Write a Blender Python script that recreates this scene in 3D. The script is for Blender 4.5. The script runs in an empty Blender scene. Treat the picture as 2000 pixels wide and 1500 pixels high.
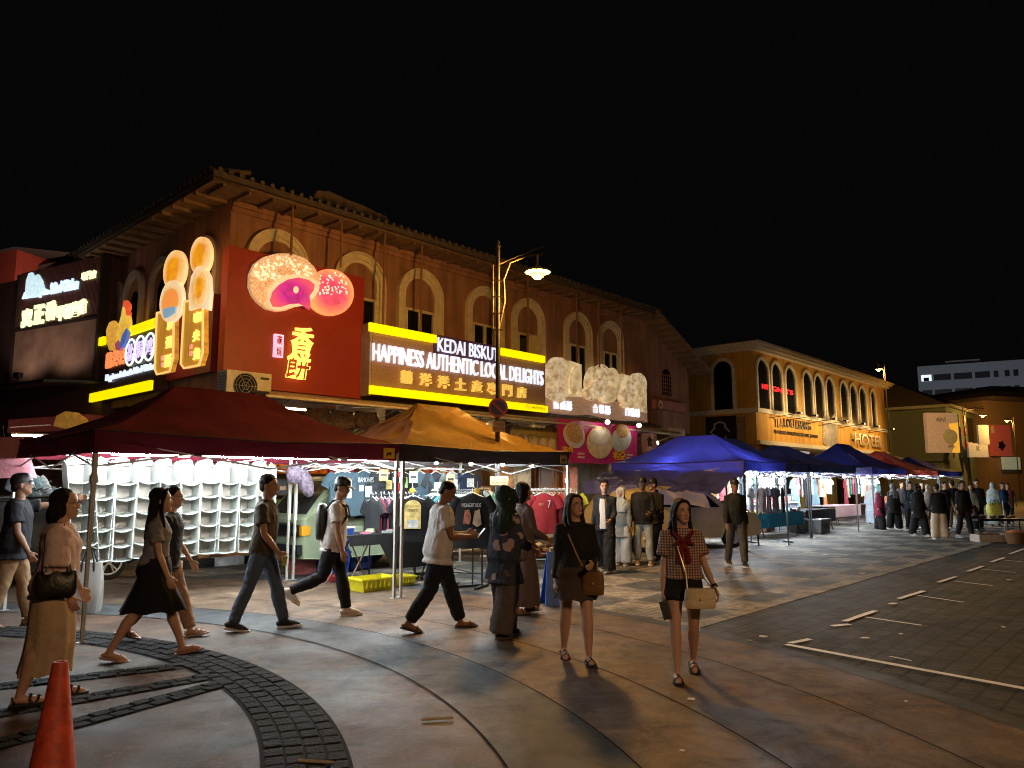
import bpy, bmesh, math, random
import numpy as np
from mathutils import Vector, Matrix, noise as mnoise
random.seed(7)
S = bpy.context.scene
COL = S.collection
R = math.radians
# ------------------------------------------------------------------ camera
F, YH, HC = 1450.0, 943.0, 1.62
PITCH = math.atan((YH - 750) / F)
cp, sp = math.cos(PITCH), math.sin(PITCH)
cam = bpy.data.cameras.new('camera'); cam.sensor_width = 36; cam.lens = 36 * F / 2000; cam.clip_end = 600; cam.clip_start = .05
camo = bpy.data.objects.new('camera', cam); COL.objects.link(camo)
camo.location = (0, 0, HC); camo.rotation_euler = (R(90) + PITCH, 0, 0)
S.camera = camo
# ------------------------------------------------------------------ night sky, exposure
W = bpy.data.worlds.new('World'); S.world = W; W.use_nodes = True
bg = W.node_tree.nodes['Background']; bg.inputs[0].default_value = (.0017, .0017, .0019, 1); bg.inputs[1].default_value = 1.0
S.view_settings.view_transform = 'Standard'; S.view_settings.look = 'None'; S.view_settings.gamma = 1
S.view_settings.exposure = 0.0
S.render.engine = 'CYCLES'
try:
    S.cycles.use_denoising = True; S.cycles.denoiser = 'OPENIMAGEDENOISE'
    S.cycles.use_light_tree = True; S.cycles.filter_width = 1.05; S.cycles.denoising_prefilter = 'ACCURATE'
    S.cycles.max_bounces = 6; S.cycles.diffuse_bounces = 3; S.cycles.glossy_bounces = 3; S.cycles.transmission_bounces = 4
    S.cycles.sample_clamp_indirect = 3.0; S.cycles.caustics_reflective = False; S.cycles.caustics_refractive = False
except Exception: pass
SODIUM = (1.0, .50, .10)
# ------------------------------------------------------------------ geometry helpers
def ray(px, py):
    dx = (px - 1000) / F; dz = -(py - 750) / F
    return Vector((dx, cp - dz * sp, sp + dz * cp))
def G(px, py, z=0.0):
    r = ray(px, py); k = (z - HC) / r.z
    return Vector((r.x * k, r.y * k, z))
def D(px, py, d):                                   # point on the pixel's ray at distance d along +Y
    r = ray(px, py); k = d / r.y
    return Vector((r.x * k, d, HC + r.z * k))
TH = R(42.6)
U = Vector((math.sin(TH), math.cos(TH), 0)); V = Vector((-math.cos(TH), math.sin(TH), 0))
ROT = R(90) - TH                                    # local x along U, y into the facade
ROTL = -TH                                          # local x along -V
C0 = Vector((-6.5, 16.5, 0))
class Fr:
    def __init__(s, o, rot):
        s.o = Vector(o); s.rot = rot
        s.x = Vector((math.cos(rot), math.sin(rot), 0)); s.y = Vector((-math.sin(rot), math.cos(rot), 0))
    def w(s, x, y, z): return s.o + s.x * x + s.y * y + Vector((0, 0, z))
    def px(s, px, py, y=0.0):                       # pixel -> local (x, z) on the plane at local depth y
        r = ray(px, py); p0 = s.o + s.y * y - Vector((0, 0, HC))
        k = (p0.x * s.y.x + p0.y * s.y.y) / (r.x * s.y.x + r.y * s.y.y)
        p = r * k + Vector((0, 0, HC)) - s.o
        return (p.dot(s.x), p.z)
FM = Fr(C0, ROT); FL = Fr(C0, ROTL)
class MB:
    def __init__(s): s.v = []; s.f = []; s.m = []; s.mi = 0
    def add(s, vs, fs):
        b = len(s.v); s.v += [tuple(p) for p in vs]; s.f += [tuple(i + b for i in f) for f in fs]; s.m += [s.mi] * len(fs)
        return s
    def box(s, x0, x1, y0, y1, z0, z1):
        vs = [(x, y, z) for z in (z0, z1) for y in (y0, y1) for x in (x0, x1)]
        return s.add(vs, [(0, 2, 3, 1), (4, 5, 7, 6), (0, 1, 5, 4), (2, 6, 7, 3), (0, 4, 6, 2), (1, 3, 7, 5)])
    def prism(s, pts, y0, y1):                      # outline in x,z ; extruded y0..y1
        n = len(pts); vs = [(x, y0, z) for x, z in pts] + [(x, y1, z) for x, z in pts]
        return s.add(vs, [tuple(range(n)), tuple(range(2 * n - 1, n - 1, -1))] + [(i, i + n, (i + 1) % n + n, (i + 1) % n) for i in range(n)])
    def slab(s, pts, z0, z1):                       # outline in x,y ; extruded z0..z1
        n = len(pts); vs = [(p[0], p[1], z0) for p in pts] + [(p[0], p[1], z1) for p in pts]
        return s.add(vs, [tuple(range(n - 1, -1, -1)), tuple(range(n, 2 * n))] + [(i, (i + 1) % n, (i + 1) % n + n, i + n) for i in range(n)])
    def sheet(s, pts, z):
        return s.add([(p[0], p[1], z) for p in pts], [tuple(range(len(pts)))])
    def loft(s, rings, cap=True, closed=True):
        n = len(rings[0]); vs = [p for r in rings for p in r]; fs = []
        for i in range(len(rings) - 1):
            for j in range(n if closed else n - 1):
                a = i * n + j; b = i * n + (j + 1) % n
                fs.append((a, b, b + n, a + n))
        if cap: fs += [tuple(range(n - 1, -1, -1)), tuple(range((len(rings) - 1) * n, len(rings) * n))]
        return s.add(vs, fs)
    def tube(s, pts, r, n=8, round_=False, flat=1.0, up=None):
        pts = [Vector(p) for p in pts]; rr = r if isinstance(r, (list, tuple)) else [r] * len(pts)
        rings = []; prev = None
        for i, p in enumerate(pts):
            t = (pts[min(i + 1, len(pts) - 1)] - pts[max(i - 1, 0)]).normalized()
            if prev is None:
                a = Vector(up) if up is not None else (Vector((0, 0, 1)) if abs(t.z) < .9 else Vector((1, 0, 0)))
            else: a = prev
            a = (a - t * a.dot(t)); a = a.normalized() if a.length > 1e-6 else t.orthogonal().normalized()
            b = t.cross(a); prev = a
            rings.append((p, t, a, b, rr[i]))
        out = []
        def ring(p, a, b, r): return [p + a * (r * math.cos(2 * math.pi * k / n)) + b * (r * flat * math.sin(2 * math.pi * k / n)) for k in range(n)]
        if round_:
            p, t, a, b, r0 = rings[0]
            for q in (.2, .65): out.append(ring(p - t * r0 * math.sqrt(1 - q * q), a, b, r0 * q))
        for p, t, a, b, r0 in rings: out.append(ring(p, a, b, r0))
        if round_:
            p, t, a, b, r0 = rings[-1]
            for q in (.65, .2): out.append(ring(p + t * r0 * math.sqrt(1 - q * q), a, b, r0 * q))
        return s.loft(out)
    def ell(s, c, r, n=14, m=9, rot=None):
        c = Vector(c); rings = []
        for i in range(1, m):
            a = math.pi * i / m
            ring = []
            for k in range(n):
                b = 2 * math.pi * k / n
                p = Vector((r[0] * math.sin(a) * math.cos(b), r[1] * math.sin(a) * math.sin(b), -r[2] * math.cos(a)))
                if rot is not None: p = rot @ p
                ring.append(c + p)
            rings.append(ring)
        return s.loft(rings)
    def lathe(s, prof, c=(0, 0, 0), n=24):
        return s.loft([[(c[0] + r * math.cos(2 * math.pi * k / n), c[1] + r * math.sin(2 * math.pi * k / n), c[2] + z) for k in range(n)] for r, z in prof])
    def dome(s, pts, y, depth, back=.06, steps=5):  # outline in x,z on plane y bulging towards the viewer (-y)
        cx = sum(p[0] for p in pts) / len(pts); cz = sum(p[1] for p in pts) / len(pts)
        rings = [[(x, y + back, z) for x, z in pts]]
        for i in range(steps + 1):
            q = 1 - i / (steps + .4); d = depth * math.sqrt(max(0, 1 - q * q))
            rings.append([(cx + (x - cx) * q, y - d, cz + (z - cz) * q) for x, z in pts])
        return s.loft(rings)
    def build(s, name, mats, parent=None, smooth=False, loc=None, rot=None, angle=38):
        me = bpy.data.meshes.new(name); me.from_pydata(s.v, [], s.f); me.update()
        mats = mats if isinstance(mats, (list, tuple)) else [mats]
        for m in mats: me.materials.append(m)
        if len(mats) > 1: me.polygons.foreach_set('material_index', s.m)
        if smooth:
            me.polygons.foreach_set('use_smooth', [True] * len(me.polygons))
            if angle: me.set_sharp_from_angle(angle=R(angle))
        o = bpy.data.objects.new(name, me); COL.objects.link(o)
        if parent is not None: o.parent = parent
        if loc is not None: o.location = loc
        if rot is not None: o.rotation_euler = (0, 0, rot)
        return o
def tag(o, label, cat, group=None):
    o['label'] = label; o['category'] = cat
    if group: o['group'] = group
    return o
def thing(name, label, cat, loc=(0, 0, 0), rot=0, group=None):
    o = bpy.data.objects.new(name, None); COL.objects.link(o); o.empty_display_size = .2
    o.location = loc; o.rotation_euler = (0, 0, rot)
    return tag(o, label, cat, group)
def struct(o): o['kind'] = 'structure'; return o
def copy_tree(o, parent=None):
    c = o.copy(); COL.objects.link(c)
    if parent is not None: c.parent = parent
    for ch in [k for k in bpy.data.objects if k.parent == o]: copy_tree(ch, c)
    return c
def kids(o): return list(o.children)
def dup(o, loc=None, rot=None, label=None, group=None):
    def rec(a, par):
        c = a.copy(); COL.objects.link(c)
        if par is not None: c.parent = par
        for k in ALLK.get(a.name, []): rec(k, c)
        return c
    ALLK = {}
    for k in bpy.data.objects:
        if k.parent is not None: ALLK.setdefault(k.parent.name, []).append(k)
    c = rec(o, None)
    if loc is not None: c.location = loc
    if rot is not None: c.rotation_euler = (0, 0, rot)
    if label: c['label'] = label
    if group: c['group'] = group
    return c
def ellp(cx, cy, rx, ry, rot=0, n=28, a0=0, a1=360):
    out = []
    for i in range(n):
        a = R(a0 + (a1 - a0) * i / (n if a1 - a0 == 360 else n - 1)); x, y = rx * math.cos(a), ry * math.sin(a)
        out.append((cx + x * math.cos(R(rot)) - y * math.sin(R(rot)), cy + x * math.sin(R(rot)) + y * math.cos(R(rot))))
    return out
_tx = {}
def text(body, name, m, parent, x0, z0, x1, z1, y, ext=.02, off=0.0, keep=False, shear=0, back=None):
    """lettering filling the box x0..x1, z0..z1 standing proud of plane y (viewer at -y)"""
    key = (body, off, shear)
    if key not in _tx:
        c = bpy.data.curves.new('lettering', 'FONT'); c.body = body; c.extrude = .05; c.offset = off; c.resolution_u = 3; c.shear = shear
        o = bpy.data.objects.new('lettering', c); COL.objects.link(o)
        dg = bpy.context.evaluated_depsgraph_get(); me = bpy.data.meshes.new_from_object(o.evaluated_get(dg))
        _tx[key] = ([v.co.copy() for v in me.vertices], [tuple(p.vertices) for p in me.polygons])
        bpy.data.objects.remove(o); bpy.data.curves.remove(c)
    vs, fs = _tx[key]
    ax = min(v.x for v in vs); bx = max(v.x for v in vs); az = min(v.y for v in vs); bz = max(v.y for v in vs)
    sx = (x1 - x0) / (bx - ax); sz = (z1 - z0) / (bz - az)
    if keep: sx = sz = min(sx, sz)
    mb = MB(); mb.add([(x0 + (v.x - ax) * sx, y - ext * (v.z / .05 + 1) / 2, z0 + (v.y - az) * sz) for v in vs], fs)
    return mb.build(name, m, parent)
def lit(o): return o
# ------------------------------------------------------------------ materials
_mc = {}
def mat(name, c, rough=.6, metal=0.0, var=.18, scale=6.0, emis=0.0, ec=None, bump=0.0, bscale=40.0, spec=.5, trans=0.0, detail=4, c2=None, coat=0.0, alpha=1.0, stretch=None):
    key = (name, tuple(c), rough, emis)
    if key in _mc: return _mc[key]
    m = bpy.data.materials.new(name); m.use_nodes = True; nt = m.node_tree; N = nt.nodes; L = nt.links
    b = N['Principled BSDF']; tc = N.new('ShaderNodeTexCoord'); src = tc.outputs['Object']
    if stretch:
        mp = N.new('ShaderNodeMapping'); mp.inputs['Scale'].default_value = stretch; L.new(src, mp.inputs[0]); src = mp.outputs[0]
    nz = N.new('ShaderNodeTexNoise'); nz.inputs['Scale'].default_value = scale; nz.inputs['Detail'].default_value = detail; nz.inputs['Roughness'].default_value = .62
    L.new(src, nz.inputs['Vector'])
    mx = N.new('ShaderNodeMix'); mx.data_type = 'RGBA'
    mr = N.new('ShaderNodeMapRange'); mr.inputs[1].default_value = .3; mr.inputs[2].default_value = .7; L.new(nz.outputs[0], mr.inputs[0]); L.new(mr.outputs[0], mx.inputs[0])
    ca = [max(0, k * (1 - var)) for k in c[:3]]; cb = list(c2) if c2 else [min(1, k * (1 + var)) for k in c[:3]]
    mx.inputs[6].default_value = (*ca, 1); mx.inputs[7].default_value = (*cb, 1)
    L.new(mx.outputs[2], b.inputs['Base Color'])
    b.inputs['Roughness'].default_value = rough; b.inputs['Metallic'].default_value = metal; b.inputs['Specular IOR Level'].default_value = spec
    if coat: b.inputs['Coat Weight'].default_value = coat
    if trans: b.inputs['Transmission Weight'].default_value = trans
    if alpha < 1: b.inputs['Alpha'].default_value = alpha
    if emis:
        if ec: b.inputs['Emission Color'].default_value = (*ec, 1)
        else: L.new(mx.outputs[2], b.inputs['Emission Color'])
        b.inputs['Emission Strength'].default_value = emis
    if bump:
        n2 = N.new('ShaderNodeTexNoise'); n2.inputs['Scale'].default_value = bscale; n2.inputs['Detail'].default_value = 3; L.new(src, n2.inputs['Vector'])
        bp = N.new('ShaderNodeBump'); bp.inputs['Strength'].default_value = bump; bp.inputs['Distance'].default_value = .02
        L.new(n2.outputs[0], bp.inputs['Height']); L.new(bp.outputs[0], b.inputs['Normal'])
    _mc[key] = m
    return m
def cloth(name, c, rough=.85, var=.12, bump=.35): return mat(name, c, rough, var=var, scale=14, bump=bump, bscale=22, spec=.25)
def glow(name, c, e, var=.05, scale=5, c2=None, detail=4): return mat(name, c, .5, emis=e, var=var, scale=scale, c2=c2, detail=detail)
def glow_pic(name, ci, co, e, rim=None, n=.35, scale=4):
    """printed food picture on a light box: deep centre, paler edge, uneven print"""
    m = glow(name, ci, e, var=n, scale=scale, detail=9); N, L, b = nodes_of(m); src = b.inputs['Emission Color'].links[0].from_socket
    tc = N.new('ShaderNodeTexCoord'); vm = N.new('ShaderNodeVectorMath'); vm.operation = 'SUBTRACT'; vm.inputs[1].default_value = (.5, .5, .5); L.new(tc.outputs['Generated'], vm.inputs[0])
    mu = N.new('ShaderNodeVectorMath'); mu.operation = 'MULTIPLY'; mu.inputs[1].default_value = (1, 0, 1); L.new(vm.outputs[0], mu.inputs[0]); ln = N.new('ShaderNodeVectorMath'); ln.operation = 'LENGTH'; L.new(mu.outputs[0], ln.inputs[0])
    nz = N.new('ShaderNodeTexNoise'); nz.inputs['Scale'].default_value = 6; L.new(tc.outputs['Generated'], nz.inputs[0]); ad = N.new('ShaderNodeMath'); ad.operation = 'MULTIPLY_ADD'; ad.inputs[1].default_value = .22; L.new(nz.outputs[0], ad.inputs[0]); L.new(ln.outputs['Value'], ad.inputs[2])
    r = N.new('ShaderNodeMapRange'); r.inputs[1].default_value = .36; r.inputs[2].default_value = .66; L.new(ad.outputs[0], r.inputs[0]); mx = N.new('ShaderNodeMix'); mx.data_type = 'RGBA'; L.new(r.outputs[0], mx.inputs[0]); L.new(src, mx.inputs[6]); mx.inputs[7].default_value = (*co, 1)
    L.new(mx.outputs[2], b.inputs['Emission Color']); L.new(mx.outputs[2], b.inputs['Base Color']); return m
def nodes_of(m): return m.node_tree.nodes, m.node_tree.links, m.node_tree.nodes['Principled BSDF']
def canopy_mat(name, c, rough=.45, tr=.12, spec=.5):
    m = mat(name, c, rough, var=.32, scale=1.6, bump=1.0, bscale=4.5, spec=spec)
    N, L, b = nodes_of(m); t = N.new('ShaderNodeBsdfTranslucent'); t.inputs[0].default_value = (*c, 1)
    mx = N.new('ShaderNodeMixShader'); mx.inputs[0].default_value = tr; out = N['Material Output']
    L.new(b.outputs[0], mx.inputs[1]); L.new(t.outputs[0], mx.inputs[2]); L.new(mx.outputs[0], out.inputs[0])
    return m
M = {}
M['black_metal'] = mat('black painted metal', (.02, .02, .022), .45, .3)
M['white_metal'] = mat('white painted metal', (.75, .76, .76), .4, .1, var=.08)
M['grey_metal'] = mat('grey metal', (.35, .35, .36), .4, .7, var=.1)
M['glass'] = mat('dark glass', (.012, .013, .015), .08, spec=.7)
M['wood'] = mat('brown timber', (.16, .08, .035), .6, scale=10)
M['cream'] = mat('cream plaster moulding', (.62, .52, .36), .7, bump=.1)
M['rubber'] = mat('black rubber', (.012, .012, .012), .8)
M['dark_hole'] = mat('unlit dark interior', (.012, .010, .010), .9)
# ================================================================== GROUND
def uv_mat(name, base, kind):
    """paving materials in world metres, axes along the street"""
    m = mat(name, base, .55, var=.42, scale=1.1, detail=9); N, L, b = nodes_of(m)
    tc = N.new('ShaderNodeTexCoord'); mp = N.new('ShaderNodeMapping'); mp.inputs['Rotation'].default_value = (0, 0, -ROT); L.new(tc.outputs['Object'], mp.inputs[0])
    src = b.inputs['Base Color'].links[0].from_socket
    def mixin(fac, colr, blend='MULTIPLY', f=1.0):
        nonlocal src
        x = N.new('ShaderNodeMix'); x.data_type = 'RGBA'; x.blend_type = blend; x.inputs[0].default_value = f
        L.new(src, x.inputs[6])
        if fac is not None: L.new(fac, x.inputs[0])
        if isinstance(colr, tuple): x.inputs[7].default_value = (*colr, 1)
        else: L.new(colr, x.inputs[7])
        src = x.outputs[2]
    if kind in ('paver', 'parking'):
        br = N.new('ShaderNodeTexBrick'); br.inputs['Scale'].default_value = 1.0
        br.inputs['Brick Width'].default_value = .22 if kind == 'paver' else .3; br.inputs['Row Height'].default_value = .11 if kind == 'paver' else .2
        br.inputs['Mortar Size'].default_value = .006 if kind == 'paver' else .014; br.inputs['Color1'].default_value = (.8, .8, .8, 1); br.inputs['Color2'].default_value = (1.15, 1.12, 1.08, 1); br.inputs['Mortar'].default_value = (.42, .40, .38, 1)
        L.new(mp.outputs[0], br.inputs[0]); mixin(None, br.outputs['Color'])
        bp = N.new('ShaderNodeBump'); bp.inputs['Strength'].default_value = .5; bp.inputs['Distance'].default_value = .01; bp.invert = True
        L.new(br.outputs['Fac'], bp.inputs['Height']); L.new(bp.outputs[0], b.inputs['Normal'])
        if kind == 'paver':
            ck = N.new('ShaderNodeTexChecker'); ck.inputs['Scale'].default_value = 1.0; ck.inputs[1].default_value = (1.30, 1.22, 1.08, 1); ck.inputs[2].default_value = (.42, .45, .48, 1)
            L.new(mp.outputs[0], ck.inputs[0]); mixin(None, ck.outputs[0], f=.9)
    # dirt, worn pale patches and fine speckle
    n1 = N.new('ShaderNodeTexNoise'); n1.inputs['Scale'].default_value = .55; n1.inputs['Detail'].default_value = 7; n1.inputs['Roughness'].default_value = .7; L.new(tc.outputs['Object'], n1.inputs[0])
    r1 = N.new('ShaderNodeMapRange'); r1.inputs[1].default_value = .56; r1.inputs[2].default_value = .70; L.new(n1.outputs[0], r1.inputs[0])
    if kind == 'plaza':
        n3 = N.new('ShaderNodeTexNoise'); n3.inputs['Scale'].default_value = 14; n3.inputs['Detail'].default_value = 8; n3.inputs['Roughness'].default_value = .8; L.new(tc.outputs['Object'], n3.inputs[0])
        r3 = N.new('ShaderNodeMapRange'); r3.inputs[1].default_value = .42; r3.inputs[2].default_value = .62; L.new(n3.outputs[0], r3.inputs[0])
        mm = N.new('ShaderNodeMath'); mm.operation = 'MULTIPLY'; L.new(r1.outputs[0], mm.inputs[0]); L.new(r3.outputs[0], mm.inputs[1])
        mixin(mm.outputs[0], (.28, .22, .16), 'MIX')
    n4 = N.new('ShaderNodeTexNoise'); n4.inputs['Scale'].default_value = 2.6; n4.inputs['Detail'].default_value = 12; n4.inputs['Roughness'].default_value = .75; n4.inputs['Distortion'].default_value = .6; L.new(tc.outputs['Object'], n4.inputs[0])
    r4 = N.new('ShaderNodeMapRange'); r4.inputs[1].default_value = .36; r4.inputs[2].default_value = .62; r4.inputs[3].default_value = .34; r4.inputs[4].default_value = 1.3; L.new(n4.outputs[0], r4.inputs[0]); mixin(None, r4.outputs[0])
    n2 = N.new('ShaderNodeTexNoise'); n2.inputs['Scale'].default_value = 60; n2.inputs['Detail'].default_value = 5; n2.inputs['Roughness'].default_value = .8; L.new(tc.outputs['Object'], n2.inputs[0])
    r2 = N.new('ShaderNodeMapRange'); r2.inputs[1].default_value = .3; r2.inputs[2].default_value = .7; r2.inputs[3].default_value = .6; r2.inputs[4].default_value = 1.3; L.new(n2.outputs[0], r2.inputs[0])
    mixin(None, r2.outputs[0])
    # slight sheen that comes and goes
    rr = N.new('ShaderNodeMapRange'); rr.inputs[1].default_value = .35; rr.inputs[2].default_value = .7; rr.inputs[3].default_value = .36 if kind == 'plaza' else .62; b.inputs['Specular IOR Level'].default_value = .22; rr.inputs[4].default_value = .85 if kind == 'plaza' else .85; L.new(n1.outputs[0], rr.inputs[0]); L.new(rr.outputs[0], b.inputs['Roughness'])
    if kind != 'paver' and kind != 'parking':
        bp = N.new('ShaderNodeBump'); bp.inputs['Strength'].default_value = .35; bp.inputs['Distance'].default_value = .015; L.new(n2.outputs[0], bp.inputs['Height']); L.new(bp.outputs[0], b.inputs['Normal'])
    L.new(src, b.inputs['Base Color'])
    return m
M['paver'] = uv_mat('grey and tan block pavers', (.215, .205, .19), 'paver')
M['plaza'] = uv_mat('stamped reddish concrete', (.088, .049, .030), 'plaza')
M['band'] = uv_mat('dark grey stamped concrete', (.055, .06, .066), 'plaza')
M['park'] = uv_mat('dark parking pavers', (.066, .068, .066), 'parking')
M['strip'] = uv_mat('tan kerb strip', (.27, .24, .19), 'strip')
M['sett'] = mat('black granite setts', (.011, .011, .012), .85, var=.5, spec=.2, scale=20, bump=.8, bscale=50)
M['groove'] = mat('dark joint', (.014, .012, .011), .9, spec=.1)
M['paint'] = mat('worn white road paint', (.80, .80, .78), .6, var=.15, scale=9)
gm = MB(); gm.sheet([(-160, -40), (220, -40), (220, 260), (-160, 260)], 0); struct(gm.build('ground', M['paver']))
PC = (-6.6, 2.8)
def arc(r, a0=-95, a1=150, n=140): return [(PC[0] + r * math.cos(R(a0 + (a1 - a0) * i / n)), PC[1] + r * math.sin(R(a0 + (a1 - a0) * i / n))) for i in range(n + 1)]
def ringsheet(name, r0, r1, z, m):
    mb = MB(); a = arc(r0); b = arc(r1); n = len(a)
    mb.add([(p[0], p[1], z) for p in a] + [(p[0], p[1], z) for p in b], [(i, i + n, i + n + 1, i + 1) for i in range(n - 1)])
    return struct(mb.build(name, m))
L1 = G(1390, 1207); NF = -V
mb = MB(); a = L1 - U * 12; b = L1 + U * 90; mb.sheet([a, a + NF * 40, b + NF * 40, b], .004); struct(mb.build('parking_area', M['park']))
mb = MB(); a = L1 - U * 5; b = L1 + U * 60; mb.slab([a, a + NF * .22, b + NF * .22, b], -.02, .010); struct(mb.build('kerb_strip', M['strip']))
mb = MB(); mb.sheet([(PC[0], PC[1])] + arc(10.25), .012); struct(mb.build('plaza_paving', M['plaza']))
ringsheet('paving_band', 6.79, 7.51, .016, M['band'])
ringsheet('paving_ring', 7.51, 10.2, .0155, uv_mat('pale tan stamped concrete', (.15, .100, .066), 'plaza'))
for r in (6.78, 7.515, 8.35, 9.42): ringsheet('paving_joint', r - .006, r + .008, .019, M['groove'])
ringsheet('paving_edge', 10.2, 10.42, .017, M['band'])
# setts: a curved band and three straight strips, with real stones
mb = MB()
rng = random.Random(3)
def sett(c, ang, lx, ly):
    ca, sa = math.cos(ang), math.sin(ang); h = .020 + rng.uniform(0, .008); k = .86
    vs = []
    for q, z in ((1, .010), (.97, h - .005), (k, h)):
        for sx, sy in ((-1, -1), (1, -1), (1, 1), (-1, 1)):
            x = sx * lx / 2 * q + rng.uniform(-.004, .004); y = sy * ly / 2 * q + rng.uniform(-.004, .004)
            vs.append((c[0] + x * ca - y * sa, c[1] + x * sa + y * ca, z))
    mb.add(vs, [(0, 1, 5, 4), (1, 2, 6, 5), (2, 3, 7, 6), (3, 0, 4, 7), (4, 5, 9, 8), (5, 6, 10, 9), (6, 7, 11, 10), (7, 4, 8, 11), (8, 9, 10, 11)])
for i in range(4):
    r = 5.45 + .1175 * (i + .5); da = .15 / r; n = int(R(170) / da)
    for k in range(n):
        a = R(-25) + (k + (i % 2) * .5) * da
        sett((PC[0] + r * math.cos(a), PC[1] + r * math.sin(a)), a, .108, .138)
struct(mb.build('cobble_band', M['sett']))
ringsheet('cobble_bed', 5.43, 5.94, .015, M['groove'])
for (p, q) in (((0, 1345), (395, 1300)), ((0, 1398), (428, 1322)), ((0, 1458), (440, 1337))):
    a, b = G(*p), G(*q); d = (b - a).normalized(); a = a - d * 1.5; n = Vector((-d.y, d.x, 0)); mb = MB()
    for i in range(2):
        for k in range(int((b - a).length / .15)): sett(a + d * (.15 * k + .07 * (i % 2)) + n * (.115 * (i - .5)), math.atan2(d.y, d.x), .138, .105)
    struct(mb.build('cobble_strip', M['sett']))
    m2 = MB(); m2.sheet([a - n * .125, b - n * .125, b + n * .125, a + n * .125], .0145); struct(m2.build('cobble_bed', M['groove']))
def zz(x, y): return G(1000 + x / 2, 1020 + y / 2)
def line(p, q, w, z=.0165):
    d = (q - p).normalized(); n = Vector((-d.y, d.x, 0)) * w / 2; k = max(2, int((q - p).length / .25)); m = MB(); A = []; B = []
    for i in range(k + 1):
        c = p + (q - p) * (i / k); A.append(c + n * (1 + rng.uniform(-.18, .1))); B.append(c - n * (1 + rng.uniform(-.18, .1)))
    m.sheet(A + B[::-1], z); struct(m.build('road_marking', M['paint']))
line(zz(1070, 483), zz(2300, 713), .085)
for (p, q, s, e) in (((1085, 478), (1165, 462), None, None), ((1300, 392), (1420, 350), (1380, 375), (1600, 408)), ((1510, 303), (1610, 272), (1585, 290), (1765, 317)), ((1665, 238), (1735, 216), (1725, 233), (1880, 252)),
                     ((1780, 195), (1840, 174), (1830, 186), (1970, 200)), ((1872, 158), (1922, 141), (1915, 150), (2060, 165)), ((1945, 126), (2010, 103), (2000, 112), (2160, 128))):
    line(zz(*p), zz(*q), .075)
    if s: line(zz(*s), zz(*e), .05)
line(zz(1250, 410), zz(1320, 404), .08); line(zz(1475, 530), zz(1562, 548), .03)

# ================================================================== MAIN SHOPHOUSE
def wall_mat(name, c, v=.22):
    m = mat(name, c, .85, var=v, scale=1.3, detail=8, bump=.25, bscale=30); N, L, b = nodes_of(m)
    tc = N.new('ShaderNodeTexCoord'); mp = N.new('ShaderNodeMapping'); mp.inputs['Scale'].default_value = (3.2, 3.2, .25); L.new(tc.outputs['Object'], mp.inputs[0])
    n = N.new('ShaderNodeTexNoise'); n.inputs['Scale'].default_value = 1.2; n.inputs['Detail'].default_value = 6; L.new(mp.outputs[0], n.inputs[0])
    r = N.new('ShaderNodeMapRange'); r.inputs[1].default_value = .35; r.inputs[2].default_value = .7; r.inputs[3].default_value = 1.08; r.inputs[4].default_value = .62; L.new(n.outputs[0], r.inputs[0])
    x = N.new('ShaderNodeMix'); x.data_type = 'RGBA'; x.blend_type = 'MULTIPLY'; x.inputs[0].default_value = 1
    L.new(b.inputs['Base Color'].links[0].from_socket, x.inputs[6]); L.new(r.outputs[0], x.inputs[7]); L.new(x.outputs[2], b.inputs['Base Color'])
    return m
M['brown_wall'] = wall_mat('weathered terracotta brown paint', (.32, .15, .09))
M['roof_tile'] = mat('old dark clay tiles', (.075, .055, .045), .8, var=.4, scale=9, bump=.4)
M['soffit'] = mat('stained soffit boards', (.20, .115, .06), .8, var=.3, scale=3)
M['tan_wall'] = wall_mat('grubby cream wall', (.42, .34, .24))
bld = thing('shophouse', 'brown two storey corner shophouse with cream arched windows and dark tiled roof', 'building', C0, ROT)
LX, LY = 20.9, 15.0
mb = MB(); mb.slab([(0, 0), (17.0, 0), (17.0, LY), (0, LY)], 3.7, 8.2)
mb.prism([(17.0, 3.7), (LX, 3.7), (LX, 6.75), (17.0, 8.2)], 0, LY); mb.build('wall', M['brown_wall'], bld)
# ground floor: set back shop with pillars, kept open towards the street
mb = MB(); mb.box(0, LX, 5.2, 5.4, 0, 3.7); mb.box(0, .25, 2.0, 5.2, 0, 3.7); mb.box(LX - .25, LX, .5, 5.2, 0, 3.7); mb.build('shop_wall', M['tan_wall'], bld)
mb = MB(); mb.box(-.3, LX + .3, -1.4, 5.2, 0.0, .14); mb.build('verandah_floor', mat('red verandah tiles', (.22, .13, .09), .5), bld)
for x in (.3, 4.9, 9.4, 11.6, 15.9, 20.2):
    mb = MB(); mb.box(x - .24, x + .24, .1, .58, .14, 3.7); mb.box(x - .29, x + .29, .06, .62, .14, .42); mb.box(x - .29, x + .29, .06, .62, 3.3, 3.5); mb.build('pillar', M['tan_wall'], bld)
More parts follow.
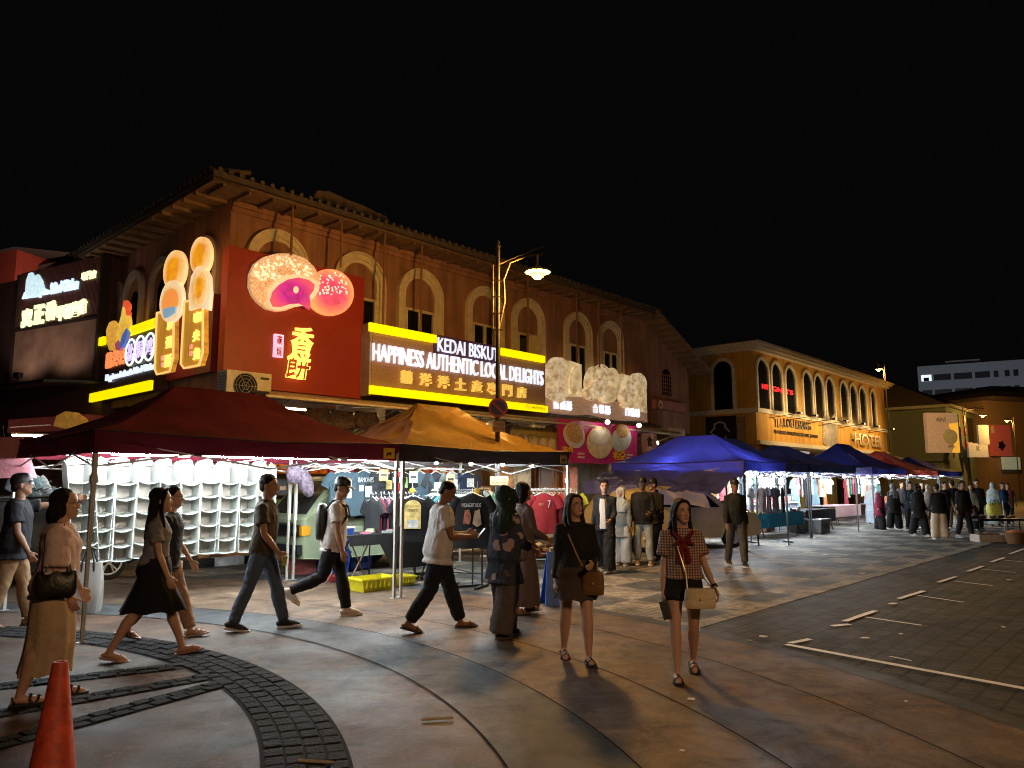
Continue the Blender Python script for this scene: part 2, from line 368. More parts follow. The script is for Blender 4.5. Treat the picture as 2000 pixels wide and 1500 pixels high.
# hip roof with a raised jack roof
def rf(x, y, z): return (x, y, z)
mb = MB(); ov = .85; e = 8.22
A = [(-ov, -ov, e), (17.3, -ov, e), (17.3, LY + ov, e), (-ov, LY + ov, e)]; r0 = (5.5, 6.5, 10.7); r1 = (13.5, 6.5, 10.7)
up = [(p[0], p[1], p[2] + .13) for p in A]
mb.add(A + up + [r0, r1], [(0, 3, 2, 1), (0, 1, 5, 4), (1, 2, 6, 5), (2, 3, 7, 6), (3, 0, 4, 7), (4, 5, 9, 8), (5, 6, 9), (6, 7, 8, 9), (7, 4, 8)])
roof = mb.build('roof', M['roof_tile'], bld)
mb = MB()
for i in range(73):                                  # rounded tile ends along both eaves
    x = -ov + .125 + i * .25; mb.tube([(x, -ov - .05, e + .15), (x, -ov + .9, e + .38)], .055, 8)
for i in range(66):
    y = -ov + .125 + i * .25; mb.tube([(-ov - .05, y, e + .15), (-ov + .9, y, e + .36)], .055, 8)
mb.build('tile_ends', M['roof_tile'], roof, smooth=True)
mb = MB(); mb.box(-ov + .03, 17.2, -ov + .04, -.02, e - .09, e - .03)
for i in range(30): mb.box(-.6 + i * .6, -.52 + i * .6, -ov + .05, -.03, e - .17, e - .095)
mb.build('soffit', mat('dark soffit', (.15, .085, .05), .85, var=.3), bld)
mb = MB(); mb.box(-ov + .04, -.02, -ov + .04, LY, e - .088, e - .032)
for i in range(24): mb.box(-ov + .05, -.03, .1 + i * .6, .18 + i * .6, e - .17, e - .095)
mb.build('soffit', M['soffit'], bld)
mb = MB()
pts = [(3.1, 9.15), (3.5, 9.95), (3.9, 10.05), (4.6, 9.98), (5.2, 9.95), (6.0, 9.85), (6.7, 9.1)]
mb.prism(pts, 2.0, 4.6); mb.build('jack_roof', mat('pale jack roof sheet', (.20, .15, .12), .8, var=.35), roof)
# sloping verge at the far end: battens seen from below
mb = MB(); zt = lambda x: 8.3 - (x - 17.0) * .465
for (o0, o1, y0) in ((.0, .12, -.9),): mb.add([(17.0, -.9, 8.26), (21.4, -.9, zt(21.4)), (21.4, LY, zt(21.4)), (17.0, LY, 8.26), (17.0, -.9, 8.40), (21.4, -.9, zt(21.4) + .13), (21.4, LY, zt(21.4) + .13), (17.0, LY, 8.40)], [(0, 3, 2, 1), (4, 5, 6, 7), (0, 1, 5, 4), (1, 2, 6, 5), (2, 3, 7, 6), (3, 0, 4, 7)])
mb.build('verge_roof', M['soffit'], roof)
mb = MB()
for i in range(11): x = 17.3 + i * .38; mb.box(x, x + .1, -.88, -.02, zt(x) - .13, zt(x) - .045)
mb.build('batten', mat('weathered battens', (.14, .09, .06), .8), roof)
# eave fascia moulding under the soffit
mb = MB(); mb.box(0, 17.0, -.10, 0, 7.98, 8.1); mb.box(0, 17.0, -.06, 0, 7.86, 7.975); mb.build('cornice', M['brown_wall'], bld)
M['pane'] = mat('dark window pane', (.010, .009, .009), .12, spec=.6)
M['frame_cream'] = mat('cream window frame', (.60, .50, .32), .6)
def arch_pts(x0, x1, z0, z1, n=18):
    c = (x0 + x1) / 2; r = (x1 - x0) / 2; zs = z1 - r
    return [(x0, z0)] + [(c - r * math.cos(math.pi * i / n), zs + r * math.sin(math.pi * i / n)) for i in range(n + 1)] + [(x1, z0)]
def arch_band(mb, x0, x1, z0, z1, w, y0, y1, n=18):
    o = arch_pts(x0, x1, z0, z1, n); i = arch_pts(x0 + w, x1 - w, z0, z1 - w, n); k = len(o)
    vs = [(x, y0, z) for x, z in o] + [(x, y0, z) for x, z in i] + [(x, y1, z) for x, z in o] + [(x, y1, z) for x, z in i]
    fs = [(0, k, 2 * k + k, 2 * k), (k - 1, 3 * k - 1, 4 * k - 1, 2 * k - 1)]
    for j in range(k - 1):
        fs += [(j, j + 1, k + j + 1, k + j), (2 * k + j, 3 * k + j, 3 * k + j + 1, 2 * k + j + 1), (j, 2 * k + j, 2 * k + j + 1, j + 1), (k + j, k + j + 1, 3 * k + j + 1, 3 * k + j)]
    mb.add(vs, fs)
def arch_window(par, x0, x1, z0, z1, opened=False, wing=False, yo=0.0, wallm=None):
    mb = MB(); arch_band(mb, x0, x1, z0, z1, .17, yo - .10, yo); arch_band(mb, x0 + .165, x1 - .165, z0, z1 - .165, .09, yo - .06, yo); arch_band(mb, x0 - .03, x1 + .03, z0, z1 + .03, .06, yo - .13, yo)
    w = mb.build('window', M['cream'], par)
    a, b, h = x0 + .26, x1 - .26, z0 + (z1 - z0) * .56
    mb = MB(); mb.box(a + .04, b - .04, yo - .012, yo, z0, h); mb.build('pane', M['pane'], w)
    mb = MB(); c = (a + b) / 2
    mb.box(a, b, yo - .07, yo, h - .07, h)
    for x in (a, c - .05, b - .08): mb.box(x, x + (.1 if x == c - .05 else .08), yo - .065, yo - .012, z0, h - .072)
    mb.build('frame', M['frame_cream'], w)
    mb = MB()
    if opened:                                       # one casement standing open
        mb.box(c + .02, c + .06, yo - .55, yo - .07, z0, h - .09); mb.build('casement', M['frame_cream'], w)
    else:
        for k in range(5): x = c + .09 + k * .085; mb.box(x, x + .014, yo - .03, yo - .016, z0, h - .075)
        for k in range(5): x = a + .10 + k * .085; mb.box(x, x + .014, yo - .03, yo - .016, z0, h - .075)
        mb.build('window_bars', M['black_metal'], w)
for i, (x0, x1) in enumerate(((.42, 2.0), (2.8, 4.4), (4.9, 6.5), (7.52, 9.1), (9.57, 11.13), (12.27, 13.8), (14.3, 15.8))):
    arch_window(bld, x0, x1, 5.0, 7.66, opened=(i == 4))
def side_part(mbs, name, m, par=bld, **k):               # geometry given in the side frame, carried by the same building
    Mx = Matrix.Rotation(ROTL - ROT, 4, 'Z')
    mbs.v = [tuple(Mx @ Vector(p)) for p in mbs.v]
    return mbs.build(name, m, par, **k)
M['lilac'] = mat('pale arch moulding', (.45, .38, .36), .7)
for (x0, x1) in ((-1.9, -.4), (-4.3, -2.85), (-6.1, -4.75), (-7.5, -6.3), (-9.4, -8.0)):
    mb = MB(); arch_band(mb, x0, x1, 4.5, 7.5, .2, -.1, 0); w = side_part(mb, 'window', M['lilac'])
    mb = MB(); mb.prism(arch_pts(x0 + .45, x1 - .45, 4.5, 6.9), -.02, 0); side_part(mb, 'pane', M['pane'], w)
mb = MB(); mb.box(-14, 0, -.02, 0, 3.7, 3.9); side_part(mb, 'string_course', M['brown_wall'])
mb = MB()
for (x, ) in ((19.0,),):
    arch_band(mb, 18.55, 19.5, 5.2, 6.4, .08, -.05, 0)
w = mb.build('window', M['brown_wall'], bld)
mb = MB(); mb.prism(arch_pts(18.63, 19.42, 5.2, 6.32), -.015, 0); mb.build('pane', M['pane'], w)
mb = MB()
for k in range(5): z = 5.35 + k * .17; mb.box(18.66, 19.39, -.03, -.016, z, z + .02)
for k in range(4): x = 18.8 + k * .16; mb.box(x, x + .02, -.034, -.0161, 5.2, 6.1)
mb.build('window_bars', M['brown_wall'], w)
for px_, y0_ in ((572, 405), (668, 430), (752, 458), (824, 480), (963, 520), (1031, 545), (1126, 570), (1169, 580), (1213, 600)):
    x, z = FM.px(px_, y0_, -.7); mb = MB(); mb.tube([(x, -.7, 8.15), (x, -.7, 6.92 if px_ < 700 else 5.66)], .03, 8); mb.build('drain_pipe', mat('rusty brown pipe', (.24, .11, .06), .7), bld, smooth=True)
# ------------------------------------------------------------------ long awning and pipes in front of the shop
def px_rect(fr, p, q, y):
    a, b = fr.px(*p, y), fr.px(*q, y); return min(a[0], b[0]), max(a[0], b[0]), min(a[1], b[1]), max(a[1], b[1])
aw = thing('awning', 'long sloping awning with white front pipe over the shop front below the signs', 'awning', C0, ROT)
M['awn_top'] = mat('grubby awning sheet', (.10, .075, .06), .7, var=.3); M['awn_under'] = mat('brown awning underside', (.30, .2, .13), .7)
mb = MB(); mb.add([(0.1, -.03, 3.72), (16.8, -.03, 3.72), (16.8, -1.9, 3.42), (.1, -1.9, 3.42), (0.1, -.03, 3.78), (16.8, -.03, 3.78), (16.8, -1.9, 3.48), (.1, -1.9, 3.48)], [(0, 1, 2, 3), (7, 6, 5, 4), (0, 4, 5, 1), (1, 5, 6, 2), (2, 6, 7, 3), (3, 7, 4, 0)])
mb.build('cover', M['awn_under'], aw)
mb = MB(); mb.tube([(.0, -1.93, 3.40), (16.9, -1.93, 3.40)], .03, 8); mb.build('front_pipe', mat('cream pipe', (.65, .58, .45), .5), aw, smooth=True)
mb = MB()
for i in range(12): x = .6 + i * 1.45; mb.tube([(x, -.04, 3.55), (x, -1.9, 3.38)], .022, 6); mb.tube([(x, -1.9, 3.38), (x, -.04, 2.9)], .018, 6)
mb.build('brackets', M['grey_metal'], aw, smooth=True)
mb = MB()
for k in range(3):
    pts = [(x, -.9 - .04 * k, 3.82 + .03 * k - .10 * math.sin((x % 3.1) / 3.1 * math.pi)) for x in [10.2 + i * .3 for i in range(24)]]
    mb.tube(pts, .014, 5)
tag(mb.build('cable', M['black_metal'], None, loc=C0, rot=ROT), 'bundle of black cables sagging below the biscuit picture signs', 'cables')

# ================================================================== SIGNS ON THE FRONT
M['sign_red'] = mat('deep red sign panel', (.34, .028, .016), .5, var=.08)
M['yellow_led'] = glow('yellow light strip', (1.0, .84, .0), 1.0)
M['white_led'] = glow('white lit letters', (.74, .82, 1.0), .92)
M['gold_led'] = glow('gold lit letters', (1.0, .78, .16), 1.15)
M['gold_face'] = glow('yellow face letters', (.95, .66, .14), .55)
M['granite'] = mat('speckled brown sign board', (.44, .28, .20), .5, var=.5, scale=30, detail=8)
M['lilac_shade'] = mat('dark letter backing', (.10, .055, .13), .5)
sg = thing('sign_board', 'tall deep red sign panel with lit bun picture and gold writing at building corner', 'sign', C0, ROT)
mb = MB(); mb.box(-.2, 3.48, -.42, -.14, 3.74, 6.9); mb.build('panel', M['sign_red'], sg)
Y = -.50; sesame = glow('pale sesame', (1.0, .88, .62), .8)
def pts_loc(fr, pts, y): return [fr.px(a, b, y) for a, b in pts]
bun1 = glow('sesame bun crust picture', (.90, .36, .07), .62, var=.4, scale=26, c2=(1.0, .70, .40))
bun2 = glow_pic('pink tinted bun picture', (.75, .08, .16), (1.0, .45, .14), .75)
purp = glow_pic('purple filling picture', (.50, .02, .26), (.75, .10, .16), .75)
rim = glow('pale crumb picture', (1.0, .66, .38), .7, var=.15, scale=9)
mb = MB(); mb.dome(pts_loc(FM, ellp(645, 571, 47, 45, 35, 40), Y), Y, .05, back=.08); sd = random.Random(5); mb.mi = 1
for k in range(70):
    x = sd.uniform(622, 678); y = sd.uniform(532, 575); lx, lz = FM.px(x, y, Y - .05)
    if (x - 645) ** 2 / 38 ** 2 + (y - 566) ** 2 / 36 ** 2 < 1: mb.ell((lx, Y - .05, lz), (.03, .02, .017), 6, 5, Matrix.Rotation(sd.uniform(0, 3), 3, 'Y'))
b2 = mb.build('bun_picture', [bun2, sesame], sg, smooth=True)
B1 = [(488, 560), (489, 535), (498, 515), (515, 502), (540, 495), (570, 495), (597, 505), (613, 520), (624, 538), (625, 555), (620, 572), (606, 585), (596, 596), (580, 598), (560, 606), (543, 608), (522, 603), (505, 590), (494, 576)]
mb = MB(); mb.dome(pts_loc(FM, B1, Y - .05), Y - .05, .05, back=.12); mb.mi = 1
for k in range(150):
    a = sd.uniform(0, 6.28); q = math.sqrt(sd.uniform(0.1, 1)); x = 553 + 58 * q * math.cos(a); y = 528 + 28 * q * math.sin(a)
    if y > 548 and 524 < x < 625: continue
    lx, lz = FM.px(x, y, Y - .1); mb.ell((lx, Y - .10, lz), (.032, .02, .018), 6, 5, Matrix.Rotation(sd.uniform(0, 3), 3, 'Y'))
b1 = mb.build('bun_picture', [bun1, sesame], sg, smooth=True)
C1 = [(521, 590), (524, 568), (536, 550), (556, 538), (580, 536), (604, 541), (622, 552), (622, 568), (614, 580), (602, 590), (592, 597), (570, 600), (545, 606), (530, 604)]
mb = MB(); mb.prism(pts_loc(FM, C1, Y - .105), Y - .125, Y - .06); mb.build('cut_crumb', rim, b1)
C2 = [(527, 588), (532, 570), (545, 556), (562, 546), (582, 542), (603, 547), (614, 556), (612, 568), (604, 578), (606, 592), (604, 605), (596, 599), (584, 593), (566, 594), (548, 600), (533, 599)]
mb = MB(); mb.prism(pts_loc(FM, C2, Y - .13), Y - .145, Y - .09); mb.build('purple_filling', purp, b1)
mb = MB(); mb.prism(pts_loc(FM, ellp(578, 566, 5, 7), Y - .15), Y - .16, Y - .10); mb.build('highlight', rim, b1)
for ch, x0, y0, x1, y1 in (('香', 566, 690, 612, 642), ('餅', 556, 738, 606, 690)):
    a = FM.px(x0, y0, -.47); b = FM.px(x1, y1, -.47); text(ch, 'lettering', M['gold_led'], sg, a[0], a[1], b[0], b[1], -.47, .05, off=.02, shear=.12)
a = px_rect(FM, (533, 697), (552, 655), -.44); mb = MB(); mb.box(a[0], a[1], -.50, -.42, a[2], a[3]); pk = mb.build('pink_plate', glow('pink lit plate', (1.0, .45, .62), 1.2), sg)
h = (a[3] - a[2]) / 2
mk = mat('crimson letters', (.5, .02, .08), .5)
for k, ch in enumerate('碳燒'): text(ch, 'lettering', mk, pk, a[0] + .05, a[3] - h * (k + 1) + .03, a[1] - .05, a[3] - h * k - .03, -.505, .012, off=.01)
# long name board
sg = thing('sign_board', 'wide brown shop name board with yellow light strips and white lit lettering', 'sign', C0, ROT)
mb = MB(); mb.box(3.5, 10.3, -.80, -.10, 3.86, 5.62); mb.build('panel', M['granite'], sg)
for p, q in (((722, 633), (852, 672)), ((979, 683), (1064, 712))):
    x0 = FM.px(*p, -.86)[0]; x1 = FM.px(q[0], q[1], -.86)[0]; mb = MB(); mb.box(x0, x1, -.88, -.804, 5.42, 5.64); mb.build('light_strip', M['yellow_led'], sg)
mb = MB(); mb.box(3.42, 10.34, -.88, -.804, 3.83, 4.04); ls = mb.build('light_strip', M['yellow_led'], sg)
text('05-4658916', 'phone_number', mat('brown small letters', (.25, .16, .02), .5), ls, 9.3, 3.90, 10.2, 3.99, -.882, .006)
mb = MB(); mb.box(3.43, 3.497, -.79, -.15, 3.80, 5.66); mb.build('end_cap', M['lilac'], sg)
a = FM.px(728, 704, -.86); b = FM.px(728, 669, -.86); x1 = FM.px(1061, 730, -.86)[0]
text('HAPPINESS AUTHENTIC LOCAL DELIGHTS', 'lettering', M['white_led'], sg, a[0], a[1], x1, b[1], -.82, .07, off=.003)
a2 = FM.px(855, 686, -.86); b2_ = FM.px(855, 658, -.86); x1 = FM.px(974, 680, -.86)[0]
mb = MB(); mb.box(a2[0] - .12, x1 + .1, -.835, -.79, a2[1] - .06, b2_[1] + .07); mb.build('letter_backing', M['lilac_shade'], sg)
text('KEDAI BISKUT', 'lettering', M['white_led'], sg, a2[0], a2[1], x1, b2_[1], -.842, .04, off=.0)
a3 = FM.px(782, 748, -.86); b3 = FM.px(782, 722, -.86); x0 = a3[0]; x1 = FM.px(1028, 770, -.86)[0]; st = (x1 - x0 + .22) / 8
for k, ch in enumerate('囍洋洋土產專門店'):
    text(ch, 'lettering', M['gold_face'], sg, x0 + k * st, a3[1], x0 + k * st + st - .24, b3[1], -.83, .08, off=.025)
# biscuit picture signs
bis = [('龍鬚酥', 1080, 1118, 786, 798), ('合桃酥', 1157, 1193, 793, 806), ('白糖酥', 1221, 1250, 798, 812)]
pale = glow('pale pastry picture', (.60, .34, .10), .62, var=.45, scale=3.2, c2=(1.0, .80, .46), detail=8)
pale2 = glow('flaky pastry picture', (.62, .30, .06), .62, var=.5, scale=5, c2=(.98, .82, .54), detail=8)
plank = mat('timber planks with lamplight glow', (.50, .30, .18), .6, var=.2, scale=5, emis=.30, stretch=(1, 1, 8))  # weak glow in the planks stands in for lamplight on the board
shapes = [[[(1068, 740), (1070, 712), (1082, 700), (1098, 698), (1108, 706), (1112, 704), (1136, 712), (1137, 775), (1068, 775)], ellp(1088, 733, 18, 36, 0, 26), ellp(1124, 742, 11, 28, 8, 20), [(1066, 764), (1082, 752), (1110, 760), (1104, 782), (1093, 788), (1072, 774)]],
          [ellp(1160, 745, 16, 30, 6, 24), ellp(1180, 737, 15, 26, -12, 24), ellp(1200, 745, 12, 27, -8, 24), ellp(1160, 768, 15, 14, 0, 20), ellp(1190, 770, 17, 17, 0, 22), ellp(1172, 757, 14, 20, 20, 22)],
          [[(1214, 730), (1262, 741), (1264, 806), (1214, 796)], ellp(1247, 752, 17, 24, 0, 24), ellp(1250, 757, 12, 14, 0, 22), ellp(1228, 770, 12, 20, 10, 20), ellp(1236, 790, 16, 7, 0, 20)]]
labs = ['picture sign of a pale heap of sugar pastry right beside the long name board', 'picture sign of round walnut biscuits in the middle of the biscuit signs', 'picture sign of a pastry bowl at the far end of the biscuit signs']
edges = [(1066, 1139), (1141, 1210), (1212, 1264)]
for k in range(3):
    sg = thing('picture_sign', labs[k], 'sign', C0, ROT, 'biscuit picture signs')
    x0 = FM.px(edges[k][0], 790, -.5)[0]; x1 = FM.px(edges[k][1], 800, -.5)[0]
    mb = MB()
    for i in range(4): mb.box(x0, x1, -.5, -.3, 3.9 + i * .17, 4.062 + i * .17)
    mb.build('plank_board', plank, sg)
    for i, pl in enumerate(shapes[k]):
        yy = -.52 - .045 * i; mb = MB(); mb.dome(pts_loc(FM, pl, yy), yy, .05, back=.1 + .045 * i); mb.build('biscuit_picture', (pale, pale2)[i % 2], sg, smooth=True)
    s, xa, xb, ya, yb = bis[k]; a = FM.px(xa, yb, -.55); b = FM.px(xb, ya, -.55)
    for i, ch in enumerate(s):
        w = (b[0] - a[0]) / 3; text(ch, 'lettering', M['white_led'], sg, a[0] + w * i + .05, a[1], a[0] + w * (i + 1) - .04, a[1] + .32, -.52, .06, off=.015)
# small wall sign on the end bay
a = px_rect(FM, (1279, 780), (1338, 806), -.25); sg = thing('wall_sign', 'small dull pink wall sign with round emblem on end bay of brown building', 'sign', C0, ROT)
mb = MB(); mb.box(a[0], a[1], -.3, -.1, a[2], a[3]); mb.build('panel', mat('dull pink board', (.36, .13, .11), .6), sg)
mb = MB(); c = (a[0] + .32, (a[2] + a[3]) / 2); mb.prism([(c[0] + .17 * math.cos(q * .4), c[1] + .17 * math.sin(q * .4)) for q in range(16)], -.32, -.3); em = mb.build('emblem', M['cream'], sg)
mb = MB(); mb.prism([(c[0] + .05 * math.cos(q * .8), c[1] - .02 + .09 * math.sin(q * .8)) for q in range(8)], -.33, -.32); mb.build('emblem_mark', M['black_metal'], em)
# air conditioner
a = px_rect(FM, (437, 728), (523, 764), -1.0)
ac = thing('air_conditioner', 'cream outdoor air conditioner unit on bracket below tall red sign', 'air conditioner', FM.w(a[0], -1.15, 3.36), ROT)
m_ac = mat('cream metal casing', (.56, .52, .44), .5)
mb = MB(); mb.box(0, 1.02, 0, .42, 0, .62); mb.build('casing', m_ac, ac)
mb = MB()
for r in (.08, .15, .22, .27): mb.tube([(.42 + r * math.cos(q * .3142), -.015, .31 + r * math.sin(q * .3142)) for q in range(21)], .008, 5)
for q in range(6): mb.tube([(.42, -.015, .31), (.42 + .27 * math.cos(q * 1.05), -.015, .31 + .27 * math.sin(q * 1.05))], .007, 5)
mb.build('fan_grille', M['grey_metal'], ac)
mb = MB(); mb.prism([(.42 + .27 * math.cos(q * .25), .31 + .27 * math.sin(q * .25)) for q in range(25)], -.006, 0.0); mb.build('fan_opening', M['dark_hole'], ac)
mb = MB(); mb.box(.76, .96, -.008, 0, .48, .53); mb.box(.85, .93, -.008, 0, .12, .2); mb.build('badge', M['black_metal'], ac)
mb = MB()
for i in range(9): mb.box(-.008, 0, .05, .37, .06 + i * .06, .09 + i * .06)
mb.build('side_vents', M['grey_metal'], ac)
mb = MB(); mb.box(.1, .16, .0, 1.1, -.06, -.002); mb.box(.8, .86, .0, 1.1, -.06, -.002); mb.build('bracket', M['grey_metal'], ac)
# pink food banner, hanging pink cloth, poster glimpses under the awning
def banner(px0, px1, py0, py1, y, label, m, name='banner', cat='banner', th=.02, cols=16):
    x0, x1, z0, z1 = px_rect(FM, (px0, py1), (px1, py0), y); t = thing(name, label, cat, C0, ROT); mb = MB(); rows = 8; fr = []; 
    vs = []; 
    for s_ in (0, 1):
        for j in range(rows + 1):
            for i in range(cols + 1): vs.append((x0 + (x1 - x0) * i / cols, y + s_ * th + .03 * math.sin(i * .9 + j * .25), z0 + (z1 - z0) * j / rows))
    n = (rows + 1) * (cols + 1); fs = []
    for j in range(rows):
        for i in range(cols):
            q = j * (cols + 1) + i; fs += [(q, q + 1, q + cols + 2, q + cols + 1), (n + q, n + q + cols + 1, n + q + cols + 2, n + q + 1)]
    mb.add(vs, fs); mb.build('cloth', m, t, smooth=True)
    return t, x0, x1, z0, z1
M['pink'] = mat('magenta printed vinyl', (.62, .035, .26), .45, var=.2, scale=1.5)
bn, x0, x1, z0, z1 = banner(1092, 1244, 833, 903, -1.95, 'magenta food banner printed with bowls hung under the biscuit signs', M['pink'])
def on(nm, px_, m, dy=0.0, par=None, d=.03): mb = MB(); mb.dome(pts_loc(FM, px_, -2.02 - dy), -2.02 - dy, d, back=.03); return mb.build(nm, m, par or bn, smooth=True)
ylw = mat('printed noodles', (.75, .38, .09), .6, var=.5, scale=14, c2=(.95, .62, .25)); whi = mat('printed white bowl', (.8, .74, .68), .5, var=.15); grn = mat('printed greens', (.5, .55, .3), .6, var=.5, scale=12)
on('printed_bowl', ellp(1122, 850, 20, 26, -20, 24), whi); on('printed_food', ellp(1123, 846, 16, 20, -20, 22), ylw, .03)
on('printed_bowl', ellp(1172, 864, 25, 32, 0, 26), mat('printed bun', (.85, .66, .42), .6, var=.2)); on('printed_food', ellp(1172, 855, 20, 17, 0, 24), whi, .03)
on('printed_bowl', ellp(1214, 858, 19, 24, 15, 24), mat('printed blue bowl', (.6, .68, .68), .5)); on('printed_food', ellp(1216, 842, 12, 14, 0, 20), ylw, .03)
for ch, a_, b_, c_, d_ in (('笼', 1098, 1110, 872, 884), ('包', 1111, 1120, 872, 884), ('老', 1198, 1210, 880, 898), ('亞', 1211, 1222, 880, 898)):
    p = FM.px(a_, d_, -2.03); q = FM.px(b_, c_, -2.03); text(ch, 'lettering', mat('printed gold letters', (.9, .55, .05), .5), bn, p[0], p[1], q[0], q[1], -2.0, .03, off=.02)
for (xa, ya, xb, yb) in ((1130, 884, 1142, 888), (1130, 891, 1142, 895), (1224, 887, 1236, 890), (1224, 893, 1232, 896)):
    a = px_rect(FM, (xa, ya), (xb, yb), -2.0); mb = MB(); mb.box(a[0], a[1], -2.0, -1.97, a[2], a[3]); mb.build('printed_block', whi, bn)
b3t, x0, x1, z0, z1 = banner(1256, 1283, 845, 885, -1.8, 'pale pink hanging cloth sign with a black character beside the food banner', mat('pale pink cloth', (.55, .28, .24), .7), th=.03, cols=6)
p = FM.px(1264, 872, -1.85); q = FM.px(1274, 852, -1.85); text('食', 'lettering', M['black_metal'], b3t, p[0], p[1], q[0], q[1], -1.84, .02, off=.02)
b4, x0, x1, z0, z1 = banner(1308, 1336, 838, 853, -1.0, 'small white lettered board above the peak of blue canopy', M['cream'], 'notice_board', 'board', cols=4)
def valance(px0, px1, py0, py1, y, label):
    x0, x1, z0, z1 = px_rect(FM, (px0, py1), (px1, py0), y); t = thing('shop_curtain', label, 'curtain', C0, ROT)
    mb = MB(); n = 40; rings = []
    for j in range(3): rings.append([(x0 + (x1 - x0) * i / n, y + .05 * math.sin(i * .8), z0 + (z1 - z0) * j / 2) for i in range(n + 1)])
    mb.loft(rings, cap=False, closed=False); mb.build('sheet', mat('cream rolled plastic curtain', (.68, .58, .38), .5, var=.2, scale=2), t, smooth=True)
    mb = MB(); pts = []
    for i in range(int((x1 - x0) / .2)): pts += [(x0 + i * .2, z1 - .16), (x0 + i * .2 + .1, z1 - .27)]
    pts += [(x1, z1 - .16), (x1, z1 + .05), (x0, z1 + .05)]
    mb.prism(pts, y - .10, y - .085); mb.build('scalloped_edge', mat('olive yellow scalloped cloth', (.42, .34, .10), .7), t)
valance(996, 1088, 842, 900, -1.2, 'cream curtain with yellow scalloped edge between the dark tent and food banner')
posters = [((598, 800), (640, 830), 'dark framed food poster under awning above maroon canopy', (.20, .14, .08)), ((645, 805), (690, 838), 'orange brown food poster under awning between the two canopies', (.45, .17, .05)), ((692, 806), (735, 836), 'dim brown food poster under awning beside the dark tent peak', (.22, .12, .06))]
for p, q, l, c in posters:
    x0, x1, z0, z1 = px_rect(FM, (p[0], q[1]), (q[0], p[1]), -.25); t = thing('poster', l, 'poster', C0, ROT, 'food posters under the awning'); mb = MB(); mb.box(x0, x1, -.28, -.22, z0, z1); mb.build('board', M['wood'], t)
    mb = MB(); mb.box(x0 + .06, x1 - .06, -.30, -.281, z0 + .06, z1 - .06); mb.build('picture', mat('printed food ' + l[:6], c, .5, var=.6, scale=5, c2=(.7, .45, .22)), t)
    mb = MB(); mb.prism([(x0 + (x1 - x0) * .5 + .4 * math.cos(k * .35), (z0 + z1) / 2 + .22 * math.sin(k * .35)) for k in range(18)], -.315, -.301); mb.build('printed_dish', mat('printed dish', (.6, .36, .16), .5, var=.5, scale=9), t)
# ================================================================== SIGNS ON THE SIDE STREET
YS = -.45
def L_pts(pts, y): return pts_loc(FL, pts, y)
sg = thing('sign_board', 'dark sign with lit rooster picture and yellow light strips on the side street', 'sign', C0, ROTL)
mb = MB(); mb.box(-6.75, -2.62, -.45, -.1, 3.9, 5.66); mb.build('panel', mat('dark brown sign board', (.06, .03, .022), .4, var=.3), sg)
xg = FL.px(275, 640, -.5)[0]
mb = MB(); xa = FL.px(253, 640, -.5)[0]; mb.box(xa, -2.56, -.54, -.454, 5.42, 5.64); mb.build('light_strip', M['yellow_led'], sg)
mb = MB(); mb.box(-6.75, FL.px(205, 660, -.5)[0], -.54, -.454, 5.42, 5.64); mb.build('light_strip', M['yellow_led'], sg)
mb = MB(); mb.box(-6.8, -2.64, -.54, -.454, 3.86, 4.1); mb.build('light_strip', M['yellow_led'], sg)
def LS(nm, pts, m, y, par, d=.04): mb = MB(); mb.dome(L_pts(pts, y), y, d, back=.08); return mb.build(nm, m, par, smooth=True)
rb = LS('rooster_picture', [(240, 597), (246, 592), (251, 598), (249, 610), (252, 625), (253, 645), (246, 662), (238, 676), (232, 682), (227, 670), (228, 648), (232, 632), (236, 618)], glow('golden rooster feathers', (1.0, .50, .06), .85, var=.3), -.56, sg)
LS('tail_feathers', [(228, 684), (213, 684), (208, 668), (207, 645), (213, 630), (221, 626), (227, 632), (229, 645), (230, 660)], glow('orange tail feathers', (.95, .38, .05), .8, var=.4, scale=12), -.55, rb)
LS('comb', [(240, 598), (241, 589), (245, 586), (248, 590), (251, 594), (249, 604), (252, 614), (247, 616), (246, 604)], glow('red comb', (.9, .10, .03), .8), -.60, rb, .02)
LS('wing', [(233, 676), (238, 655), (246, 641), (249, 650), (244, 668), (236, 680)], glow('blue wing', (.10, .17, .5), .6), -.62, rb, .02)
LS('breast', [(226, 684), (224, 672), (231, 664), (236, 676), (233, 685)], glow('red blue breast', (.5, .10, .16), .6), -.61, rb, .02)
org = glow('orange neon letters', (1.0, .30, .10), .9)
for k, ch in enumerate('囍洋洋'):
    x0 = FL.px(206 + 13 * k, 700, -.5)[0]; x1 = FL.px(218 + 13 * k, 700, -.5)[0]; text(ch, 'lettering', org, sg, x0, FL.px(206, 720, -.5)[1], x1, FL.px(206, 690, -.5)[1], -.46, .05, off=.03)
for k, ch in enumerate('盐焗鸡'):
    cx, cy = ((254, 688), (272, 682), (291, 677))[k]; q = FL.px(cx, cy, -.5); rx = .31; rz = .34
    mb = MB(); pts = [(q[0] + rx * math.cos(a * .2618), -.49, q[1] + rz * math.sin(a * .2618)) for a in range(25)]; mb.tube(pts, .028, 6); rg = mb.build('letter_ring', glow('white lit ring', (.85, 1.0, .85), 1.3), sg)
    mb = MB(); mb.prism([(p[0], p[2]) for p in pts[:-1]], -.48, -.456); mb.build('ring_face', mat('plum ring face', (.10, .05, .12), .4), rg)
    text(ch, 'lettering', glow('lilac lit letters', (.72, .6, 1.0), 1.0), rg, q[0] - .2, q[1] - .22, q[0] + .2, q[1] + .22, -.484, .03, off=.01)
a = FL.px(205, 748, -.5); b = FL.px(301, 722, -.5); text('Happiness Authentic Salted Chicken', 'lettering', M['white_led'], sg, a[0], a[1], b[0], FL.px(205, 732, -.5)[1], -.46, .05, off=.012)
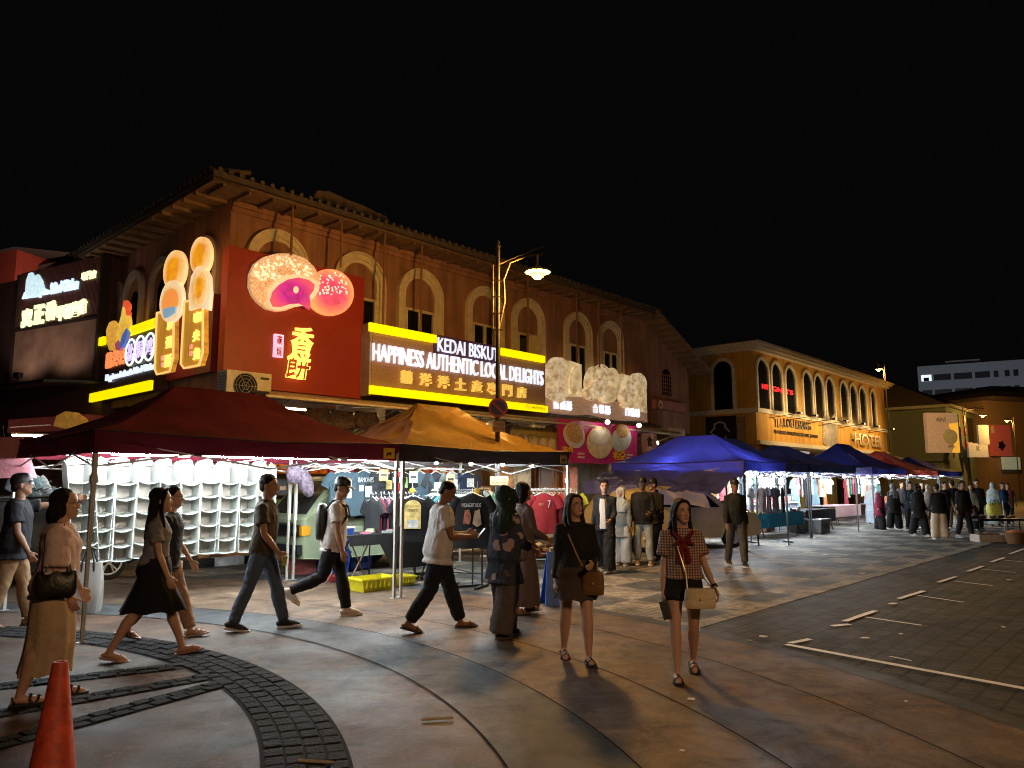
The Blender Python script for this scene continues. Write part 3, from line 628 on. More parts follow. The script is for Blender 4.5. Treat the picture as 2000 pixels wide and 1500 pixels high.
# red backing and the two hanging pastry signs
sg = thing('sign_board', 'plain dark red panel on side street beside the corner behind hanging pastry signs', 'sign', C0, ROTL)
mb = MB(); mb.box(-2.55, -.95, -.2, -.05, 4.1, 5.9); mb.build('panel', M['sign_red'], sg); mb = MB(); mb.box(-.93, -.2, -.2, -.05, 4.1, 5.9); mb.build('panel', mat('plum panel', (.15, .03, .05), .4), sg)
hb = mat('striped hanging board', (.70, .30, .03), .4, var=.45, scale=3, emis=.6, stretch=(14, 1, .4)); crust = glow_pic('golden pastry picture', (1.0, .30, .01), (1.0, .66, .30), 1.0); crumb = glow_pic('pale pastry edge', (1.0, .48, .14), (1.0, .72, .46), .95)
def hang(px_poly, buns, chars, small, label):
    sg = thing('hanging_sign', label, 'sign', C0, ROTL, 'hanging pastry signs'); mb = MB(); mb.prism(L_pts(px_poly, -.55), -.62, -.50); bd = mb.build('board', hb, sg)
    mb = MB(); P_ = L_pts(px_poly, -.55); mb.tube([(x, -.63, z) for x, z in P_ + P_[:1]], .025, 6); mb.build('lit_edge', glow('orange lit edge', (1.0, .6, .2), 1.0), bd)
    for i, (pl, m, nm) in enumerate(buns): yy = -.64 - .03 * i; mb = MB(); mb.dome(L_pts(pl, yy), yy, .04, back=.08); mb.build(nm, m, sg, smooth=True)
    for ch, x0, y0, x1, y1 in chars: p = FL.px(x0, y0, -.64); q = FL.px(x1, y1, -.64); text(ch, 'lettering', M['gold_led'], bd, p[0], p[1], q[0], q[1], -.62, .04, off=.02)
    for ch, x0, y0, x1, y1 in small: p = FL.px(x0, y0, -.64); q = FL.px(x1, y1, -.64); text(ch, 'lettering', glow('small pink letters', (1.0, .4, .3), .7), bd, p[0], p[1], q[0], q[1], -.62, .03, off=.01)
hang([(313, 612), (346, 606), (345, 700), (338, 726), (313, 732), (309, 722)], [(ellp(340, 528, 21, 40, 8, 26), crust, 'pastry_picture'), (ellp(334, 588, 22, 42, 8, 26), crumb, 'pastry_picture'), (ellp(332, 590, 16, 27, 10, 22), glow('orange yolk', (1.0, .32, .06), .9), 'filling_picture'), ([(317, 606), (326, 600), (343, 598), (341, 610), (331, 618), (320, 622)], glow('grey blue egg', (.30, .48, .62), .7), 'filling_picture')],
     [('皮', 326, 645, 338, 622), ('蛋', 323, 682, 336, 655), ('酥', 321, 718, 335, 690)], [('鸳', 314, 705, 319, 694), ('鸯', 314, 718, 319, 707)], 'hanging sign of cut egg pastry and vertical gold writing, farther from the corner')
hang([(367, 590), (403, 583), (403, 690), (396, 714), (366, 720), (360, 712)], [(ellp(391, 500, 20, 38, 5, 26), crust, 'pastry_picture'), ([(369, 606), (368, 575), (373, 540), (384, 520), (398, 520), (408, 540), (410, 575), (407, 606), (388, 600)], crumb, 'pastry_picture'), ([(380, 590), (379, 560), (384, 535), (396, 527), (404, 545), (403, 580), (396, 596)], crust, 'filling_picture')],
     [('咖', 378, 632, 394, 606), ('央', 376, 668, 390, 642), ('角', 377, 704, 390, 677)], [('香', 370, 682, 375, 672), ('酥', 370, 695, 375, 685)], 'hanging sign of golden curry puff and vertical gold writing, nearest the corner')
# ------------------------------------------------------------------ neighbouring shop on the left
FN = Fr((D(196, 640, 20.5).x, 20.5, 0), R(-28))
nb = thing('neighbour_shop', 'dark low shop on far left carrying a corrugated maroon sign wall', 'building', FN.o, FN.rot)
mb = MB(); mb.box(-9, 0, .2, 2.6, 0, 8.0); mb.build('wall', mat('dark plum wall', (.10, .05, .045), .8), nb)
mb = MB(); n = 70
top = [(-4.3, 8.0), (0, 8.02)]
for k in range(n): x = -4.15 + k * 4.15 / n; mb.box(x, x + .035, -.04, .0, 6.35, 8.05)
mb.build('cladding_ribs', mat('maroon corrugated sheet', (.22, .085, .075), .5), nb); mb = MB(); mb.box(-4.15, 0, 0.0, .18, 6.32, 8.08); mb.build('cladding', mat('maroon sheet', (.19, .075, .065), .5), nb)
brn = mat('blank stained brown board', (.30, .17, .12), .7, var=.4, scale=1.2, detail=8)
mb = MB(); mb.box(-4.1, -.05, -.06, .15, 4.5, 6.2); mb.build('blank_board', brn, nb)
mb = MB()
for (x0, x1, z0, z1) in ((-4.14, -.02, 6.2, 6.28), (-4.14, -.02, 4.42, 4.5), (-.05, .05, 4.42, 8.1), (-4.2, -4.1, 4.42, 8.0)): mb.box(x0, x1, -.1, .14, z0, z1)
mb.build('board_frame', mat('dark steel frame', (.05, .035, .03), .5), nb)
def N2(x, y): return FN.px(x, y, -.08)
a, b = N2(47, 635), N2(103, 600); gl = glow('pale yellow lit letters', (.85, .95, .55), 1.1)
for k, ch in enumerate('真正香'):
    x0 = N2(40 + 23 * k, 640)[0]; x1 = N2(60 + 23 * k, 640)[0]; z0 = N2(50, 640)[1]; z1 = N2(50, 603)[1]; text(ch, 'lettering', gl, nb, x0, z0 + .05 * k, x1, z1 + .05 * k, -.04, .06, off=.05)
for k, ch in enumerate('甲洞鹽雞'):
    x0 = N2(110 + 14.5 * k, 620)[0]; x1 = N2(123 + 14.5 * k, 620)[0]; z0 = N2(115, 627)[1]; z1 = N2(115, 598)[1]; text(ch, 'lettering', gl, nb, x0, z0 + .03 * k, x1, z1 + .03 * k, -.04, .06, off=.05)
for k, ch in enumerate('專門店'):
    x0 = N2(159 + 9.5 * k, 538)[0]; x1 = N2(167 + 9.5 * k, 538)[0]; z0 = N2(165, 547)[1]; z1 = N2(165, 531)[1]; text(ch, 'lettering', gl, nb, x0, z0, x1, z1, -.04, .05, off=.04)
x0, z0 = N2(43, 588); x1, z1 = N2(152, 556); blu = glow('blue white lit letters', (.62, .80, 1.0), 1.1)
text('Salted Chicken', 'lettering', blu, nb, N2(97, 570)[0], N2(97, 575)[1], x1, N2(97, 556)[1] + .05, -.04, .06, off=.03, shear=.2)
text('Aun Kheng Lim', 'lettering', blu, nb, x0, z0, N2(94, 575)[0], N2(44, 572)[1], -.04, .06, off=.03, shear=.2)
mb = MB(); mb.dome([N2(*p) for p in [(50, 570), (52, 548), (57, 534), (63, 532), (66, 540), (75, 536), (82, 548), (86, 562), (85, 574), (70, 580), (56, 582)]], -.1, .06); mb.build('chicken_emblem', glow('pale blue lit emblem', (.60, .86, 1.0), 1.0, var=.3, scale=14), nb, smooth=True)
mb = MB(); mb.add([FN_ for FN_ in [(-4.3, -1.6, 4.15), (.3, -1.6, 4.2), (.3, .1, 4.38), (-4.3, .1, 4.38), (-4.3, -1.6, 4.22), (.3, -1.6, 4.27), (.3, .1, 4.43), (-4.3, .1, 4.43)]], [(0, 3, 2, 1), (4, 5, 6, 7), (0, 1, 5, 4), (1, 2, 6, 5), (2, 3, 7, 6), (3, 0, 4, 7)]); mb.build('canopy', M['black_metal'], nb)
for x in (-3.2, -1.2):
    mb = MB(); mb.box(x - .12, x + .12, -1.5, -1.36, 4.42, 4.56); mb.tube([(x, -1.43, 4.2), (x, -1.43, 4.43)], .02, 6); mb.build('floodlight', M['black_metal'], nb)
    l = bpy.data.lights.new('added_flood_light', 'SPOT'); l.color = (1, .80, .66); l.energy = 55; l.spot_size = 2.2; l.spot_blend = .6; l.shadow_soft_size = .08; lo = bpy.data.objects.new('added_flood_light', l); COL.objects.link(lo); lo.parent = nb; lo.location = (x, -1.43, 4.6); lo.rotation_euler = (R(150), 0, 0)  # spots added above the canopy to brighten the sign wall
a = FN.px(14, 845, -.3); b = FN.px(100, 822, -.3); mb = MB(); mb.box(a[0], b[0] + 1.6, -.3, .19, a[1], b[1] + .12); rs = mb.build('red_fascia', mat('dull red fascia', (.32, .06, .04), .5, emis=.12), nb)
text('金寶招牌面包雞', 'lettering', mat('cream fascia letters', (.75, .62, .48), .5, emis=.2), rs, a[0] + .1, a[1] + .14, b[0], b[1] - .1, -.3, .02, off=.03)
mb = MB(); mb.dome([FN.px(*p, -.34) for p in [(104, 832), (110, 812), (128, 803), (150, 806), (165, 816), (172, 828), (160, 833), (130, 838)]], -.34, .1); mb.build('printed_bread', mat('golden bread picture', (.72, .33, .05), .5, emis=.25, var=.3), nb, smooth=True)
mb = MB(); mb.box(-4.2, 1.2, -.02, .18, .0, 3.3); mb.build('shop_back', mat('cluttered dark shopfront', (.18, .09, .06), .7, var=.7, scale=3), nb)
FR_ = Fr(D(-10, 600, 34), R(-20))
rb_ = thing('red_building', 'red walled building with dark roof rising behind far left shop', 'building', (FR_.o.x, FR_.o.y, 0), R(-25))
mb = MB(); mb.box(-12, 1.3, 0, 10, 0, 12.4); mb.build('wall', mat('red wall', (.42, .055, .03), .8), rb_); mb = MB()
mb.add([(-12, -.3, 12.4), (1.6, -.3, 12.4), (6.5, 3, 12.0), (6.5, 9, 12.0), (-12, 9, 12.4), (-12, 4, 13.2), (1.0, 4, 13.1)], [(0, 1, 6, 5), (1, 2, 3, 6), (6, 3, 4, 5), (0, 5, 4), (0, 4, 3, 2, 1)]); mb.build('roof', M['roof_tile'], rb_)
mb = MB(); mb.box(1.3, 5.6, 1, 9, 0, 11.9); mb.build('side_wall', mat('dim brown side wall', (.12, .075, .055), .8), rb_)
# ================================================================== YELLOW BUILDING
YX = 27.5
yb = thing('yellow_building', 'yellow two storey corner building with rows of dark arched windows and white trim', 'building', FM.w(YX, 0, 0), ROT)
M['yel_wall'] = wall_mat('ochre yellow paint', (.62, .30, .035), .12); M['yel_trim'] = mat('off white trim', (.66, .55, .38), .7)
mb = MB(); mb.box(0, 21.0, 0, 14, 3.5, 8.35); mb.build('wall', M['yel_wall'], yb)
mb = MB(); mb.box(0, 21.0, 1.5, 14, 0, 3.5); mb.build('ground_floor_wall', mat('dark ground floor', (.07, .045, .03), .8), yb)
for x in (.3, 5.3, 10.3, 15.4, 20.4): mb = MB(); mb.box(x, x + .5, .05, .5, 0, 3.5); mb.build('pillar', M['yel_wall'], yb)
mb = MB(); mb.box(-.45, 21.5, -.45, 14, 8.35, 8.5); mb.box(-.3, 21.3, -.3, 13.9, 8.22, 8.348); mb.box(-.55, 21.6, -.55, 14, 8.502, 8.62); mb.build('cornice', M['yel_trim'], yb)
mb = MB(); mb.add([(-.5, -.5, 8.625), (21.5, -.5, 8.625), (21.5, 14, 8.625), (-.5, 14, 8.625), (4, 6, 9.3), (17, 6, 9.3)], [(0, 1, 5, 4), (1, 2, 5), (2, 3, 4, 5), (3, 0, 4), (0, 3, 2, 1)]); mb.build('roof', M['roof_tile'], yb)
def yx(px_, py_): return FM.px(px_, py_, -.02)[0] - YX
for (a, b) in ((1477, 1503), (1505, 1529), (1532, 1556), (1566, 1587), (1588, 1609), (1611, 1630), (1638, 1656), (1657, 1673), (1675, 1691), (1697, 1709)):
    x0, x1 = yx(a, 760), yx(b, 770); mb = MB(); arch_band(mb, x0, x1, 5.35, 8.0, .16, -.09, 0); w = mb.build('window', M['yel_trim'], yb)
    mb = MB(); mb.prism(arch_pts(x0 + .155, x1 - .155, 5.35, 7.85), -.02, 0); mb.build('pane', M['pane'], w)
mb = MB(); mb.box(0, 21.0, -.12, 0, 5.1, 5.33); mb.box(0, 21, -.16, 0, 3.5, 3.72); mb.build('string_course', M['yel_trim'], yb)
def yside(mbs, nm, m, par=yb):
    Mx = Matrix.Rotation(R(-90), 4, 'Z'); mbs.v = [tuple(Mx @ Vector(p)) for p in mbs.v]; return mbs.build(nm, m, par)
mb = MB(); arch_band(mb, -2.35, -1.0, 5.3, 8.0, .16, -.09, 0); w = yside(mb, 'window', M['yel_trim']); mb = MB(); mb.prism(arch_pts(-2.2, -1.15, 5.3, 7.85), -.02, 0); yside(mb, 'pane', M['pane'])
mb = MB(); mb.box(-14, 0, -.12, -.001, 5.1, 5.33); yside(mb, 'string_course', M['yel_trim'])
mb = MB(); mb.box(-2.7, -1.05, -.1, 0, 3.3, 5.0); yside(mb, 'dark_board', M['dark_hole']); mb = MB(); mb.box(-.95, -.55, -.14, -.0, 3.3, 4.9); yside(mb, 'vertical_board', mat('dim tan board', (.25, .16, .07), .7))
mb = MB(); pts = [(-1.9 + .42 * math.cos(k * .45) * (1 + .25 * math.cos(k * 2.7)), 4.2 + .5 * math.sin(k * .45)) for k in range(14)]; mb.tube([(x, -.12, z) for x, z in pts], .05, 5); yside(mb, 'painted_scroll', M['lilac'])
dk = mat('dark brown cut letters', (.05, .028, .015), .6)
text('LOU LEUNG', 'lettering', dk, yb, yx(1530, 820), 4.55, yx(1583, 830), 5.0, -.02, .05, off=.012)
text('TEA', 'lettering', mat('tan cut letters', (.3, .17, .05), .6), yb, yx(1511, 815), 4.5, yx(1528, 820), 4.95, -.02, .05)
text('TEA HOUSE ANTIQUE LODGE MUSIC | EVENTS', 'lettering', dk, yb, yx(1511, 838), 4.1, yx(1596, 845), 4.33, -.02, .04)
mb = MB(); x0 = yx(1605, 830); mb.prism([(x0, 3.9), (x0 + .2, 5.4), (x0 + 1.0, 6.0), (x0 + 1.3, 5.3), (x0 + 2.3, 5.9), (x0 + 2.6, 5.0), (x0 + 2.0, 3.5), (x0 + 1.2, 3.6)], -.06, 0); mb.build('wall_stain', mat('peeled pale plaster', (.34, .27, .2), .9, var=.4), yb)
lt = glow('reflecting steel letters', (.9, .62, .32), .35, var=.5, scale=14)
text('HOTEL', 'lettering', mat('steel letters', (.5, .45, .4), .3, .8), yb, yx(1663, 845), 4.0, yx(1718, 850), 4.75, -.16, .06, off=.01)
for x in (1.5, 3.6, 6.4, 8.2, 11.2, 14.0, 17.0): mb = MB(); mb.tube([(x, -.02, 4.9), (x + .9, -1.25, 5.15)], .02, 5); mb.box(x + .75, x + 1.05, -1.35, -1.15, 5.1, 5.2); mb.build('sign_light_arm', M['black_metal'], yb)
for x in (1.5, 3.6, 6.4, 8.2, 11.2, 14.0, 17.0):  # spots added to brighten the facade, though the arms show no glow
    l = bpy.data.lights.new('added_wall_light', 'SPOT'); l.color = (1, .72, .34); l.energy = 190; l.spot_size = 2.75; l.spot_blend = .5; l.shadow_soft_size = .06; lo = bpy.data.objects.new('added_wall_light', l); COL.objects.link(lo); lo.parent = yb; lo.location = (x + .9, -1.62, 5.1); lo.rotation_euler = (R(88), 0, 0)
redn = glow('red neon letters', (1.0, .02, .03), 1.6)
for s, a, b in (('NT', 1488, 1500), ('IGN', 1505, 1526), ('TS', 1532, 1548)): text(s, 'neon_letters', redn, yb, yx(a, 757), 6.35, yx(b, 757), 6.6, -.03, .02, off=.01)
aw2 = thing('awning', 'dark navy awning along the foot of the yellow building', 'awning', FM.w(YX, 0, 0), ROT)
mb = MB(); mb.add([(0, -.17, 3.45), (21.5, -.17, 3.45), (21.5, -2.4, 2.9), (0, -2.4, 2.9), (0, -.17, 3.52), (21.5, -.17, 3.52), (21.5, -2.4, 2.97), (0, -2.4, 2.97)], [(0, 1, 2, 3), (7, 6, 5, 4), (0, 4, 5, 1), (1, 5, 6, 2), (2, 6, 7, 3), (3, 7, 4, 0)]); mb.build('cover', mat('navy awning cloth', (.02, .024, .05), .7), aw2)
for k, (a, b, y) in enumerate(((1549, 1579, 872), (1617, 1650, 881), (1697, 1742, 889))):
    x0 = FM.px(a, y, -2.5); x1 = FM.px(b, y + 4, -2.5); mb = MB(); mb.tube([(x0[0], -2.5, 3.02), (x1[0], -2.5, 3.02)], .06, 6)
    tag(mb.build('awning_tube', glow('pale glowing tube', (.75, .66, .58), .45), None, loc=C0, rot=ROT), ['pale tube on navy awning front, nearest of three', 'pale tube on navy awning front, middle of three', 'pale tube on navy awning front, farthest of three'][k], 'tube', 'tubes on the navy awning')  # pale tube material carries a weak glow of its own
# ================================================================== BUILDINGS DOWN THE STREET
X3 = 66.0
b3 = thing('dark_shophouse', 'dim green grey shophouse with one big arch and light signboards down the street', 'building', FM.w(X3, 0, 0), ROT)
gw = mat('dim green plaster', (.17, .21, .16), .85)
mb = MB(); mb.box(0, 22, 0, 24, 0, 8.3); mb.build('wall', gw, b3); mb = MB(); mb.add([(-.5, -.5, 8.3), (22.5, -.5, 8.3), (22.5, 24.5, 8.3), (-.5, 24.5, 8.3), (6, 9, 13.2), (16, 9, 13.2)], [(0, 1, 5, 4), (1, 2, 5), (2, 3, 4, 5), (3, 0, 4), (0, 3, 2, 1)]); mb.build('roof', M['roof_tile'], b3)
mb = MB(); mb.box(-.6, 22.6, -.6, -.5, 8.2, 8.45); mb.box(-.6, -.5, -.5, 24, 8.2, 8.45); mb.build('eave_trim', mat('pale eave edge', (.3, .3, .26), .8), b3)
def S3(mbs, nm, m, par=b3, **k): Mx = Matrix.Rotation(R(-90), 4, 'Z'); mbs.v = [tuple(Mx @ Vector(p)) for p in mbs.v]; return mbs.build(nm, m, par, **k)
mb = MB(); arch_band(mb, -14.6, -8.2, 4.3, 8.0, .35, -.15, 0); S3(mb, 'arch', gw); mb = MB(); mb.prism(arch_pts(-14.2, -8.6, 4.3, 7.6), -.05, 0); S3(mb, 'arch_opening', M['dark_hole']); mb = MB(); mb.box(-24, 0, -.3, 0, 3.5, 3.9); S3(mb, 'string_course', gw)
for (a, b) in ((8, 10.2), (11.5, 15.5)): mb = MB(); mb.box(a, b, -.06, 0, 4.2, 7.8); mb.build('window', M['pane'], b3)
for i in range(3): mb = MB(); mb.box(1.5 + i * 2.6, 1.75 + i * 2.6, -.12, 0, 3.9, 7.9); mb.build('pilaster', mat('green pilaster', (.25, .31, .25), .8), b3)
r = D(1810, 845, 68); bnl = thing('billboard', 'tall cream advertising billboard lit yellow on one edge at the dim shophouse', 'billboard', (D(1811, 845, 61).x, 61, 0), R(4))
x1 = (1874 - 1811) / F * 61 * 1.02; z0 = D(1811, 884, 61).z; z1 = D(1811, 806, 61).z
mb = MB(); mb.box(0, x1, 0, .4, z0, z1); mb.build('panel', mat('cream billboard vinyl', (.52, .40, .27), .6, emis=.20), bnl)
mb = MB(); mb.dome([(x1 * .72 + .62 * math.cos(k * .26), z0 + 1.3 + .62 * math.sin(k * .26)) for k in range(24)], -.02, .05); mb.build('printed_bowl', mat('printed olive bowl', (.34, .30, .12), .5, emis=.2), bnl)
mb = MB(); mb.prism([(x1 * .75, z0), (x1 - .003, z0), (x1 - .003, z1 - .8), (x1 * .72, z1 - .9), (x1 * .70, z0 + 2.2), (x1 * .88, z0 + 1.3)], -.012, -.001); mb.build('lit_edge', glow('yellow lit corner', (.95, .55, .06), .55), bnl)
text('VERVE', 'lettering', mat('dark print', (.10, .08, .06), .6), bnl, .8, z1 - .75, x1 - 1.0, z1 - .4, -.01, .01); text('OPEN', 'lettering', mat('dark print', (.10, .08, .06), .6), bnl, x1 * .62, z0 + .35, x1 * .85, z0 + .62, -.016, .01)
for k, (a, b, t_, bt, l, ltr) in enumerate(((1876, 1900, 864, 890, 'plain pale signboard beside the cream billboard', ''), (1893, 1929, 866, 893, 'long white signboard with two dark marks right of the cream billboard', 'U C'), (1913, 1930, 830, 868, 'upright blank white signboard above the long white one', ''))):
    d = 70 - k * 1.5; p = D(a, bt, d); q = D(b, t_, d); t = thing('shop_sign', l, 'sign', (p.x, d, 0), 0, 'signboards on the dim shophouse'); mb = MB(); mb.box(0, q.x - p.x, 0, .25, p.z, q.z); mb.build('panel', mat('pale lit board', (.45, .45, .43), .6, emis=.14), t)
    if ltr: text(ltr, 'lettering', M['black_metal'], t, (q.x - p.x) * .4, p.z + .6, (q.x - p.x) * .56, p.z + 1.05, -.002, .02)
b4 = thing('red_shop', 'small shop with red sign front at right edge down the street', 'building', (D(1928, 860, 72).x, 72, 0), R(20))
mb = MB(); mb.box(0, 9, 0, 8, 0, 9.6); mb.build('wall', mat('dim brown plaster', (.26, .17, .12), .8), b4)
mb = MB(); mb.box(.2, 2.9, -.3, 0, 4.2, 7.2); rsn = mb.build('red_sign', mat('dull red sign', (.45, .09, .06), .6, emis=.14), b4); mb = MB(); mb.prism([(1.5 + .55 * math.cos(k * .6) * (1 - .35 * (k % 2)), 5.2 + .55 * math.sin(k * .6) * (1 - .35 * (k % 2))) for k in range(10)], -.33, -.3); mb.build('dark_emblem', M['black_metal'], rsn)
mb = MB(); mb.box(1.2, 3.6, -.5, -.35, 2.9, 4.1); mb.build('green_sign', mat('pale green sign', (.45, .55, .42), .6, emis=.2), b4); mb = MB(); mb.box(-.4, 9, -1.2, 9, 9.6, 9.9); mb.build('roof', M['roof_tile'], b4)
mb = MB(); mb.box(.3, .6, -.36, -.3, 6.4, 7.1); mb.build('red_sign_post', M['cream'], b4)
bb = thing('back_building', 'dim brown block rising behind the red shop at right edge', 'building', (D(1938, 800, 95).x, 95, 0), R(12)); mb = MB(); mb.box(0, 20, 0, 12, 0, 13.4); mb.build('wall', mat('dim tan block', (.26, .19, .15), .8), bb); mb = MB(); mb.box(-.6, 20, -.8, 12, 13.4, 13.9); mb.build('roof', M['roof_tile'], bb)
wb = thing('white_block', 'long white multi storey block with dark window bands beyond the far roofs', 'building', (D(1793, 740, 150).x, 150, 0), R(-30))
wm = mat('white block paint', (.42, .45, .50), .8); zt_ = D(1793, 716, 150).z
mb = MB(); mb.box(0, 60, 0, 14, 0, zt_); mb.build('wall', wm, wb)
for fl in range(4):
    z = zt_ - 3.1 - fl * 3.1
    for (x0, x1) in ((.6, 2.4), (2.8, 5.8), (6.3, 9.4), (9.9, 12.4), (13.0, 13.8), (14.8, 15.6), (16.2, 17.0), (18, 21), (22, 25)):
        lit_ = fl == 0 and x0 == .6
        mb = MB(); mb.box(x0, x1, -.05, 0, z, z + 1.25); w = mb.build('window', mat('dark window band', (.02, .022, .028), .3) if not lit_ else glow('lit window', (.75, .85, .95), 1.1), wb)
        if lit_: mb = MB(); mb.box(x0 + .4, x1 - .45, -.07, -.05, z, z + .7); mb.build('balcony', M['dark_hole'], w)
mb = MB(); mb.box(5, 11, 2, 8, zt_, zt_ + 1.0); mb.build('roof_cabin', mat('dim roof cabin', (.3, .31, .32), .8), wb)
# ================================================================== STREET LAMPS
bulbm = glow('sodium lamp glass', (1.0, .48, .06), 5.0); shade_m = mat('lamp housing', (.35, .25, .12), .5)
def street_lamp(base, label, arm_dir, H=6.2, arm=.95, head_z=None, power=0, lc=None, soft=.1, plates=True):
    t = thing('street_lamp', label, 'street lamp', base, math.atan2(arm_dir[1], arm_dir[0]), 'street lamps'); hz = head_z or H - .55
    mb = MB(); mb.tube([(0, 0, 0), (0, 0, 1.0), (0, 0, H)], [.055, .042, .036], 12); mb.lathe([(.16, 0), (.16, .04), (.1, .1), (.09, .5), (.065, .54)]); mb.build('pole', mat('dark grey lamp pole', (.035, .032, .03), .6, .1), t, smooth=True)
    mb = MB(); mb.tube([(.02, 0, H - 1.5), (.12, 0, H - 1.0), (.1, 0, H - .6), (.22, 0, H - .28), (.5, 0, H - .16), (arm + .1, 0, H - .10)], .02, 8); mb.tube([(0, 0, H - .32), (.5, 0, H - .10), (arm + .1, 0, H + .04)], .018, 8); mb.tube([(0, 0, H), (0, 0, H + .12)], [.05, .02], 8); mb.build('arm', mat('bronze arm', (.07, .045, .025), .55, .2), t, smooth=True)
    mb = MB(); mb.tube([(arm, 0, H - .12), (arm, 0, hz + .12)], .018, 8); mb.lathe([(.02, hz + .15), (.07, hz + .13), (.12, hz + .07), (.22, hz + .05), (.23, hz + .02), (.20, hz + .02)], (arm, 0, 0)); hd = mb.build('lamp_head', shade_m, t, smooth=True)
    mb = MB(); mb.lathe([(.005, -.11), (.06, -.10), (.10, -.06), (.12, 0), (.19, .018), (.005, .019)], (arm, 0, hz)); mb.build('bulb', bulbm, hd, smooth=True)
    if power:
        l = bpy.data.lights.new('lamp_light', 'POINT'); l.color = lc or SODIUM; l.energy = power; l.shadow_soft_size = soft; lo = bpy.data.objects.new('lamp_light', l); COL.objects.link(lo); lo.parent = t; lo.location = (arm, 0, hz - .22)
    return t, hd
LB = Vector((D(972, 800, 13).x, 13.0, 0))
lamp, hd = street_lamp(LB, 'tall street lamp glowing orange in front of the brown shophouse with round no parking sign', (1, .1), H=5.85, head_z=5.38, arm=.72, power=1150, soft=.25)
mb = MB(); mb.tube([(-.1, -.07, 4.2), (-.1, -.07, 5.5)], .016, 6)
for z in (4.3, 4.6, 4.9, 5.2): mb.box(-.11, .08, -.085, -.065, z, z + .02)
mb.build('ladder_bracket', mat('bronze arm', (.07, .045, .025), .55, .2), lamp)
mb = MB(); mb.lathe([(.001, 0), (.17, 0), (.17, .015), (.001, .015)], n=28); ns = mb.build('no_parking_sign', mat('red sign border', (.42, .035, .03), .5), lamp); ns.location = (0, -.09, 2.92); ns.rotation_euler = (R(90), 0, 0)
mb = MB(); mb.lathe([(.001, .015), (.128, .015), (.128, .02), (.001, .02)], n=28); o = mb.build('sign_face', mat('blue sign face', (.02, .025, .12), .5), ns)
mb = MB(); mb.v = []; mb.slab([(-.105, .075), (-.075, .105), (.105, -.075), (.075, -.105)], .02, .024); mb.build('diagonal_bar', mat('red sign border', (.42, .035, .03), .5), ns)
mb = MB(); mb.box(-.09, .12, -.085, -.065, 2.5, 2.69); pl = mb.build('sign_plate', mat('tan lettered plate', (.48, .34, .2), .6), lamp)
text('TUNDA', 'lettering', M['wood'], pl, -.07, 2.61, .10, 2.66, -.085, .004); text('8AM-5PM', 'lettering', M['wood'], pl, -.07, 2.53, .10, 2.58, -.085, .004)
mb = MB(); mb.box(-.13, .18, -.085, -.065, 1.58, 1.73); pl = mb.build('sign_plate', mat('tan lettered plate', (.48, .34, .2), .6), lamp)
text('ZON TUNDA', 'lettering', M['wood'], pl, -.1, 1.66, .15, 1.71, -.085, .004); text('JALAN PASAR', 'lettering', M['wood'], pl, -.1, 1.6, .15, 1.64, -.085, .004)
d = 54; base = D(1740, 900, d); street_lamp((base.x, d, 0), 'distant street lamp with a glowing orange head past the yellow building', (-1, 0), H=D(1727, 708, d).z, head_z=D(1725, 722, d).z, arm=.45, power=1800)
d = 52; base = D(1887, 880, d); t5, _ = street_lamp((base.x, d, 0), 'distant lamp post with red bands before the cream billboard', (1, 0), H=D(1887, 795, d).z, head_z=D(1925, 812, d).z, arm=(1925 - 1887) / F * d, power=1000)
mb = MB()
for z in (4.0, 4.9, 5.8): mb.tube([(0, 0, z), (0, 0, z + .5)], .085, 10)
mb.build('red_band', mat('red band', (.5, .08, .04), .5), t5, smooth=True)
d = 66; base = D(1985, 880, d); street_lamp((base.x, d, 0), 'small distant street lamp above the red shop', (-1, 0), H=D(1985, 815, d).z, head_z=D(1971, 822, d).z, arm=.6, power=900)
# assumed street lamp, unseen behind the viewer, added to light the foreground
street_lamp((4.4, -3.2, 0), 'assumed unseen orange street lamp on the near side of the plaza behind the viewer', (-.5, .8), H=6.2, head_z=5.7, arm=.8, power=1150, lc=(1, .60, .30), soft=.25)

def added_flood_lamp(p, label, e, col, h):  # unseen floodlights added behind the roofs to brighten the far walls
    t = thing('added_flood_lamp', label, 'flood lamp', (p.x, p.y, 0), 0, 'unseen flood lamps added to light the far walls'); mb = MB(); mb.tube([(0, 0, 0), (0, 0, h)], [.12, .07], 8); mb.build('pole', M['grey_metal'], t, smooth=True); mb = MB(); mb.box(-.3, .3, -.2, .2, h, h + .2); mb.build('lamp_head', M['black_metal'], t)
    l = bpy.data.lights.new('added_flood_light', 'POINT'); l.color = col; l.energy = e; l.shadow_soft_size = .2; lo = bpy.data.objects.new('added_flood_light', l); COL.objects.link(lo); lo.parent = t; lo.location = (0, 0, h + .5)
p = D(1895, 800, 112); added_flood_lamp(p, 'added unseen flood lamp behind the dim shophouse roofs facing the long white block', 7500, (.80, .88, 1.0), 11.0)
p = D(60, 700, 29.5); added_flood_lamp(p, 'added unseen flood lamp behind the far left shop facing the red wall', 700, (1, .75, .6), 8.0)
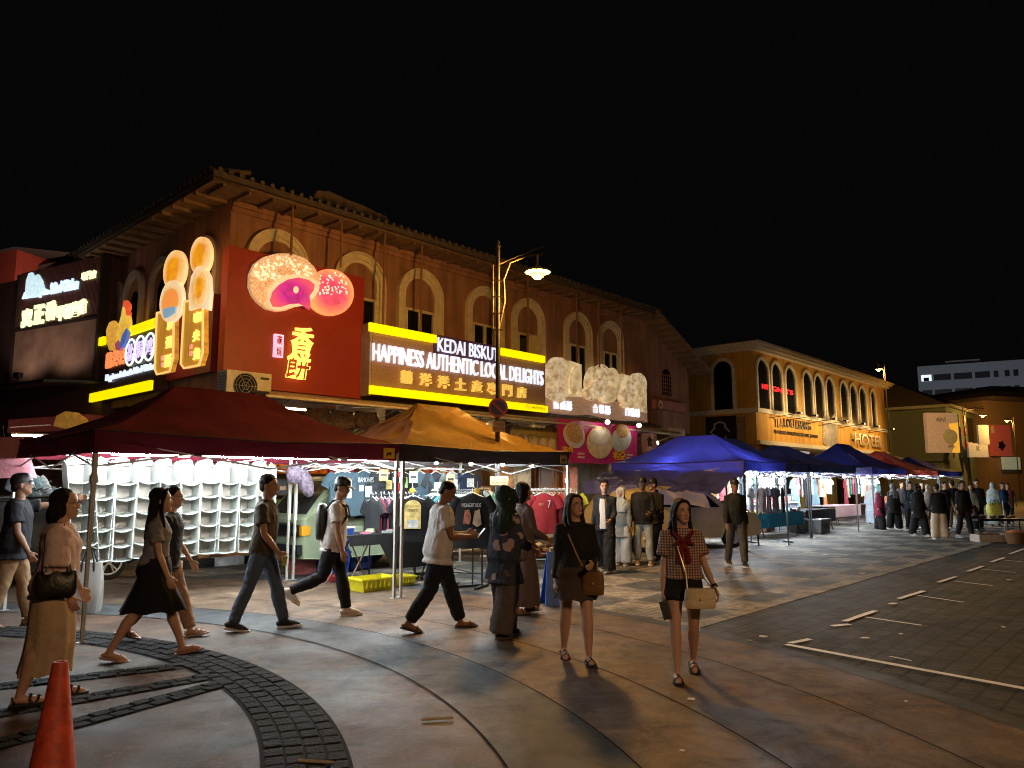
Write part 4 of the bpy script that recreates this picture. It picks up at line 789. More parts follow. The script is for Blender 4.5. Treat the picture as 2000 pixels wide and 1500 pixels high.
# ================================================================== CANOPIES
M['tent_leg'] = mat('pale steel tent leg', (.55, .53, .48), .4, .3); M['tent_leg_dark'] = mat('dark steel tent leg', (.05, .05, .055), .4, .4)
M['truss'] = mat('white truss bars', (.62, .62, .62), .45)
M['under'] = M['truss']
tubem = glow('cool white tube', (.86, .95, .98), 340.0); bulbw = glow('cool white bulb', (.86, .95, 1.0), 900.0)
def canopy(label, B, Lu, Lv, top=2.17, drop=.24, peak=2.9, ridge=.65, axis='u', m=None, mv=None, sag=.0, tag_m=None, dark=False, legs=(1, 1, 1, 1), truss=True, name='canopy_tent', lean=0):
    """pop-up canopy with its near corner at B, Lu along the street and Lv away from it"""
    t = thing(name, label, 'canopy', (B[0], B[1], 0), ROT, 'pop-up canopies'); n = 12
    per = [(Lu * i / n, 0) for i in range(n)] + [(Lu, Lv * i / n) for i in range(n)] + [(Lu - Lu * i / n, Lv) for i in range(n)] + [(0, Lv - Lv * i / n) for i in range(n)]
    c = (Lu / 2, Lv / 2)
    def rp(p):
        if axis == 'u': q = max(-1, min(1, (p[0] - c[0]) / max(1e-3, Lu / 2 - (Lv / 2) * .2) * 1.25)); x, y = c[0] + ridge * q, c[1]
        else: q = max(-1, min(1, (p[1] - c[1]) / max(1e-3, Lv / 2 - (Lu / 2) * .2) * 1.25)); x, y = c[0], c[1] + ridge * q
        return x, y, peak - sag * (1 - q * q)
    mb = MB(); st = 9
    for off in (0,):
        rings = []
        for j in range(st + 1):
            s = j / st * .985; rg = []
            for k, p in enumerate(per):
                rx, ry, rz = rp(p); f = s ** 1.45 if True else s
                e = 1 - abs(((k % n) / n) - .5) * 2          # 0 at corners, 1 mid edge
                z = top + (rz - top) * f - .05 * e * (1 - s) + (.022 * math.sin(k * 2.1 + j * .6) * s * (1 - s) * 3 + .035 * mnoise.noise(Vector((p[0] * 2, p[1] * 2, j * .7 + B[0])))) * (1.6 if sag else 1)
                rg.append((p[0] + (rx - p[0]) * s, p[1] + (ry - p[1]) * s, z))
            rings.append(rg)
        mb.loft(rings, cap=False); N_ = len(per); b0 = st * N_; mb.f.append(tuple(range(b0, b0 + N_))); mb.m.append(0)
    o = mb.build('canopy', m, t, smooth=True, angle=25)
    mb = MB(); rings = []
    for j in range(3):
        rg = []
        for k, p in enumerate(per):
            e = 1 - abs(((k % n) / n) - .5) * 2; d = 1.0 + .008 * j * math.sin(k * 1.9)
            rg.append((c[0] + (p[0] - c[0]) * d + 0, c[1] + (p[1] - c[1]) * d, top - .05 * e - drop * j / 2 + (.05 * e * j / 2)))
        rings.append(rg)
    mb.loft(rings, cap=False); mb.build('valance', mv or m, t, smooth=True, angle=30)
    mb = MB(); mb.tube([(c[0] + (p[0] - c[0]) * 1.002, c[1] + (p[1] - c[1]) * 1.002, top - .05 * (1 - abs(((k % n) / n) - .5) * 2) + .004) for k, p in enumerate(per + per[:1])], .011, 5); mb.build('piping', mat('dark seam piping', (.03, .012, .012), .7), t, smooth=True)
    lm = M['tent_leg_dark'] if dark else M['tent_leg']
    for k, (x, y) in enumerate(((.03, .03), (Lu - .03, .03), (Lu - .03, Lv - .03), (.03, Lv - .03))):
        if not legs[k]: continue
        mb = MB(); mb.box(x - .022, x + .022, y - .022, y + .022, 1.0, top - .03); mb.box(x - .017, x + .017, y - .017, y + .017, .012, 1.02); mb.box(x - .05, x + .05, y - .05, y + .05, 0.006, .02); mb.box(x - .034, x + .034, y - .034, y + .034, 1.62, 1.70); mb.build('leg', lm, t)
    if truss:
        mb = MB(); z0, z1 = top - drop - .02, top - .08
        for (a, b) in (((0, 0), (Lu, 0)), ((Lu, 0), (Lu, Lv)), ((0, Lv), (Lu, Lv)), ((0, 0), (0, Lv))):
            for k in range(2):
                p0 = [a[0] + (b[0] - a[0]) * k / 2, a[1] + (b[1] - a[1]) * k / 2]; p1 = [a[0] + (b[0] - a[0]) * (k + 1) / 2, a[1] + (b[1] - a[1]) * (k + 1) / 2]
                ix = lambda p: (p[0] + (c[0] - p[0]) * .012, p[1] + (c[1] - p[1]) * .012)
                p0, p1 = ix(p0), ix(p1)
                mb.tube([(*p0, z0 - .12), (*p1, z1)], .011, 5); mb.tube([(*p0, z1), (*p1, z0 - .12)], .011, 5)
        for p in ((0.05, .05), (Lu - .05, .05), (Lu - .05, Lv - .05), (.05, Lv - .05)): rx, ry, rz = rp(p); mb.tube([(p[0], p[1], top - .1), (rx, ry, rz - .12)], .011, 5)
        mb.build('truss', M['truss'], t)
    if tag_m:
        mb = MB(); mb.box(Lu - .30, Lu - .11, -.022, -.012, top - drop + .03, top - .06); lb = mb.build('maker_label', tag_m, t)
        mb = MB(); x, z = Lu - .205, top - .145    # small dark four-legged animal mark
        mb.prism([(x - .05, z - .03), (x - .045, z + .005), (x - .025, z + .03), (x - .01, z + .012), (x + .01, z + .034), (x + .025, z + .008), (x + .04, z + .03), (x + .055, z + .03), (x + .03, z - .005), (x + .028, z - .035), (x + .018, z - .035), (x + .016, z - .01), (x - .025, z - .01), (x - .03, z - .035), (x - .042, z - .035)], -.026, -.0221); mb.build('animal_mark', M['black_metal'], lb)
    return t
def B_(px_, py_): return G(px_, py_)
gold_lab = mat('yellow maker label', (.75, .45, .03), .5)
T1 = G(775, 1170) - U * 4.05
M['maroon'] = canopy_mat('maroon canopy cloth', (.085, .009, .016), .9, .015, spec=.12); M['darkcan'] = canopy_mat('dark bronze coated canopy cloth', (.14, .078, .012), .34, .02)
canopy('big maroon pop-up canopy at left over the hanging white organisers', T1, 4.05, 2.9, m=M['maroon'], tag_m=gold_lab, ridge=.62, peak=2.90)
T2 = G(775, 1170) + U * .06
canopy('dark bronze canopy lit gold by the street lamp, right of the maroon canopy', T2, 3.9, 2.9, m=M['darkcan'], mv=canopy_mat('black valance cloth', (.03, .02, .02), .5, .03), tag_m=mat('tan maker label', (.38, .27, .12), .5), ridge=.46, peak=2.99, sag=.10)
M['blue'] = canopy_mat('bright blue canopy cloth', (.045, .055, .50), .45, .10); M['navy'] = canopy_mat('navy canopy cloth', (.018, .022, .075), .5, .05); M['redcan'] = canopy_mat('red canopy cloth', (.40, .06, .04), .5, .10)
T3 = Vector((5.6, 18.0, 0))
canopy('bright blue canopy with a blue tarpaulin hanging off its left edge', T3, 2.5, 3.9, m=M['blue'], axis='v', ridge=.55, dark=True, top=2.16, legs=(1, 1, 1, 1))
M['deep'] = canopy_mat('deep blue canopy cloth', (.022, .026, .17), .5, .06); L4 = G(1560, 1055)
for k, (s, Lu, m, l, pk) in enumerate(((-2.6, 3.6, 'navy', 'dark navy canopy next to the bright blue canopy', 2.95), (1.1, 4.1, 'navy', 'dark navy canopy with orange lit corner in front of yellow building', 2.85), (6.9, 4.3, 'deep', 'deep blue canopy below the cream billboard behind the crowd', 3.15), (11.4, 4.6, 'redcan', 'red canopy beyond the crowd below the white signboard', 3.0), (16.2, 4.5, 'deep', 'blue canopy cut by right edge of the view beyond the crowd', 2.85))):
    canopy(l, L4 + U * s, Lu, 3.4, m=M[m], dark=True, peak=pk, ridge=.6)
# ------------------------------------------------------------------ lights hung under the canopies
def tube_light(fr, x, y, z, L, label, group, axis='x'):
    p = fr.w(x, y, 0); t = thing('tube_light', label, 'tube light', (p.x, p.y, z), fr.rot + (0 if axis == 'x' else R(90)), group)
    mb = MB(); mb.tube([(0, 0, 0), (L, 0, 0)], .013, 8); mb.build('tube', tubem, t)
    mb = MB(); mb.box(-.02, L + .02, -.02, .02, .014, .04); mb.build('fitting', M['white_metal'], t)
F1 = Fr((T1.x, T1.y, 0), ROT); F2 = Fr((T2.x, T2.y, 0), ROT); F3 = Fr((T3.x, T3.y, 0), ROT); F4 = Fr((L4.x, L4.y, 0), ROT)
g1 = 'tube lights under the maroon canopy'
for k in range(4): tube_light(F1, .25 + .97 * k, .22, 1.93 + .005 * k, .85, 'bright tube light along the front edge of maroon canopy', g1)
for k in range(3): tube_light(F1, .4 + 1.2 * k, 1.35, 2.0, .9, 'bright tube light across the middle of maroon canopy', g1)
for k in range(3): tube_light(F1, .3 + 1.3 * k, 2.15, 2.02, .9, 'bright tube light along the back edge of maroon canopy above the organisers', g1)
g2 = 'tube lights under the dark canopy'
for k in range(3): tube_light(F2, .25 + 1.25 * k, 1.75, 2.02, .9, 'bright tube light along the back of the dark canopy', g2)
for k in range(2): tube_light(F2, .5 + 1.6 * k, .9, 1.98, .8, 'bright tube light across the middle of the dark canopy', g2, 'x')
def bulb(fr, x, y, z, label, group, r=.05):
    p = fr.w(x, y, 0); t = thing('hanging_bulb', label, 'light bulb', (p.x, p.y, z), 0, group)
    mb = MB(); mb.ell((0, 0, 0), (r, r, r), 10, 8); mb.build('globe', bulbw, t, smooth=True); mb = MB(); mb.tube([(0, 0, r * .8), (0, 0, r + .05)], .02, 6); mb.tube([(0, 0, r + .05), (0, 0, .35)], .004, 4); mb.build('socket', M['white_metal'], t)
for k in range(4): bulb(F2, .9 + .75 * k, .28, 1.93, 'small white bulb at the front edge of dark canopy', 'bulbs under the dark canopy', .03)
for k in range(3): bulb(F3, .4 + .8 * k, 2.2 - .3 * k, 1.95, 'bright bulb under the bright blue canopy', 'bulbs under the blue canopy')
for k, (x_, d_) in enumerate(((1428, 19.3), (1456, 19.3))): q = D(x_, 924, d_); bulb(Fr((0, 0, 0), 0), q.x, q.y, q.z, ('bright bulb over the gold car windscreen, nearer the tarpaulin', 'bright bulb over the gold car bonnet, nearer the blue canopy leg')[k], 'bulbs under the blue canopy')
for k in range(11): bulb(F4, -1.9 + .72 * k, 1.3 + .5 * (k % 3), 1.86 + .06 * (k % 2), 'bright bulb in the row under the navy canopies', 'bulbs under the navy canopies', .055)
for k in range(5): tube_light(F4, 7.0 + 2.7 * k, .5, 1.96, 1.6, 'bright tube light under the far canopies behind the crowd', 'tube lights under the far canopies')
for k in range(5): bulb(F4, 7.2 + 3.0 * k, 2.1, 1.88, 'bright bulb under the far canopies behind the crowd', 'bulbs under the far canopies', .06)
# warm lights inside the shop
warm = glow('warm shop tube', (1.0, .70, .34), 24.0)
for k, x in enumerate((1.8, 3.6, 6.4, 8.2, 10.6, 12.9, 14.2)):
    p = FM.w(x, .75, 0); t = thing('ceiling_light', 'warm tube light on the ceiling of the open shop', 'ceiling light', (p.x, p.y, 3.45), ROT, 'warm lights inside the shop'); mb = MB(); mb.box(0, 1.2, -.05, .05, 0, .04); mb.build('diffuser', warm, t); mb = MB(); mb.box(-.03, 1.23, -.08, .08, .041, .24); mb.build('housing', M['white_metal'], t)
for k, (x, lab) in enumerate(((11.5, 'small lamp over the food banner, left one'), (13.3, 'small lamp over the food banner, right one'), (15.6, 'white lamp beside the pink hanging cloth sign'))):
    p = FM.w(x, -2.35 if k < 2 else -1.6, 0); t = thing('spot_lamp', lab, 'lamp', (p.x, p.y, 3.52 if k < 2 else 3.05), ROT, 'lamps over the food banner'); mb = MB(); mb.ell((0, 0, 0), (.09, .07, .07), 10, 8); mb.build('bulb', glow('banner lamp', (1.0, .86, .62), 28.0), t, smooth=True); mb = MB(); mb.tube([(0, 0, .06), (0, .5, .12)], .018, 6); mb.build('arm', M['black_metal'], t)
# ================================================================== HANGING ORGANISERS
org_m = mat('white ribbed organiser cloth', (.74, .78, .74), .8, var=.06, scale=10)
N, L, b = nodes_of(org_m); b.inputs['Transmission Weight'].default_value = 0
tb = N.new('ShaderNodeBsdfTranslucent'); tb.inputs[0].default_value = (.74, .78, .74, 1); mx = N.new('ShaderNodeMixShader'); mx.inputs[0].default_value = .35; L.new(b.outputs[0], mx.inputs[1]); L.new(tb.outputs[0], mx.inputs[2]); L.new(mx.outputs[0], N['Material Output'].inputs[0])
org_in = mat('beige organiser lining', (.60, .54, .46), .8, var=.08)
def organiser(seed):
    rg = random.Random(seed); t = thing('hanging_organiser', 'white cloth hanging organiser with open compartments in the row under maroon canopy', 'hanging organiser', (0, 0, 0), 0, 'white hanging organisers under the maroon canopy')
    w, dp, H, n = .30, .30, 1.27, 6; hs = H / n; th = .008
    cr = 7
    def side(sx):
        mb = MB()
        pts = [(0, .0), (0, -H), (dp, -H), (dp, .0), (dp * .5, .09)]
        y0 = sx * w / 2
        vs = []
        for off in (0, sx * th):
            for (d, z) in pts: vs.append((y0 + off + rg.uniform(-.006, .006), d, z))
        mb.add(vs, [(0, 1, 2, 3, 4), (9, 8, 7, 6, 5)] + [(i, i + 5, (i + 1) % 5 + 5, (i + 1) % 5) for i in range(5)]); return mb
    side(-1).build('side_panel', org_m, t); side(1).build('side_panel', org_m, t)
    mb = MB(); mb.box(-w / 2, w / 2, dp - .006, dp, -H, 0); mb.build('back_panel', org_in, t)
    for k in range(n + 1):
        mb = MB(); rows = []
        for s in (0, th):
            for j in range(2):
                for i in range(cr + 1):
                    q = i / cr; sg_ = (.046 if k < n else .018) * (4 * q * (1 - q)) * (1 if j == 0 else .6) + rg.uniform(0, .003)
                    rows.append((-w / 2 + w * q, dp * j * .98, -hs * k - sg_ + s))
        nn = cr + 1; fs = []
        for i in range(cr): fs += [(i, i + nn, i + nn + 1, i + 1), (2 * nn + i, 2 * nn + i + 1, 3 * nn + i + 1, 3 * nn + i), (i, i + 1, 2 * nn + i + 1, 2 * nn + i)]
        if k == 0: continue
        mb.add(rows, fs); mb.build('shelf', org_m, t, smooth=True)
    mb = MB(); top = []
    for s in (0, .01):
        for i in range(9): a = math.pi * i / 8; top.append((-w / 2 * math.cos(a), dp * .9 if s else dp * .88, .01 + .11 * math.sin(a)))
    mb.add(top, [tuple(range(9)), tuple(range(17, 8, -1))] + [(i, i + 9, i + 10, i + 1) for i in range(8)]); mb.build('top_flap', org_m, t)
    mb = MB(); mb.tube([(-.06, dp * .5, .02), (-.06, dp * .5, .10), (0, dp * .5, .125), (.06, dp * .5, .10), (.06, dp * .5, .02)], .008, 5); mb.build('hanger_strap', org_m, t)
    return t
org_protos = [organiser(s) for s in (1, 2)]
for k in range(10):
    o = org_protos[k] if k < 2 else dup(org_protos[k % 2])
    p = F1.w(.66 + k * .300, 2.72 - .25, 0); o.location = (p.x, p.y, 1.86 - .012 * (k % 3)); o.rotation_euler = (R(1.5 * ((k * 7) % 3 - 1)), R(-2.5 + 1.4 * (k % 4) - (4 if k == 0 else 0)), ROT + R(((k * 5) % 7 - 3) * 1.6))
# ================================================================== CLOTHES
tee_cache = {}
def tee_mb(w=.52, h=.70, d=.05, long=False, seed=0, dress=False):
    rg = random.Random(seed); mb = MB(); rings = []; n = 18
    prof = [(0, .09, .035), (.03, .16, .04), (.07, .38, .05), (.14, .50, .055), (.30, .47, .06), (.6, .48, .06), (.85, .50, .055), (1.0, .51, .05)]
    for q, ww, dd in prof:
        rg_ = []
        for k in range(n):
            a = 2 * math.pi * k / n; wv = .012 * math.sin(a * 4 + seed + q * 3) * q * 1.6
            flare = (1 + .5 * q if dress else 1)
            rg_.append((w * ww * flare * math.cos(a) * 1.0, (d * dd * 18 / 1.0 * .05 / .055 * .9 + wv) * math.sin(a) * .9, -h * q + .01 * math.sin(a * 3 + seed) * q))
        rings.append(rg_)
    mb.loft(rings)
    for s in (-1, 1):
        if long: pts = [(s * w * .36, 0, -.07 * h), (s * w * .52, 0, -.25 * h), (s * w * .58, .01, -.8 * h)]; r = [.085, .075, .055]
        else: pts = [(s * w * .36, 0, -.08 * h), (s * w * .55, 0, -.2 * h), (s * w * .66, 0, -.36 * h)]; r = [.085, .085, .09]
        mb.tube(pts, r, 10, flat=.42, up=(0, 0, 1) if False else (1, 0, 0))
    return mb
def garment(m, name='hanging_shirt', label='', group=None, long=False, seed=0, loc=(0, 0, 0), rot=0, h=.70, w=.52, prt=None, hanger=True, dress=False):
    t = thing(name, label, 'shirt' if not dress else 'dress', loc, rot, group)
    key = (m.name, long, seed % 3, h, w, dress)
    if key in tee_cache: o = bpy.data.objects.new('cloth_body', tee_cache[key]); COL.objects.link(o); o.parent = t
    else: o = tee_mb(w, h, .05, long, seed % 3, dress).build('cloth_body', m, t, smooth=True, angle=60); tee_cache[key] = o.data
    if hanger:
        if 'hang' in tee_cache: hg = bpy.data.objects.new('hanger', tee_cache['hang']); COL.objects.link(hg); hg.parent = t
        else:
            mb = MB(); mb.tube([(-.2, 0, -.06), (0, 0, .03), (.2, 0, -.06)], .009, 5); mb.tube([(0, 0, .02), (0, 0, .08), (.03, 0, .11), (.05, 0, .08)], .004, 4); hg = mb.build('hanger', M['white_metal'], t); tee_cache['hang'] = hg.data
    if prt: prt(t)
    return t
palette = {'black': (.010, .010, .012), 'charcoal': (.03, .032, .037), 'slate blue': (.045, .075, .10), 'navy': (.015, .022, .045), 'crimson': (.34, .03, .05), 'pink': (.55, .12, .16), 'white': (.6, .6, .58), 'teal': (.03, .22, .21), 'lime': (.34, .42, .06), 'grey': (.16, .17, .18), 'red': (.32, .025, .03), 'pale blue': (.25, .38, .45), 'tan': (.42, .28, .16), 'orange': (.6, .22, .08), 'maroon': (.13, .015, .025), 'green': (.06, .14, .07), 'cream': (.56, .48, .34), 'purple': (.13, .08, .2)}
CL = {k: cloth(k + ' cotton', v) for k, v in palette.items()}
pr_white = mat('faded white print', (.55, .58, .58), .7, var=.45, scale=18); pr_yel = mat('yellow cream print', (.65, .5, .18), .7, var=.4, scale=12); pr_red = mat('dull red print', (.35, .12, .06), .7, var=.6, scale=14)
def plate(t, x0, x1, z0, z1, m, y=-.062, nm='print'): mb = MB(); mb.box(x0, x1, y - .006, y, z0, z1); return mb.build(nm, m, t)
def pr_txt(s, m, x0, z0, x1, z1): return lambda t: text(s, 'print', m, t, x0, z0, x1, z1, -.060, .008, off=.01)
def rail(fr, x0, x1, y, z, label, posts=True, m=None, foot='T', name='clothes_rail'):
    p = fr.w(x0, y, 0); t = thing(name, label, 'clothes rail', (p.x, p.y, 0), fr.rot); m = m or M['black_metal']; L_ = x1 - x0
    mb = MB(); mb.tube([(0, 0, z), (L_, 0, z)], .014, 8); mb.build('bar', m, t, smooth=True)
    for x in (0.02, L_ - .02):
        mb = MB(); mb.tube([(x, 0, .03), (x, 0, z - .01)], .014, 8); mb.build('post', m, t, smooth=True); mb = MB(); mb.box(x - .02, x + .02, -.26, .26, .01, .045); mb.build('foot', m, t)
    mb = MB(); mb.tube([(.02, 0, .22), (L_ - .02, 0, .22)], .008, 6); mb.build('brace', m, t)
    return t
def row(fr, x0, x1, y, z, cols, group, where, seed=0, rot_off=90, step=.075, long=None):
    rg = random.Random(seed); x = x0; k = 0
    while x < x1:
        c = cols[k % len(cols)]; p = fr.w(x, y + rg.uniform(-.02, .02), 0)
        garment(CL[c], 'hanging_shirt', f'{c} shirt seen edge on {where}', group, long=bool(long and k % long == 0), seed=k, loc=(p.x, p.y, z - .02), rot=fr.rot + R(rot_off + rg.uniform(-8, 8)), h=rg.uniform(.66, .74)); x += step * rg.uniform(.8, 1.2); k += 1
# front rack in the dark canopy stall
FS = Fr((T2.x, T2.y, 0), ROT)
def fx(px_, d): p = D(px_, 980, d); q = p - FS.o; return q.dot(FS.x), q.dot(FS.y)
x0, y0 = fx(718, 13.2); x1, y1 = fx(822, 12.2)
def rail_between(pa, da, pb, db, z, label, m=None):
    a, b = D(pa, 980, da), D(pb, 980, db); d = Vector((b.x - a.x, b.y - a.y, 0)); fr = Fr((a.x, a.y, 0), math.atan2(d.y, d.x)); rail(fr, 0, d.length, 0, z, label, m=m); return fr, d.length
fr, Ln = rail_between(722, 12.6, 815, 13.1, 1.42, 'black clothes rail of coloured shirts left of the shared canopy legs')
row(fr, .05, Ln - .05, 0, 1.38, ['charcoal', 'crimson', 'navy', 'pink', 'slate blue', 'charcoal', 'pale blue', 'white', 'maroon', 'black'], 'shirts on the left rail', 'on the rail left of canopy legs', 1)
def yp(t): plate(t, -.13, .13, -.5, -.13, pr_yel); mb = MB(); mb.prism([(.13 * math.cos(k * .28), -.16 + .11 * math.sin(k * .28)) for k in range(12)], -.068, -.0581); mb.build('print', pr_yel, t); text('TOKYO', 'print', M['black_metal'], t, -.09, -.24, .09, -.19, -.068, .004); plate(t, -.09, .09, -.48, -.36, pr_white, -.069)
p = D(806, 1000, 12.0); garment(CL['black'], label='black shirt with arched cream yellow print facing the walkway', seed=2, loc=(p.x, p.y, 1.40), rot=R(8), prt=yp)
fr, Ln = rail_between(838, 13.6, 925, 11.9, 1.46, 'black clothes rail of dark shirts ending in a black printed shirt')
row(fr, .05, Ln - .12, 0, 1.42, ['slate blue', 'pale blue', 'charcoal', 'navy', 'teal', 'slate blue', 'black', 'charcoal'], 'shirts on the middle rail', 'on the rail behind the man with phone', 2, step=.085, rot_off=86)
def bp_(t):
    text('MIDNIGHT RIDE', 'print', pr_white, t, -.15, -.2, .15, -.14, -.062, .006); mb = MB(); mb.prism([(-.13, -.45), (-.10, -.25), (-.03, -.24), (0, -.36), (-.03, -.46)], -.066, -.056); mb.build('print', pr_red, t); mb = MB(); mb.prism([(.02, -.45), (.05, -.26), (.13, -.23), (.16, -.46), (.09, -.50)], -.066, -.056); mb.build('print', mat('tan print', (.34, .25, .15), .7, var=.5, scale=10), t)
p = D(922, 1000, 11.6); garment(CL['black'], label='large black long sleeved shirt with red and tan print facing the walkway', seed=1, long=True, loc=(p.x, p.y, 1.45), rot=R(-8), h=.82, w=.60, prt=bp_)
p = D(935, 1000, 11.65); rail(Fr((p.x - .45, p.y + .35, 0), R(-20)), 0, .55, 0, 1.50, 'small black T footed display stand holding the black printed shirt', name='display_stand')
for px_, d, l in ((805, 11.9, 'yellow round price disc above the arched print shirt'), (932, 11.4, 'yellow round price disc above the large black shirt')):
    p = D(px_, 980, d); t = thing('price_disc', l, 'price tag', (p.x, p.y, 1.50), 0, 'yellow price discs'); mb = MB(); mb.ell((0, 0, 0), (.045, .012, .045), 14, 8); mb.build('disc', mat('yellow card disc', (.8, .58, .05), .5), t, smooth=True); mb = MB(); mb.tube([(0, .01, .04), (0, .01, .14)], .005, 5); mb.build('hook', M['white_metal'], t)
# right hand white rack
fr, Ln = rail_between(968, 14.6, 1128, 15.6, 1.47, 'white pipe clothes rail of mixed shirts beside the blue floor sign', m=M['white_metal'])
row(fr, .05, Ln - .05, 0, 1.43, ['green', 'lime', 'charcoal', 'pink', 'white', 'navy', 'crimson', 'grey', 'black', 'teal', 'pale blue'], 'shirts on the white rail', 'on the white pipe rail', 4, step=.08)
p = D(1062, 1000, 13.9); garment(CL['red'], label='dark red football shirt with number seven facing the walkway', seed=0, loc=(p.x, p.y, 1.43), rot=R(10), h=.74, w=.50, prt=lambda t: (text('7', 'print', pr_white, t, .06, -.26, .12, -.13, -.062, .006), text('FLY', 'print', pr_yel, t, -.10, -.22, -.02, -.18, -.062, .006)))
rail(Fr((p.x - .55, p.y + .03, 0), R(10)), 0, 1.1, 0, 1.5, 'short white pipe stand holding the red football shirt', m=M['white_metal'], name='display_stand')
fr, Ln = rail_between(838, 15.0, 958, 16.6, 1.5, 'far grey clothes rail of shirts at the back of the dark canopy', m=M['white_metal'])
row(fr, .05, Ln - .05, 0, 1.46, ['charcoal', 'pale blue', 'navy', 'white', 'slate blue', 'black'], 'shirts on the far rail', 'on the far rail at the back', 6, step=.11)
# wall of dark shirts along the back of the stall
mb = MB(); mb.tube([FS.w(-.2, 2.86, 1.90), FS.w(3.95, 2.86, 1.90)], .014, 6); tag(mb.build('hanging_bar', M['white_metal'], smooth=True), 'white bar along the back of dark canopy holding the row of dark shirts', 'bar')
def w_pl(x0, x1, z0, z1): return lambda t: plate(t, x0, x1, z0, z1, pr_white)
def faceprt(t): plate(t, -.13, .13, -.48, -.16, pr_white); mb = MB(); mb.prism([(-.05 + .07 * math.cos(k * .4), -.30 + .10 * math.sin(k * .4)) for k in range(16)], -.072, -.0681); mb.build('print', CL['charcoal'], t); mb = MB(); mb.prism([(.0, -.45), (.06, -.40), (.05, -.28), (.01, -.36)], -.072, -.0681); mb.build('print', CL['charcoal'], t)
back = [('slate blue', 'slate shirt with white photo print on the back row', faceprt), ('slate blue', 'slate shirt with white block lettering on the back row', lambda t: (text('RAMONES', 'print', pr_white, t, -.18, -.20, .18, -.11, -.062, .006), plate(t, -.15, -.05, -.36, -.25, pr_white), plate(t, -.01, .14, -.47, -.27, pr_white))), ('charcoal', 'charcoal shirt with yellow patch on the back row', lambda t: plate(t, .02, .16, -.33, -.16, pr_yel)), ('black', 'black shirt with small green patch on the back row', lambda t: plate(t, -.06, .10, -.30, -.10, mat('green print', (.3, .55, .2), .7))), ('slate blue', 'plain slate shirt near the middle of the back row', None), ('charcoal', 'charcoal shirt with grey print on the back row', w_pl(-.12, .12, -.42, -.2)), ('grey', 'grey shirt with pale print near the right end of the back row', w_pl(-.10, .1, -.36, -.14)), ('navy', 'navy shirt at the right end of the back row', w_pl(-.08, .12, -.3, -.12))]
for k, (c, l, pr) in enumerate(back):
    p = FS.w(.93 + k * .44, 2.8, 0); garment(CL[c], label=l, group='dark shirts on the back row', seed=k, loc=(p.x, p.y, 1.83), rot=ROT + R((k * 7) % 9 - 4), h=.8, w=.56, prt=pr)
for k, (c, l, w_, h_) in enumerate((('red', 'small red trousers hung before the back row of shirts', .14, .36), ('orange', 'orange sheet pinned before the back row of shirts', .2, .2), ('lime', 'lime green card pinned before the back row of shirts', .2, .22), ('tan', 'tan card pinned before the back row of shirts', .22, .22), ('lime', 'green card at the right of the back row of shirts', .12, .26))):
    p = FS.w((1.9, 1.55, 2.25, 3.2, 2.9)[k], 2.45, 0); t = thing('pinned_cloth' if k == 0 else 'price_card', l, 'cloth' if k == 0 else 'card', (p.x, p.y, (1.82, 1.86, 1.84, 1.80, 1.62)[k]), ROT, 'cards hung in the dark canopy stall' if k else None); mb = MB()
    if k == 0: mb.prism([(-.09, 0), (.09, 0), (.10, -.38), (.02, -.38), (0, -.12), (-.02, -.38), (-.10, -.38)], -.02, .02); mb.build('trousers', CL['red'], t)
    else: mb.box(-w_ / 2, w_ / 2, -.004, .004, -h_, 0); mb.build('card', mat(c + ' card', palette[c] if c != 'lime' else (.25, .7, .25), .6), t); mb = MB(); mb.box(-w_ / 2 + .03, w_ / 2 - .03, -.007, -.0045, -h_ * .6, -h_ * .4); mb.build('printed_line', M['black_metal'], t)
# patterned fabric bundle at the white tent leg and colourful packets beyond the van
pat = mat('dark purple patterned cloth', (.035, .02, .06), .8, var=.8, scale=22, c2=(.2, .15, .2)); p = F1.w(4.02, 2.7, 0)
t = thing('cloth_bundle', 'bundle of dark purple patterned cloth hung at the top of the white canopy leg', 'cloth bundle', (p.x, p.y, 1.92), ROT); mb = MB(); mb.ell((-.04, -.05, -.15), (.16, .12, .18)); mb.ell((.14, -.08, -.30), (.13, .1, .26), rot=Matrix.Rotation(-.4, 3, 'Y')); mb.build('folds', pat, t, smooth=True); mb = MB(); mb.tube([(0, 0, .05), (0, -.03, 0)], .01, 5); mb.build('tie', M['white_metal'], t)
pk_cols = [(.7, .08, .04), (.8, .5, .04), (.15, .4, .06), (.75, .2, .02), (.5, .03, .1), (.85, .65, .1), (.1, .2, .4)]
pkm = [mat('packet print %s' % 'abcdefg'[i], c, .35, var=.5, scale=12) for i, c in enumerate(pk_cols)]; names = ['red', 'yellow', 'green', 'orange', 'crimson', 'gold', 'blue']
